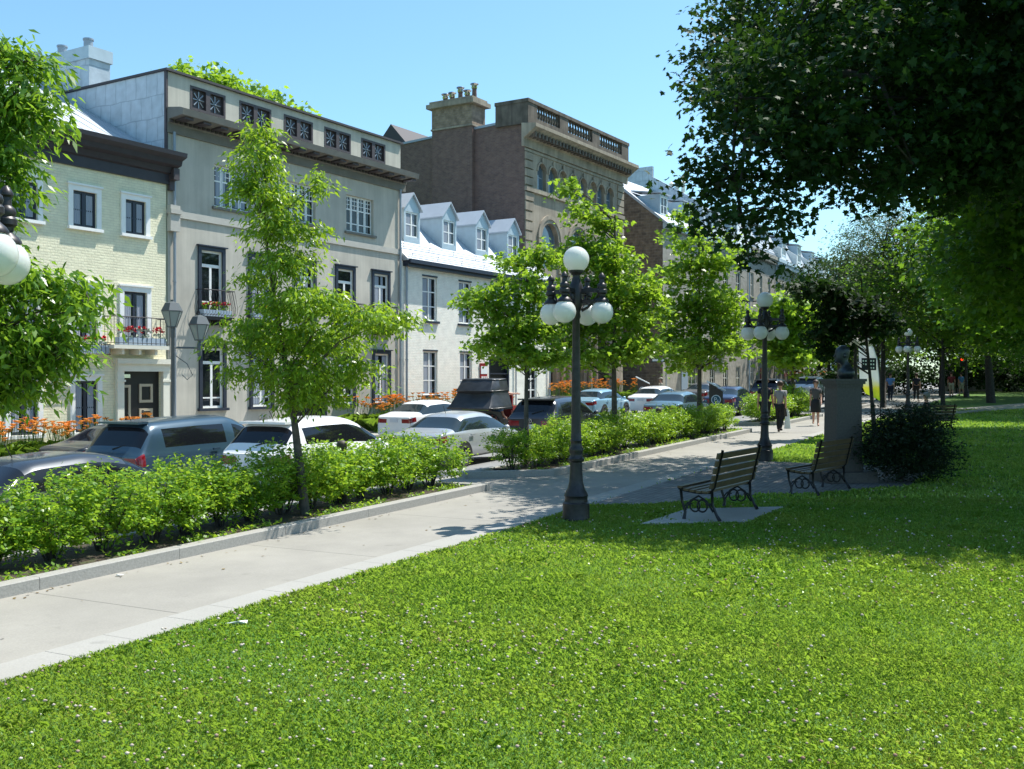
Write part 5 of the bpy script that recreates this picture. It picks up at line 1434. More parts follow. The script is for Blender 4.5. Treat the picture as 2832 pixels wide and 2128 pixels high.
# bust on its pedestal
PX, PY = 6.3, 19.75
ped = empty('pedestal', G(PX, PY, .012), R(12), 'tall plain granite pedestal under the bronze bust', 'pedestal')
mb = MB(); mb.box(-.48, .48, -.42, .42, 0, .20); mb.build('plinth', M['pedestal_stone'], ped)
mb = MB(); mb.prism([(-.275, .20), (.275, .20), (.25, 1.80), (-.25, 1.80)], 'y', -.235, .235); mb.build('shaft', M['pedestal_stone'], ped)
mb = MB()
for h0, h1, e in ((1.80, 1.85, .27), (1.85, 1.90, .30), (1.90, 1.95, .32)): mb.box(-e, e, -e + .01, e - .01, h0, h1)
mb.build('cap', M['pedestal_stone'], ped)

def grow(name, verts, edges, radii, mat, parent=None, sub=2, root=0):
    """one continuous skin surface over a stick figure"""
    me = bpy.data.meshes.new(name); me.from_pydata([tuple(v) for v in verts], edges, [])
    o = bpy.data.objects.new(name, me); COL.objects.link(o)
    sk = o.modifiers.new('skin', 'SKIN'); sk.use_smooth_shade = True
    if not me.skin_vertices: pass
    d = me.skin_vertices[0].data
    for i, r in enumerate(radii):
        d[i].radius = (r, r) if not hasattr(r, '__len__') else r
        d[i].use_root = (i == root)
    ss = o.modifiers.new('sub', 'SUBSURF'); ss.levels = sub; ss.render_levels = sub
    dg = bpy.context.evaluated_depsgraph_get()
    em = bpy.data.meshes.new_from_object(o.evaluated_get(dg))
    em.name = name
    bpy.data.objects.remove(o); bpy.data.meshes.remove(me)
    em.materials.clear()
    for mm in (mat if isinstance(mat, list) else [mat]): em.materials.append(mm)
    em.polygons.foreach_set('use_smooth', [True] * len(em.polygons))
    return link(name, em, parent)

# head facing -x (profile to the left), built as stacked, offset rings
bust = empty('bronze_bust', (ped.location.x, ped.location.y, ped.location.z + 1.95), R(-6), 'weathered dark bronze bust of a man on the granite pedestal, head in profile', 'statue')
mb = MB()
def rings(mb, R_, n=22):
    vs, fs = [], []
    for (cx, cy, z, rf, rb, ry) in R_:
        for k in range(n):
            a = 2 * math.pi * k / n; c, s_ = math.cos(a), math.sin(a)
            rx = rb if c > 0 else rf
            vs.append((cx + rx * c, cy + ry * s_, z))
    for i in range(len(R_) - 1):
        for k in range(n):
            k2 = (k + 1) % n; fs.append((i * n + k, i * n + k2, (i + 1) * n + k2, (i + 1) * n + k))
    fs.append(tuple(range(n - 1, -1, -1))); fs.append(tuple(range((len(R_) - 1) * n, len(R_) * n)))
    mb.add(vs, fs)
rings(mb, [(.05, 0, 0, .10, .12, .16), (.05, 0, .06, .15, .16, .24), (.05, 0, .12, .15, .16, .27), (.06, 0, .18, .13, .14, .22), (.05, 0, .22, .09, .11, .12), (.03, 0, .28, .085, .10, .095), (-.01, 0, .32, .105, .11, .098),
            (-.03, 0, .36, .125, .12, .105), (-.03, 0, .41, .12, .135, .115), (-.03, 0, .47, .12, .15, .122), (-.02, 0, .53, .125, .15, .122), (-.01, 0, .58, .11, .13, .11), (0, 0, .62, .07, .08, .07), (0, 0, .635, .02, .02, .02)])
hb = mb.build('head', M['bronze'], bust, smooth=True)
bust.scale = (1.0, 1.0, 1.0)
mb = MB()
mb.add([(-.145, -.022, .47), (-.145, .022, .47), (-.185, .018, .425), (-.185, -.018, .425), (-.14, .03, .405), (-.14, -.03, .405), (-.1, 0, .5), (-.1, 0, .4)], [(0, 1, 2, 3), (3, 2, 4, 5), (0, 3, 5, 7, 6), (1, 6, 7, 4, 2), (0, 6, 1), (5, 4, 7)])
mb.build('nose', M['bronze'], bust, smooth=True)
mb = MB(); mb.ball((-.135, 0, .375), .03, 12, 8, sz=.5); mb.ball((-.125, 0, .335), .035, 12, 8); mb.build('mouth', M['bronze'], bust, smooth=True)
for sg in (-1, 1):
    mb = MB(); mb.ball((.015, sg * .118, .44), .035, 12, 8, sz=1.3); mb.build('ear', M['bronze'], bust, smooth=True)

# feather flag
fl = empty('feather_flag', G(14.35, 40.4), R(8), 'tall feather flag, white above and yellow green below, on a curved pole', 'flag')
mb = MB()
pole = [(0, 0, -.1), (.0, 0, .8), (-.04, 0, 1.8), (-.12, 0, 2.5), (-.28, 0, 2.95), (-.52, 0, 3.15), (-.85, 0, 3.15)]
mb.tube(pole, [.022, .02, .018, .015, .012, .01, .008], 8); mb.build('pole', M['iron'], fl, smooth=True)
mb = MB(); mb.box(-.35, .35, -.3, .3, .0, .03); mb.build('base', M['iron'], fl)
def bannermat():
    m, nt, N, L, b = newmat('banner_cloth')
    tc = N.new('ShaderNodeTexCoord'); sp = N.new('ShaderNodeSeparateXYZ'); L.new(tc.outputs['Object'], sp.inputs[0])
    nz = N.new('ShaderNodeTexNoise'); nz.inputs['Scale'].default_value = 2.2; L.new(tc.outputs['Object'], nz.inputs['Vector'])
    ad = N.new('ShaderNodeMath'); ad.operation = 'MULTIPLY_ADD'; ad.inputs[1].default_value = .7; L.new(nz.outputs['Fac'], ad.inputs[0]); L.new(sp.outputs[2], ad.inputs[2])
    mr = N.new('ShaderNodeMapRange'); mr.inputs[1].default_value = .9; mr.inputs[2].default_value = 3.5; L.new(ad.outputs[0], mr.inputs[0])
    rp = N.new('ShaderNodeValToRGB'); e = rp.color_ramp.elements
    e[0].position = 0; e[0].color = (.20, .50, .04, 1); e[1].position = .46; e[1].color = (.80, .82, .84, 1)
    x = e.new(.15); x.color = (.42, .62, .03, 1); x = e.new(.30); x.color = (.78, .70, .05, 1)
    L.new(mr.outputs[0], rp.inputs[0]); L.new(rp.outputs[0], b.inputs['Base Color']); b.inputs['Roughness'].default_value = .7
    tr = N.new('ShaderNodeBsdfTranslucent'); L.new(rp.outputs[0], tr.inputs['Color'])
    ms = N.new('ShaderNodeMixShader'); ms.inputs[0].default_value = .45
    L.new(b.outputs[0], ms.inputs[1]); L.new(tr.outputs[0], ms.inputs[2]); L.new(ms.outputs[0], N['Material Output'].inputs['Surface'])
    return m
cloth_pts = []
edge = [(0, .85), (-.01, 1.2), (-.04, 1.8), (-.12, 2.5), (-.28, 2.95), (-.52, 3.14), (-.85, 3.14)]
free = [(-.30, 1.0), (-.62, 1.15), (-.86, 1.7), (-.90, 2.4), (-.92, 2.8), (-.92, 3.0), (-.90, 3.1)]
mb = MB(); nu = 8; vs, fs = [], []
for i, (a, b) in enumerate(zip(edge, free)):
    for k in range(nu + 1):
        u = k / nu
        vs.append((a[0] + (b[0] - a[0]) * u, .03 * math.sin(u * 7 + i) * u, a[1] + (b[1] - a[1]) * u))
for i in range(len(edge) - 1):
    for k in range(nu):
        q = i * (nu + 1) + k; fs.append((q, q + 1, q + nu + 2, q + nu + 1))
mb.add(vs, fs); cl = mb.build('cloth', bannermat(), fl, smooth=True)
mb = MB(); mb.box(-.82, -.22, -.075, -.068, 2.05, 2.52, 0)
for r in range(3):
    for c in range(5):
        if (r * 5 + c) not in (0, 1): mb.box(-.78 + c * .105, -.78 + c * .105 + .055, -.079, -.0755, 2.11 + r * .135, 2.17 + r * .135, 1)
mb.build('print', [M['cloth_navy'], M['cloth_white']], cl)

# parking ticket terminals, with the parking sign on the front
def text(body, size, mat, parent, loc, rot, name='lettering', ext=.004, align='CENTER'):
    cu = bpy.data.curves.new(name, 'FONT'); cu.body = body; cu.size = size; cu.extrude = ext; cu.align_x = align; cu.align_y = 'CENTER'
    tmp = bpy.data.objects.new(name, cu); COL.objects.link(tmp)
    dg = bpy.context.evaluated_depsgraph_get(); me = bpy.data.meshes.new_from_object(tmp.evaluated_get(dg))
    bpy.data.objects.remove(tmp); me.materials.clear(); me.materials.append(mat)
    o = link(name, me, parent, loc); o.rotation_euler = rot
    return o
M['sign_teal'] = simple('sign_teal', (.01, .09, .13), .5)
M['post_brown'] = simple('post_brown', (.05, .038, .028), .6)
def terminal(loc, rz, label, sc=1.0):
    r = empty('parking_terminal', loc, rz, label, 'parking meter', 'parking terminals'); r.scale = (sc, sc, sc)
    mb = MB(); mb.prism([(-.3, 0), (.3, 0), (.3, 1.38), (-.3, 1.78)], 'y', -.2, .2); mb.build('cabinet', M['post_brown'], r)
    mb = MB(); mb.prism([(-.40, 1.80), (.42, 1.40), (.42, 1.46), (-.40, 1.87)], 'y', -.3, .3); mb.build('roof', M['cloth_white'], r)
    mb = MB(); mb.prism([(.21 * math.cos(a), 1.02 + .21 * math.sin(a)) for a in np.linspace(0, 6.283, 25)[:-1]], 'y', -.215, -.2003); sg = mb.build('sign', M['cloth_white'], r)
    mb = MB(); mb.prism([(.175 * math.cos(a), 1.02 + .175 * math.sin(a)) for a in np.linspace(0, 6.283, 25)[:-1]], 'y', -.219, -.2155); mb.build('disc', M['sign_teal'], sg)
    text('P', .27, M['cloth_white'], sg, (-.03, -.222, 1.02), (R(90), 0, 0))
    text('$', .16, M['cloth_white'], sg, (.075, -.222, .96), (R(90), 0, 0))
    return r
k_ = 46 / 2870
terminal(G((1980 - 1416) * k_, 46, .0), R(-10), 'brown parking terminal with white sloping roof and round P sign above the hedge', 1.0)
k_ = 64 / 2870
terminal(G((1777 - 1416) * k_, 64, .0), R(-10), 'smaller looking parking terminal across the street before the rubble wall', 1.0)

# one-way sign on its post
k_ = 66 / 2870
sg = empty('one_way_sign', G((1842 - 1416) * k_, 66), R(-15), 'black one way sign with a white arrow on a thin post by the corner house', 'sign')
mb = MB(); mb.tube([(0, 0, 0), (0, 0, 3.3)], .035, 8); mb.build('post', M['pipe_metal'], sg, smooth=True)
mb = MB(); mb.box(-.92, -.06, -.05, -.03, 2.72, 3.0); pl = mb.build('panel', M['black_paint'], sg)
mb = MB(); mb.box(-.86, -.26, -.056, -.0505, 2.79, 2.93); mb.poly([(-.26, -.056, 2.74), (-.09, -.056, 2.86), (-.26, -.056, 2.98)]); mb.build('arrow', M['cloth_white'], pl)

# oval hanging sign on the facade (partly hidden by lamp and leaves)
k_ = 88 / 2870
M['sign_green'] = simple('sign_green', (.008, .06, .04), .5)
hs = empty('hanging_sign', (670 * k_ - .3, 88 - .5, 2.03 + (1050 - 895) * k_), R(-20), 'dark green oval shop sign hanging out over the pavement behind the second lamp', 'sign')
mb = MB(); mb.prism([(1.25 * math.cos(a), 1.0 * math.sin(a)) for a in np.linspace(0, 6.283, 33)[:-1]], 'y', -.05, .05); mb.build('rim', M['pipe_metal'], hs)
mb = MB(); mb.prism([(1.15 * math.cos(a), .9 * math.sin(a)) for a in np.linspace(0, 6.283, 33)[:-1]], 'y', -.06, -.0503); f_ = mb.build('face', M['sign_green'], hs)
text('nabe', .62, M['cloth_white'], f_, (.1, -.062, -.1), (R(90), 0, 0))
mb = MB(); mb.tube([(-1.6, 0, 1.75), (1.9, 0, 1.9)], .05, 6); mb.tube([(-.6, 0, 1.8), (-.6, 0, .85)], .02, 5); mb.tube([(.6, 0, 1.85), (.6, 0, .85)], .02, 5); mb.build('bracket', M['iron'], hs)

# bollard in the nearest bed
bo = tag(link('bollard', mesh_of(('bollard',), lambda mb: mb.lathe([(.075, -.05), (.075, .86), (.085, .88), (.085, .93), (.07, .97), (.01, .99)], 14), [M['post_brown']], True)), 'brown round bollard standing among the hedge shrubs of the nearest bed', 'bollard')
bo.location = Wg(13.24, 9.91, .09)
for i, (s, t, lb) in enumerate([(27.6, 9.75, 'dark bollard in the middle bed beside the tall bright maple'), (8.3, 9.8, 'bollard hidden low in the nearest hedge')][:1]):
    o = dup(bo); o.location = Wg(s, t, .09); tag(o, lb, 'bollard')

# double lantern on a slim post before the stucco building
X, Y, _ = P_on(-2.05, -2.7)
M['lantern_metal'] = simple('lantern_metal', (.10, .115, .12), .5, metal=.2)
dl = empty('lantern_post', (X, Y, zg(*st(X, Y)) - .38), FANG - R(25), 'slim post with two tapered glass lanterns between the cream and grey houses', 'street lamp')
M['lantern_glass'] = simple('lantern_glass', (.24, .29, .27), .12)
mb = MB(); mb.lathe([(.11, 0), (.11, .5), (.07, .55), (.06, 2.0), (.055, 4.15), (.075, 4.2), (.075, 4.5), (.05, 4.52)], 14)
mb.tube([(0, 0, 3.86), (.98, 0, 3.86)], .032, 8); mb.lathe([(.06, 3.6), (.075, 3.7), (.075, 3.98), (.05, 4.05), (.05, 4.12)], 12, (.84, 0, 0))
mb.tube([(.1, 0, 3.6), (.45, 0, 3.35), (.62, 0, 3.0), (.45, 0, 2.85), (.3, 0, 3.0)], .015, 6)
mb.build('post', M['lantern_metal'], dl, smooth=True, auto=40)
for x, z in ((-.02, 4.5), (.84, 4.1)):
    ln = empty('lantern', (x, 0, z), parent=dl); ln.scale = (.9, .9, .9)
    mb = MB(); mb.lathe([(.15, .0), (.35, .52), (.35, .54)], 6); mb.build('glass', M['lantern_glass'], ln)
    mb = MB()
    for q in range(6):
        a = q * math.pi / 3; mb.tube([(.155 * math.cos(a), .155 * math.sin(a), -.01), (.355 * math.cos(a), .355 * math.sin(a), .54)], .016, 5)
    mb.lathe([(.37, .54), (.38, .57), (.24, .84), (.05, .9), (.05, .96)], 6); mb.lathe([(.06, -.12), (.06, -.02), (.17, .0), (.17, .03)], 6)
    mb.build('frame', M['lantern_metal'], ln)

# gas meter pipes at the foot of the grey building
gm = empty('gas_meter', Vector(P_on(3.2, -.55)) + Vector((0, 0, -.1)), FANG, 'galvanised gas pipes standing against the grey wall behind the white hatchback', 'gas pipe')
mb = MB(); mb.tube([(-.4, 0, -.6), (-.4, 0, .42), (-.3, 0, .5), (.6, 0, .56), (.75, 0, .62)], .05, 8); mb.tube([(.3, 0, -.6), (.3, 0, .5)], .045, 8); mb.lathe([(.02, .62), (.13, .64), (.13, .75), (.04, .78), (.04, .85)], 10, (.75, 0, 0)); mb.build('pipework', M['chrome'], gm, smooth=True, auto=40)

# signal by the far lamp
X, Y, Z = G(32.6, 74.5)
ts = empty('traffic_signal', (X, Y, Z), R(-20), 'dark traffic signal showing red far off under the trees at right', 'traffic light')
mb = MB(); mb.tube([(0, 0, 0), (0, 0, 4.4)], .08, 8); mb.build('post', M['iron'], ts, smooth=True)
for z, h_ in ((2.15, .75), (3.55, .95)):
    mb = MB(); mb.box(-.42, -.1, -.16, .16, z, z + h_); hd = mb.build('signal_head', M['black_paint'], ts)
    mb = MB(); mb.lathe([(.11, -.01), (.11, .02), (.03, .04)], 14)
    me = bpy.data.meshes.new('red_light'); me.from_pydata(mb.v, [], mb.f); me.materials.append(simple('signal_red', (.7, .02, .01), .3, emit=((1, .05, .01), 1.2))); rl = link('red_light', me, hd, (-.26, -.165, z + h_ - .22)); rl.rotation_euler = (R(90), 0, 0)
# low planter of purple flowers and small board by the corner house
k_ = 70 / 2870
hb_ = empty('hanging_basket', ((1893 - 1416) * k_, 70, 2.03 + (1050 - 1018) * k_), 0, 'hanging basket of purple flowers by the corner house window', 'flowers')
flower_tuft(hb_, -.5, .5, 0, -.3, 90, M['plum_petal'], hgt=.6)
mb = MB(); mb.lathe([(.02, -.55), (.2, -.5), (.3, -.3)], 10); mb.build('basket', M['post_brown'], hb_)
fl_ = tag(link('white_flag', mesh_of(('white_flag',), lambda mb: (mb.tube([(0, 0, 0), (0, 0, 2.1)], .02, 6), mb.prism([(.02, .9), (.42, .95), (.46, 1.9), (.38, 2.05), (.02, 2.05)], 'y', -.006, .006, 1)), [M['iron'], M['cloth_white']])), 'small white advertising flag standing by the corner house window', 'flag')
fl_.location = G((1884 - 1416) * 68 / 2870, 68)
# litter on the lawn and walk
for (x, y, nm, lb, mt, sc) in ((508 * 1.28, 1358 * 1.28, 'plastic_wrapper', 'crumpled clear plastic wrapper lying on the grass at left', 'cloth_white', 1.0), (257 * 1.28, 1253 * 1.28, 'paper_scrap', 'tiny white scrap on the walk by the kerb', 'cloth_white', .5)):
    s = G(0, 0)
    rr = ((x - 1416) / 2870, (1050 - y) / 2870)
    Yd = 2.13 / -rr[1]; g_ = G(rr[0] * Yd, Yd)
    vs = [(random.uniform(-.11, .11), random.uniform(-.05, .05), random.uniform(.015, .055)) for _ in range(14)]
    bmm = bmesh.new(); [bmm.verts.new(v) for v in vs]; bmesh.ops.convex_hull(bmm, input=bmm.verts)
    me = bpy.data.meshes.new(nm); bmm.to_mesh(me); bmm.free(); me.materials.append(M[mt])
    o = link(nm, me, None, g_); o.scale = (sc, sc, sc); tag(o, lb, 'litter')
# ------------------------------------------------------------------ vehicles
def body_mesh(st_, W_, zb, up):
    """stations (x, zbelt, zroof, wbelt, wroof) -> half rings"""
    rings_ = []
    for (x, zl, zr, wb, wr) in st_:
        g = zr - zl
        sill = zb
        hw = wb
        ring = [(0, sill), (hw * .82, sill), (hw * .98, sill + .16), (hw * 1.0, sill + (zl - sill) * .45), (hw * .985, sill + (zl - sill) * .72), (hw * .955, zl - .012), (hw * .925, zl + min(.02, g * .3)),
                (wr + (hw * .92 - wr) * .18, zl + g * .86), (wr * .72, zl + g * .985), (wr * .36, zl + g), (0, zl + g * 1.0)]
        rings_.append([(x, y, z) for y, z in ring])
    return rings_

CARS = {
 'sedan': dict(L=4.65, W=.89, zb=.21, st=[(0, .88, .91, .74, .66), (.06, .93, .955, .80, .70), (.18, .955, .99, .85, .74), (.62, .945, 1.02, .885, .74), (1.32, .915, 1.40, .89, .585), (1.46, .91, 1.425, .89, .59), (2.26, .885, 1.46, .895, .60), (2.34, .885, 1.46, .895, .60), (2.98, .875, 1.41, .89, .59), (3.72, .865, .96, .87, .74), (4.35, .79, .83, .83, .68), (4.58, .68, .70, .74, .6), (4.65, .61, .62, .68, .5)],
               rear=(3, 4), front=(8, 9), side=[(3, 4), (4, 5), (5, 6), (6, 7), (7, 8), (8, 9)], doors=[(4, 6), (7, 9)], wheels=(1.04, 3.72), tail=(0, 2)),
 'hatch': dict(L=4.4, W=.91, zb=.25, st=[(0, .98, 1.0, .78, .72), (.06, 1.02, 1.06, .84, .74), (.17, 1.06, 1.14, .88, .75), (.50, 1.08, 1.60, .90, .66), (.66, 1.075, 1.63, .905, .66), (1.35, 1.05, 1.66, .91, .67), (1.44, 1.05, 1.66, .91, .67), (2.15, 1.01, 1.665, .91, .67), (2.23, 1.01, 1.66, .91, .67), (2.75, .99, 1.58, .90, .65), (3.50, .96, 1.06, .88, .76), (4.15, .88, .92, .83, .68), (4.33, .74, .76, .76, .6), (4.4, .62, .63, .7, .5)],
               rear=(2, 3), front=(9, 10), side=[(4, 5), (5, 6), (6, 7), (7, 8), (8, 9), (9, 10)], doors=[(5, 7), (8, 10)], wheels=(.85, 3.50), tail=(0, 2)),
 'van': dict(L=4.9, W=.97, zb=.24, st=[(0, .98, 1.0, .86, .78), (.05, 1.02, 1.06, .92, .80), (.14, 1.05, 1.14, .95, .80), (.44, 1.06, 1.70, .96, .73), (.60, 1.06, 1.73, .965, .73), (1.75, 1.05, 1.755, .97, .735), (1.82, 1.05, 1.755, .97, .735), (2.75, 1.03, 1.75, .97, .73), (2.86, 1.03, 1.745, .97, .73), (3.25, 1.01, 1.67, .965, .71), (4.15, .97, 1.06, .93, .78), (4.65, .88, .92, .87, .7), (4.82, .74, .76, .8, .6), (4.9, .62, .63, .72, .5)],
             rear=(2, 3), front=(9, 10), side=[(4, 5), (5, 6), (6, 7), (8, 9), (9, 10)], doors=[(6, 7), (8, 10)], wheels=(.9, 3.95), tail=(0, 2)),
}
def car(kind, rear_s, right_t, paintm, label, glass='car_glass', heading=0.0, dz=0.0, name=None, hi_tail=False):
    C_ = CARS[kind]; st_ = C_['st']
    root = empty(name or {'sedan': 'parked_car', 'hatch': 'parked_car', 'van': 'minivan'}[kind], (0, 0, 0), 0, label, 'car' if kind != 'van' else 'van', 'cars parked along the street')
    rg = body_mesh(st_, C_['W'], C_['zb'], 0)
    n = len(rg[0]); V = []; idx = []
    for ring in rg:
        row = []
        for s in (1, -1):
            for j, p in enumerate(ring):
                if s == -1 and j in (0, n - 1): row.append(row[j]); continue
                V.append((p[0], p[1] * s, p[2])); row.append(len(V) - 1)
        idx.append(row)      # row[j] right side (+y=left of the car), row[n+j] the other
    F, Mi = [], []
    GL_S, GL_R, GL_F, DOOR, TAIL, BODY, HEAD = 1, 2, 3, 4, 5, 0, 6
    sides = set(C_['side'])
    ns = len(st_)
    for i in range(ns - 1):
        for s in (0, 1):
            for j in range(n - 1):
                a, b, c, d = idx[i][s * n + j], idx[i + 1][s * n + j], idx[i + 1][s * n + j + 1], idx[i][s * n + j + 1]
                f = (a, b, c, d) if s == 1 else (d, c, b, a)
                m = BODY
                if j == 6 and (i, i + 1) in sides: m = GL_S
                if j in (7, 8, 9) and (i, i + 1) == C_['rear']: m = GL_R
                if j in (7, 8, 9) and (i, i + 1) == C_['front']: m = GL_F
                if j in (2, 3, 4, 5) and any(d0 <= i < d1 for d0, d1 in C_['doors']): m = DOOR + 100 * [k for k, (d0, d1) in enumerate(C_['doors']) if d0 <= i < d1][0]
                if j in ((4,) if kind != 'van' else (4, 5)) and C_['tail'][0] <= i < C_['tail'][1]: m = TAIL
                if j in (3, 4) and i == ns - 3: m = HEAD
                F.append(f); Mi.append(m)
    # rear and front caps: strips with lamp corners
    for e, row in ((0, idx[0]), (1, idx[-1])):
        def col(j, frac):
            a, b = Vector(V[row[j]]), Vector(V[row[n + j]]); return tuple(a.lerp(b, frac))
        cols = {}
        for j in range(n):
            if j in (0, n - 1): cols[j] = [row[j]] * 4
            else:
                q = []
                for fr in ((.20, .80) if kind == 'sedan' else (.16, .84) if kind == 'hatch' else (.08, .92)): V.append(col(j, fr)); q.append(len(V) - 1)
                cols[j] = [row[j], q[0], q[1], row[n + j]]
        for j in range(n - 1):
            for k in range(3):
                f = [cols[j][k], cols[j + 1][k], cols[j + 1][k + 1], cols[j][k + 1]]
                g_ = []
                for q in f:
                    if q not in g_: g_.append(q)
                if len(g_) < 3: continue
                if e == 1: g_ = g_[::-1]
                F.append(tuple(g_)); Mi.append(TAIL if (e == 0 and k != 1 and j in ((4,) if kind != 'van' else (4, 5))) else BODY)
    me = bpy.data.meshes.new('shell'); me.from_pydata(V, [], F)
    keys = sorted(set(Mi)); 
    me.polygons.foreach_set('material_index', [keys.index(m) for m in Mi])
    for k in keys: me.materials.append(paintm)
    o = bpy.data.objects.new('shell', me); COL.objects.link(o)
    ss = o.modifiers.new('sub', 'SUBSURF'); ss.levels = 2
    dg = bpy.context.evaluated_depsgraph_get(); em = bpy.data.meshes.new_from_object(o.evaluated_get(dg))
    bpy.data.objects.remove(o); bpy.data.meshes.remove(me)
    # take the shell apart: body, doors, each pane, each lamp
    vv = np.empty(len(em.vertices) * 3, np.float32); em.vertices.foreach_get('co', vv); vv = vv.reshape(-1, 3)
    polys = [(tuple(p.vertices), p.material_index) for p in em.polygons]
    bpy.data.meshes.remove(em)
    groups = {}
    for vs, mi in polys: groups.setdefault(keys[mi], []).append(vs)
    info = {BODY: ('body', paintm), GL_S: ('side_window', M[glass]), GL_R: ('rear_window', M[glass]), GL_F: ('windscreen', M[glass]), TAIL: ('tail_light', M['tail_red']), HEAD: ('headlight', M['lens_white'])}
    bobj = None
    for key in keys:
        nm, mt = info.get(key, ('door', paintm))
        faces = groups[key]
        if key == BODY: comps = [faces]
        else:
            par = {}
            def find(a):
                while par[a] != a: par[a] = par[par[a]]; a = par[a]
                return a
            for f in faces:
                for v in f: par.setdefault(v, v)
                for v in f[1:]: par[find(v)] = find(f[0])
            cd = {}
            for f in faces: cd.setdefault(find(f[0]), []).append(f)
            comps = list(cd.values())
        for cf in comps:
            ids = sorted({v for f in cf for v in f}); mp = {v: i for i, v in enumerate(ids)}
            m2 = bpy.data.meshes.new(nm); m2.from_pydata(vv[ids].tolist(), [], [[mp[v] for v in f] for f in cf]); m2.materials.append(mt)
            m2.polygons.foreach_set('use_smooth', [True] * len(cf)); m2.update()
            ob = link(nm, m2, root)
            if nm == 'door':
                c = vv[ids]; sgn = 1 if c[:, 1].mean() > 0 else -1
                x = c[:, 0].min() + .12; z = c[:, 2].max() - .12
                mb = MB(); mb.box(x, x + .2, sgn * (np.abs(c[:, 1]).max() - .01), sgn * (np.abs(c[:, 1]).max() + .03), z - .025, z + .02)
                mb.build('handle', paintm, ob)
    W_ = C_['W']
    rw = .315 if kind == 'sedan' else .345
    for x in C_['wheels']:
        for s in (1, -1):
            mb = MB()
            arch = [(x + (rw + .075) * math.cos(a), rw + .02 + (rw + .075) * math.sin(a)) for a in np.linspace(-.15, math.pi + .15, 16)]
            mb.prism(arch, 'y', s * (W_ - .25), s * (W_ + .004)); mb.build('wheel_arch', M['rubber'], root)
            mb = MB()
            vs = [(rw, -.1), (rw, .08), (rw - .02, .1), (rw * .66, .105), (rw * .64, .06)]
            pr = [(r, h) for r, h in vs]
            mb.lathe([(.02, -.1)] + pr, 22)
            me_ = bpy.data.meshes.new('wheel'); me_.from_pydata(mb.v, [], mb.f); me_.materials.append(M['rubber']); me_.polygons.foreach_set('use_smooth', [True] * len(mb.f)); 
            wh = link('wheel', me_, root, (x, s * (W_ - .085), rw)); wh.rotation_euler = (R(-90) * s, 0, 0)
            mb = MB(); mb.lathe([(rw * .64, .05), (rw * .6, .085), (rw * .2, .075), (.02, .09)], 22)
            for q in range(7):
                a = q * 2 * math.pi / 7; mb.box(-.02, .02, .06, rw * .6, .075, .1)
                for vi in range(len(mb.v) - 8, len(mb.v)):
                    p = mb.v[vi]; mb.v[vi] = (p[0] * math.cos(a) - p[1] * math.sin(a), p[0] * math.sin(a) + p[1] * math.cos(a), p[2])
            mb.build('rim', M['rim'], wh)
    i9 = C_['front'][0]; xm = st_[i9][0] + .25
    for s in (1, -1):
        mb = MB(); mb.ball((xm, s * (W_ + .09), st_[i9][1] + .09), .09, 12, 8, sz=.8); mb.tube([(xm, s * (W_ - .08), st_[i9][1] + .04), (xm, s * (W_ + .05), st_[i9][1] + .07)], .025, 6); mb.build('mirror', paintm if kind != 'x' else M['rubber'], root, smooth=True)
    mb = MB(); mb.box(-.035, .02, -.17, .17, .70 if kind != 'sedan' else .72, .83 if kind != 'sedan' else .85); mb.build('number_plate', M['plate'], root)
    mb = MB(); mb.box(-.03, .22, -W_ * .8, W_ * .8, .26, .40); mb.build('bumper', M['rubber'] if kind != 'sedan' else paintm, root)
    zr = max(s_[2] for s_ in st_); xr = st_[C_['rear'][1]][0] + .2
    mb = MB(); mb.tube([(xr, 0, zr - .03), (xr - .12, 0, zr + .17)], .008, 5); mb.build('aerial', M['rubber'], root)
    if kind != 'sedan':
        p, q = st_[C_['rear'][0]], st_[C_['rear'][1]]
        mb = MB(); mb.tube([(p[0] - .02, .0, p[2] + .02), (p[0] + .08, -.38, p[2] + .12)], .014, 5); mb.build('wiper', M['rubber'], root)
        mb = MB(); mb.box(q[0] - .16, q[0] + .12, -.6, .6, q[2] - .02, q[2] + .025); mb.build('spoiler', paintm, root)
    hd = AX + heading
    # place: right side at right_t, rear at rear_s
    X, Y, _ = W(rear_s, right_t + W_)
    zr_ = zg(rear_s + .9, right_t + W_); zf_ = zg(rear_s + 3.6, right_t + W_)
    root.location = (X, Y, zr_ + dz + .006)
    root.rotation_euler = (0, -math.atan2(zf_ - zr_, 2.7), hd)
    return root
PT = {k: paint(k, c, m) for k, c, m in [('darkgrey', (.035, .042, .052), .3), ('teal', (.032, .068, .10), .3), ('white', (.72, .72, .71), 0), ('silver', (.46, .48, .49), .45), ('black', (.012, .014, .02), .2), ('navy', (.02, .03, .075), .3), ('midgrey', (.13, .128, .13), .4), ('bluegreen', (.12, .20, .235), .4), ('palesilver', (.55, .57, .58), .3), ('lightblue', (.25, .42, .52), .3)]}
car('sedan', 8.4, 12.35, PT['darkgrey'], 'dark grey sedan nearest the left edge, partly behind the hedge', 'dark_glass')
c2 = car('hatch', 16.0, 13.3, PT['white'], 'white hatchback with dark rear window behind the trunk of the slender tree', 'dark_glass')
c3 = car('sedan', 22.8, 13.8, PT['silver'], 'silver sedan at the gap between the two beds')
c4 = car('hatch', 29.3, 13.7, PT['black'], 'black crossover with red tail lights behind the small round maple', 'dark_glass')
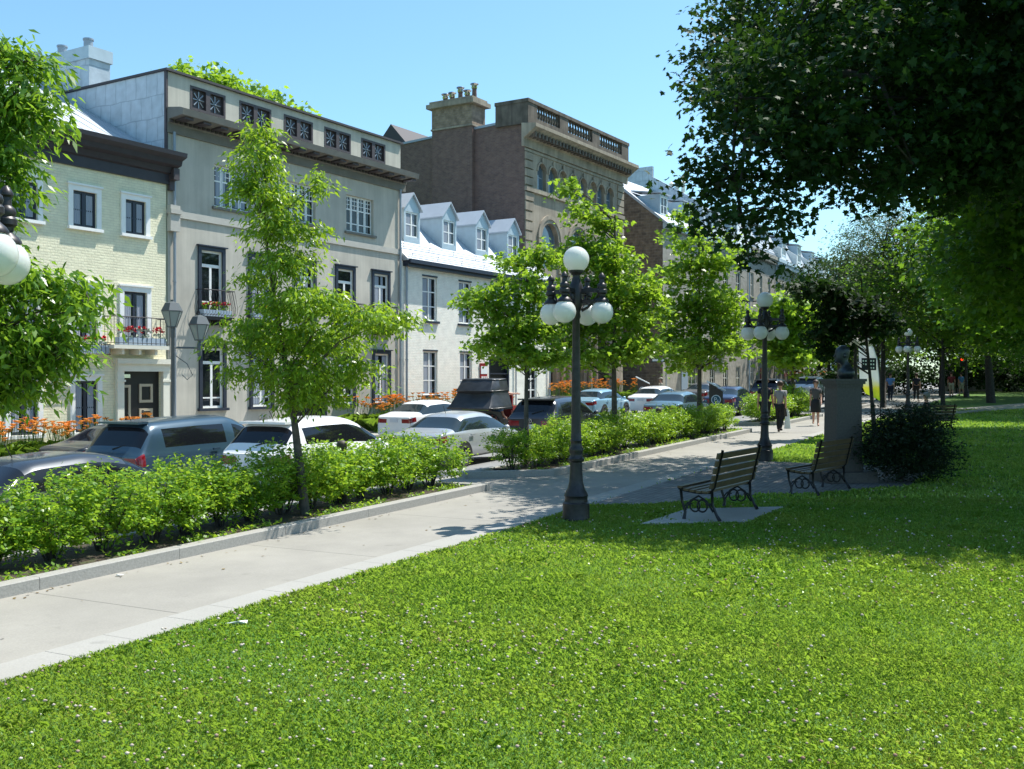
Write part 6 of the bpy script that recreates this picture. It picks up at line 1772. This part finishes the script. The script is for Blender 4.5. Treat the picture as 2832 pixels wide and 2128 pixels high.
# round badge on the black crossover
mb = MB(); n_ = 20
for i in range(n_):
    a, b = 2 * math.pi * i / n_, 2 * math.pi * (i + 1) / n_
    mb.prism([(.085 * math.cos(a), .07 * math.sin(a)), (.085 * math.cos(b), .07 * math.sin(b)), (.068 * math.cos(b), .055 * math.sin(b)), (.068 * math.cos(a), .055 * math.sin(a))], 'x', -.012, 0)
mb.prism([(-.07, .03), (-.03, .035), (0, .0), (.03, .035), (.07, .03), (.03, .012), (0, -.025), (-.03, .012)], 'x', -.012, 0)
mb.build('badge', M['chrome'], c4, loc=(-.012, 0, .94))
car('sedan', 41.5, 13.7, PT['bluegreen'], 'pale blue green sedan behind the middle hedge, left of the parking terminal')
car('sedan', 50.0, 13.7, PT['navy'], 'navy blue sedan between the parking terminal and the second lamp')
car('hatch', 58.0, 13.4, PT['black'], 'black sport utility car with a shiny roof behind the walking couple', 'dark_glass', dz=.02)
car('hatch', 66.5, 12.9, PT['palesilver'], 'pale silver car farthest up the street beyond the thin tree trunk')
car('sedan', 17.1, 20.3, PT['black'], 'black sedan beside the cream house, half hidden by the minivan', 'dark_glass', heading=R(-1))
car('van', 15.5, 16.7, PT['teal'], 'blue grey minivan in the traffic lane before the cream house', 'dark_glass')
c5 = car('sedan', 31.6, 20.4, PT['white'], 'white sedan with red corner lights before the orange daylilies', heading=R(-2))
car('sedan', 46.5, 19.6, PT['lightblue'], 'light blue car mostly hidden behind the black crossover', heading=R(-2))
car('sedan', 51.5, 18.3, PT['white'], 'white sedan parked before the sandstone hall, right of the lamp post', heading=R(-3))
car('sedan', 59.5, 18.0, PT['midgrey'], 'brownish grey sedan next to the corner house, by the man in a cap', heading=R(-3))
car('sedan', 86, 17.5, PT['white'], 'white car in the far distance before the terrace', heading=R(-2))
# small window sticker lettering and disc on the white sedan
text('Plus', .13, M['cloth_white'], c5, (.93, -.33, 1.115), (R(60), 0, R(-90)))
mb = MB(); mb.lathe([(.09, 0), (.09, .006), (.001, .006)], 16)
me_ = bpy.data.meshes.new('sticker'); me_.from_pydata(mb.v, [], mb.f); me_.materials.append(simple('sticker_yellow', (.75, .6, .05), .5)); stk = link('sticker', me_, c5, (.92, .42, 1.135)); stk.rotation_euler = (0, R(-30), 0)

# horse-drawn carriage
cg = empty('horse_carriage', G(-1.2, 36.6), AX - R(5), 'black horse carriage with its leather hood raised, seen from behind', 'carriage')
mb = MB()   # folded leather hood: U-shaped rows from the top edge down to the flared rim
hoops = [(-.02, 2.33, .62), (-.06, 2.29, .68), (-.30, 1.96, .76), (-.34, 1.90, .77), (-.27, 1.84, .77), (-.30, 1.74, .80), (-.52, 1.42, .90), (-.66, 1.30, .95), (-.64, 1.25, .95)]
vs, fs = [], []
for q, (x, z, hw) in enumerate(hoops):
    sag = .05 if q in (4, 5) else 0
    for (px, py, dzz) in ((.85, .95, .02), (.35, .99, .01), (x + .16, 1.0, 0), (x + .03, .94, 0), (x + sag, .5, -sag * .8), (x + sag * 1.4, 0, -sag * 1.4), (x + sag, -.5, -sag * .8), (x + .03, -.94, 0), (x + .16, -1.0, 0), (.35, -.99, .01), (.85, -.95, .02)):
        vs.append((px, py * hw, z + dzz))
n_ = 11
for a in range(len(hoops) - 1):
    for b in range(n_ - 1): q = a * n_ + b; fs.append((q, q + 1, q + n_ + 1, q + n_))
fs.append(tuple(range(n_ - 1, -1, -1)))
mb.add(vs, fs); hood = mb.build('hood', M['leather'], cg, smooth=True, auto=38)
mb = MB()
for (x, z, hw) in (hoops[1], hoops[3], hoops[7]):
    mb.tube([(.85, hw * .96, z + .02), (x + .16, hw * 1.01, z), (x + .02, hw * .95, z), (x - .005, 0, z), (x + .02, -hw * .95, z), (x + .16, -hw * 1.01, z), (.85, -hw * .96, z + .02)], .02, 6)
mb.build('hood_bows', M['leather'], hood, smooth=True)
mb = MB(); mb.prism([(-.25, .52), (.6, .5), (1.6, .62), (1.6, .95), (.5, .9), (.4, 1.15), (-.58, 1.24), (-.56, 1.0), (-.42, .7)], 'y', -.74, .74); mb.build('body', M['black_paint'], cg)
mb = MB(); mb.box(1.35, 1.95, -.6, .6, 1.2, 1.35); mb.box(1.3, 1.36, -.6, .6, 1.35, 1.75); mb.box(1.4, 1.9, -.5, .5, .9, 1.2); mb.build('driver_seat', M['red_paint'], cg)
for x, r in ((-.3, .55), (1.9, .42)):
    for s in (1, -1):
        wl = empty('wheel', (x, s * .8, r), parent=cg)
        mb = MB(); mb.tube([(r * math.cos(a), 0, r * math.sin(a)) for a in np.linspace(0, 6.2832, 29)], .026, 6)
        mb.build('tyre', M['rubber'], wl, smooth=True)
        mb = MB()
        for q in range(12):
            a = q * math.pi / 6; mb.tube([(.06 * math.cos(a), 0, .06 * math.sin(a)), (r * math.cos(a), 0, r * math.sin(a))], .014, 5)
        mb.ball((0, 0, 0), .08, 10, 6); mb.build('spokes', M['red_paint'], wl)
mb = MB(); mb.tube([(-.3, -.8, .55), (-.3, .8, .55)], .03, 6); mb.tube([(1.9, -.8, .42), (1.9, .8, .42)], .03, 6)
for s in (1, -1): mb.tube([(1.7, s * .35, .7), (2.6, s * .42, .85), (4.6, s * .42, 1.0)], .028, 6)
mb.build('shafts', M['red_paint'], cg)
# horse between the shafts
hz = empty('horse', cg.matrix_basis @ Vector((3.9, 0, 0)), AX - R(5), 'pale brown carriage horse with dark harness between parked cars', 'horse')
hv = [(-.7, 0, 1.28), (-.35, 0, 1.27), (.15, 0, 1.22), (.6, 0, 1.27), (.9, 0, 1.36), (1.15, 0, 1.46), (1.35, 0, 1.52), (1.6, 0, 1.36), (1.75, 0, 1.15)]
he = [(i, i + 1) for i in range(8)]; hr = [.25, .30, .31, .28, .2, .15, .13, .1, .075]
def addleg(pts, rs, root_i):
    b = len(hv)
    for p in pts: hv.append(p)
    for r in rs: hr.append(r)
    he.append((root_i, b))
    for i in range(len(pts) - 1): he.append((b + i, b + i + 1))
for s in (1, -1):
    addleg([(-.62, s * .17, 1.0), (-.52, s * .18, .78), (-.78, s * .17, .5), (-.72, s * .17, .12), (-.66, s * .17, .03)], [.16, .11, .065, .05, .07], 0)
    addleg([(.62, s * .16, .98), (.62, s * .16, .75), (.64, s * .16, .48), (.62, s * .16, .12), (.66, s * .16, .03)], [.13, .09, .06, .048, .065], 3)
addleg([(1.36, .06, 1.68)], [.03], 6); addleg([(1.36, -.06, 1.68)], [.03], 6)
grow('body', hv, he, hr, M['horse_coat'], hz, 2, 2)
mb = MB(); mb.tube([(-.95, 0, 1.3), (-1.05, 0, 1.1), (-1.05, 0, .6)], [.05, .07, .02], 8); mb.build('tail', M['hair_brown'], hz, smooth=True)
mb = MB(); mb.tube([(.75, 0, 1.54), (1.0, 0, 1.58), (1.25, 0, 1.66)], [.04, .05, .03], 8); mb.build('mane', M['hair_brown'], hz, smooth=True)
mb = MB()
for x, r in ((.15, .335), (.62, .31)): mb.tube([(x, r * math.cos(a), 1.24 + r * 1.0 * math.sin(a)) for a in np.linspace(0, 6.2832, 19)], .03, 6)
mb.tube([(-.7, 0, 1.55), (-.2, 0, 1.58), (.6, 0, 1.58)], .03, 6); mb.tube([(-.9, .28, 1.2), (.6, .31, 1.2)], .025, 6); mb.tube([(-.9, -.28, 1.2), (.6, -.31, 1.2)], .025, 6)
mb.build('harness', M['leather'], hz, smooth=True)
# ------------------------------------------------------------------ people (x forward, y left); every body is one skin surface, clothes follow it
def person(X, Y, heading, label, H=1.72, pose='stand', top='cloth_grey', bottom='cloth_black', hair='hair_brown', sleeves='short', legs='long', skirt=None, hat=None, stride=.0, z=None, arms=((0, 0), (0, 0)), fem=False, longhair=False, shoe='cloth_black', group=None):
    k = H / 1.75
    root = empty('person', (X, Y, G(X, Y)[2] if z is None else z), heading, label, 'person', group)
    root.scale = (k, k, k)
    hw, sw = (.085, .165) if fem else (.09, .19)
    v, e, r, ix = [], [], [], {}
    def A(nm, p, rad, par=None):
        ix[nm] = len(v); v.append(Vector(p)); r.append(rad)
        if par is not None: e.append((ix[par], ix[nm]))
    sit = pose == 'sit'
    ph = .50 if sit else .95
    dz = ph - .95
    A('pelvis', (0, 0, ph), (.145, .115) if not fem else (.15, .12))
    A('waist', (.0, 0, 1.10 + dz), (.13, .10) if not fem else (.115, .09), 'pelvis')
    A('chest', (.01, 0, 1.30 + dz), (.155, .115) if not fem else (.14, .11), 'waist')
    A('neckb', (.0, 0, 1.46 + dz), .075, 'chest')
    A('neck', (.01, 0, 1.52 + dz), .052, 'neckb')
    A('jaw', (.03, 0, 1.59 + dz), .072, 'neck')
    A('head', (.015, 0, 1.68 + dz), .092, 'jaw')
    A('crown', (.0, 0, 1.735 + dz), .065, 'head')
    for s, nm in ((1, 'l'), (-1, 'r')):
        sw_a, bend = arms[0] if s == 1 else arms[1]
        sh = Vector((0, s * sw, 1.41 + dz)); A('sh' + nm, sh, .058, 'chest')
        d1 = Vector((math.sin(sw_a), s * .10, -math.cos(sw_a))); el = sh + d1.normalized() * .29; A('el' + nm, el, .042, 'sh' + nm)
        a2 = sw_a + bend; d2 = Vector((math.sin(a2), s * .02, -math.cos(a2))).normalized(); wr = el + d2 * .25; A('wr' + nm, wr, .028, 'el' + nm)
        pm = wr + d2 * .07; A('pm' + nm, pm, (.036, .02), 'wr' + nm)
        side = Vector((math.cos(a2), 0, math.sin(a2)))
        for q, (off, ln) in enumerate(((-.027, .065), (-.009, .078), (.009, .074), (.026, .06))):
            f0 = pm + d2 * .035 + side * off; A('f%s%d' % (nm, q), f0, .0095, 'pm' + nm)
            A('g%s%d' % (nm, q), f0 + d2 * ln + Vector((0, -s * .018, 0)), .007, 'f%s%d' % (nm, q))
        A('t' + nm, wr + d2 * .035 + side * .04, .011, 'wr' + nm); A('u' + nm, wr + d2 * .075 + side * .055, .009, 't' + nm)
        st_ = stride * s
        hip = Vector((0, s * hw, ph - .04)); A('hip' + nm, hip, .092, 'pelvis')
        if sit:
            kn = hip + Vector((.43, s * .03, .0)); an = kn + Vector((.05, 0, -.42))
        else:
            kn = hip + Vector((.43 * math.sin(st_) + .01, 0, -.43 * math.cos(st_)))
            b2 = st_ - (.45 if st_ < 0 else .05) * (1 if stride else 0)
            an = kn + Vector((.41 * math.sin(b2), 0, -.41 * math.cos(b2)))
        A('kn' + nm, kn, .062, 'hip' + nm); A('cf' + nm, kn.lerp(an, .35) + Vector((-.015, 0, 0)), .056, 'kn' + nm); A('an' + nm, an, .037, 'cf' + nm)
        A('to' + nm, an + Vector((.13, s * .02, -.045)), .032, 'an' + nm)
    lowest = min(p.z for p in v) - .03
    if not sit:
        for p in v: p.z -= lowest
    grow('body', v, e, r, M['skin'], root, 1)
    dzz = -lowest if not sit else 0
    def sub(names, grow_r, mat, nm):
        ids = [ix[q] for q in names]; mp = {a: i for i, a in enumerate(ids)}
        ee = [(mp[a], mp[b]) for a, b in e if a in mp and b in mp]
        rr = [tuple(x + grow_r for x in r[a]) if hasattr(r[a], '__len__') else r[a] + grow_r for a in ids]
        return grow(nm, [v[a] for a in ids], ee, rr, M[mat], root, 1)
    tn = ['pelvis', 'waist', 'chest', 'neckb', 'shl', 'shr']
    # sleeve ends: points part-way down the arm
    for nm in ('l', 'r'):
        if sleeves == 'none': continue
        fr = .62 if sleeves == 'short' else 1.0
        p = v[ix['sh' + nm]].lerp(v[ix['el' + nm]], fr); A('sl' + nm, p, .05, 'sh' + nm); tn.append('sl' + nm)
        if sleeves == 'long':
            tn += []; A('sw' + nm, v[ix['el' + nm]].lerp(v[ix['wr' + nm]], .9), .034, 'sl' + nm); tn.append('sw' + nm)
    sub(tn, .016, top, 'top')
    if skirt:
        pz = v[ix['pelvis']].z
        mb = MB(); mb.lathe([(.15, pz + .1), (.185, pz - .05), (.20, pz - .25), (.205, pz - skirt), (.19, pz - skirt)], 16)
        mb.build('skirt', M[bottom], root, smooth=True)
    else:
        bn = ['pelvis', 'hipl', 'hipr', 'knl', 'knr']
        if legs == 'long': bn += ['cfl', 'cfr', 'anl', 'anr']
        sub(bn, .018, bottom, 'trousers')
    for nm in ('l', 'r'):
        a, t = v[ix['an' + nm]], v[ix['to' + nm]]
        grow('shoe', [a + Vector((-.04, 0, -.02)), a + Vector((.02, 0, -.025)), t + Vector((.02, 0, 0))], [(0, 1), (1, 2)], [.042, .045, .036], M[shoe], root, 1)
    hd = v[ix['head']]
    mb = MB()
    mb.ball((hd.x - .018, hd.y, hd.z + .022), .112, 16, 12, sz=1.0)
    # keep the face clear: drop the front lower part of the hair cap
    keep = [f for f in mb.f if not all((mb.v[i][0] > hd.x + .02 and mb.v[i][2] < hd.z + .055) or mb.v[i][2] < hd.z - (.13 if longhair else .055) for i in f)]
    mb.f = keep; mb.m = [0] * len(keep)
    if longhair: mb.tube([(hd.x - .07, 0, hd.z + .02), (hd.x - .085, 0, hd.z - .1), (hd.x - .075, 0, hd.z - .2)], [.085, .08, .05], 10)
    mb.build('hair', M[hair], root, smooth=True)
    mb = MB(); mb.add([(hd.x + .085, -.012, hd.z - .02), (hd.x + .085, .012, hd.z - .02), (hd.x + .112, 0, hd.z - .035), (hd.x + .085, 0, hd.z + .015)], [(0, 2, 3), (2, 1, 3), (0, 1, 2)]); mb.build('nose', M['skin'], root)
    for s in (1, -1):
        mb = MB(); mb.ball((hd.x + .082, s * .034, hd.z + .005), .012, 8, 6); mb.build('eye', M['cloth_black'], root, smooth=True)
        mb = MB(); mb.ball((hd.x, s * .092, hd.z - .01), .022, 8, 6, sz=1.3); mb.build('ear', M['skin'], root, smooth=True)
    mb = MB(); mb.ball((hd.x + .078, 0, hd.z - .065), .018, 8, 6, sz=.35); mb.build('mouth', simple('lip', (.35, .12, .10), .5), root, smooth=True)
    if hat:
        mb = MB()
        if hat == 'brim': mb.lathe([(.10, .03), (.165, .04), (.165, .05), (.108, .06), (.10, .15), (.06, .17), (.01, .165)], 18, (hd.x - .01, 0, hd.z))
        else:
            mb.lathe([(.115, .03), (.115, .07), (.09, .125), (.01, .145)], 16, (hd.x - .01, 0, hd.z)); mb.prism([(hd.x + .06, -.08), (hd.x + .2, -.06), (hd.x + .2, .06), (hd.x + .06, .08)], 'z', hd.z + .035, hd.z + .05)
        mb.build('hat', M['felt_hat' if hat == 'brim' else 'cloth_beige'], root, smooth=True, auto=40)
    root['_pm'] = [*(v[ix['pmr']] * k)] + [*(v[ix['pml']] * k)]
    return root
def hand(o, side):
    q = o['_pm']; p = Vector(q[:3] if side == 'r' else q[3:])
    return o.location + Euler((0, 0, o.rotation_euler.z)).to_matrix() @ p
UP = AX
p1 = person(8.62, 35.3, UP, 'walker in navy shirt and dark shorts, mostly hidden by the second lamp post', 1.80, top='cloth_navy', bottom='cloth_black', legs='knee', stride=.22, arms=((-.2, .15), (.2, .15)))
p2 = person(9.02, 34.9, UP - R(4), 'woman in grey top and black trousers walking away with a white bag', 1.68, top='cloth_grey', bottom='cloth_black', fem=True, stride=.12, arms=((.15, .2), (-.12, .15)))
p3 = person(11.30, 38.6, UP + math.pi + R(12), 'woman in dark grey top and knee skirt walking towards the camera', 1.66, top='cloth_dkgrey', bottom='cloth_black', fem=True, skirt=.42, longhair=True, stride=.15, sleeves='short', arms=((.2, .5), (-.1, .2)), shoe='skin')
p4 = person(13.75, 34.4, R(150), 'grey haired man seated on the bench behind the dark yew', 1.75, pose='sit', top='cloth_navy', bottom='cloth_black', hair='hair_grey', sleeves='long', arms=((.5, .8), (.5, .8)), z=G(13.75, 34.4)[2] - .02)
p5 = person(23.7, 65.0, UP, 'man in blue shirt and dark trousers walking away under the trees', 1.75, top='cloth_blue', bottom='cloth_navy', stride=.15, arms=((.1, .1), (-.1, .1)))
p6 = person(25.8, 66.2, UP, 'person in dark clothes beside the man in blue', 1.72, top='cloth_navy', bottom='cloth_black', stride=-.15)
p7 = person(30.7, 72.5, UP, 'man in dark red shirt and pale shorts in the far shade', 1.76, top='cloth_red', bottom='cloth_beige', legs='knee', stride=.1)
p8 = person(32.9, 76.0, UP + R(40), 'person in light blue shirt beside the far lamp', 1.70, top='cloth_blue', bottom='cloth_beige', legs='knee', stride=.1)
p9 = person(35.6, 68.5, UP + R(160), 'person in purple top standing by the dark far posts', 1.68, top='cloth_purple', bottom='cloth_black', fem=True)
pA = person((1828 - 1416) * 63 / 2870, 63, R(190), 'man in a beige cap and light shirt behind the brownish grey sedan', 1.75, top='cloth_beige', bottom='cloth_navy', hat='cap')
pB = person((2188 - 1416) * 62 / 2870, 62, UP, 'person in black beside the parked cars beyond the hedge', 1.78, top='cloth_black', bottom='cloth_black')
q = cg.matrix_basis @ Vector((1.66, .1, 0))
pC = person(q.x, q.y, AX - R(25), 'carriage driver in a felt hat and plaid shirt pointing ahead', 1.75, pose='sit', top='cloth_plaid', bottom='cloth_navy', hat='brim', arms=((.3, .7), (1.45, .1)), z=cg.location.z + .86)
q = cg.matrix_basis @ Vector((.35, -.55, 0))
pD = person(q.x, q.y, AX, 'carriage passenger in blue under the edge of the hood', 1.7, pose='sit', top='cloth_blue', bottom='cloth_navy', arms=((.3, .7), (.3, .7)), z=cg.location.z + .42)
# bags and a bottle
def bag(name, p, label, mat, w, h, d, rz, flare=1.0):
    r = empty(name, (p.x, p.y, p.z - .05 - h), rz, label, 'bag')
    mb = MB(); mb.prism([(-w / 2 * flare, 0), (w / 2 * flare, 0), (w / 2 * .8, h * .8), (w / 2 * .3, h), (-w / 2 * .3, h), (-w / 2 * .8, h * .8)], 'y', -d / 2, d / 2); mb.build('sack', M[mat], r)
    mb = MB(); mb.tube([(-w * .15, 0, h), (0, 0, h + .08), (w * .15, 0, h)], .01, 6); mb.build('handles', M[mat], r)
h2 = hand(p2, 'r')
bag('shopping_bag', h2 + Vector((.06, 0, .02)), 'long white carrier bag in the right hand of the woman in grey', 'cloth_white', .16, .62, .05, R(-20), 1.3)
bag('handbag', h2 + Vector((-.06, .05, .12)), 'brown handbag at the hip of the woman in grey', 'post_brown', .26, .3, .1, R(-30))
h3 = hand(p3, 'r')
bt = tag(link('water_bottle', mesh_of(('water_bottle',), lambda mb: mb.lathe([(.035, 0), (.035, .15), (.015, .19), (.015, .22)], 12), [M['cloth_white']], True)), 'white bottle held by the woman in the knee skirt', 'bottle')
bt.location = (h3.x, h3.y, h3.z - .2)
for p in (p1, p2, p3, p4, p5, p6, p7, p8, p9, pA, pB, pC, pD): del p['_pm']
# ------------------------------------------------------------------ camera, sky, sun
cd = bpy.data.cameras.new('camera'); cam = bpy.data.objects.new('camera', cd); COL.objects.link(cam)
cam.location = CAM
cam.rotation_euler = (R(90) - math.atan(14 / 2870), 0, 0)
cd.sensor_width = 36; cd.lens = 36 * 2870 / 2832; cd.clip_start = .1; cd.clip_end = 5000
scene.camera = cam
w = bpy.data.worlds.new('World'); scene.world = w; w.use_nodes = True
nt = w.node_tree; bg = nt.nodes['Background']
sky = nt.nodes.new('ShaderNodeTexSky'); sky.sky_type = 'NISHITA'; sky.sun_disc = False
EL, AZ = R(61.5), R(58)
sky.sun_elevation = EL; sky.sun_rotation = AZ; sky.altitude = 0; sky.air_density = 1.0; sky.dust_density = .6; sky.ozone_density = 1.0
mul = nt.nodes.new('ShaderNodeMix'); mul.data_type = 'RGBA'; mul.blend_type = 'MULTIPLY'; mul.inputs[0].default_value = 1
mul.inputs[7].default_value = (.80, 1.08, 1.12, 1)       # the clear cyan of the northern summer sky
nt.links.new(sky.outputs[0], mul.inputs[6]); nt.links.new(mul.outputs[2], bg.inputs['Color']); bg.inputs['Strength'].default_value = .12
sd = bpy.data.lights.new('sun', 'SUN'); sun = bpy.data.objects.new('sun', sd); COL.objects.link(sun)
sd.energy = 4.8; sd.angle = R(.53); sd.color = (1.0, .965, .90)
S = Vector((math.sin(AZ) * math.cos(EL), math.cos(AZ) * math.cos(EL), math.sin(EL)))
sun.rotation_euler = S.to_track_quat('Z', 'Y').to_euler()
sun.location = S * 60
scene.view_settings.view_transform = 'Standard'; scene.view_settings.look = 'None'; scene.view_settings.gamma = 1.0
scene.view_settings.exposure = .74
scene.render.engine = 'CYCLES'
c = scene.cycles
c.max_bounces = 7; c.diffuse_bounces = 3; c.glossy_bounces = 3; c.transmission_bounces = 4; c.transparent_max_bounces = 6
c.sample_clamp_indirect = 6; c.use_denoising = True
try:
    c.denoiser = 'OPENIMAGEDENOISE'; c.denoising_input_passes = 'RGB_ALBEDO_NORMAL'; c.denoising_prefilter = 'ACCURATE'
except Exception: pass
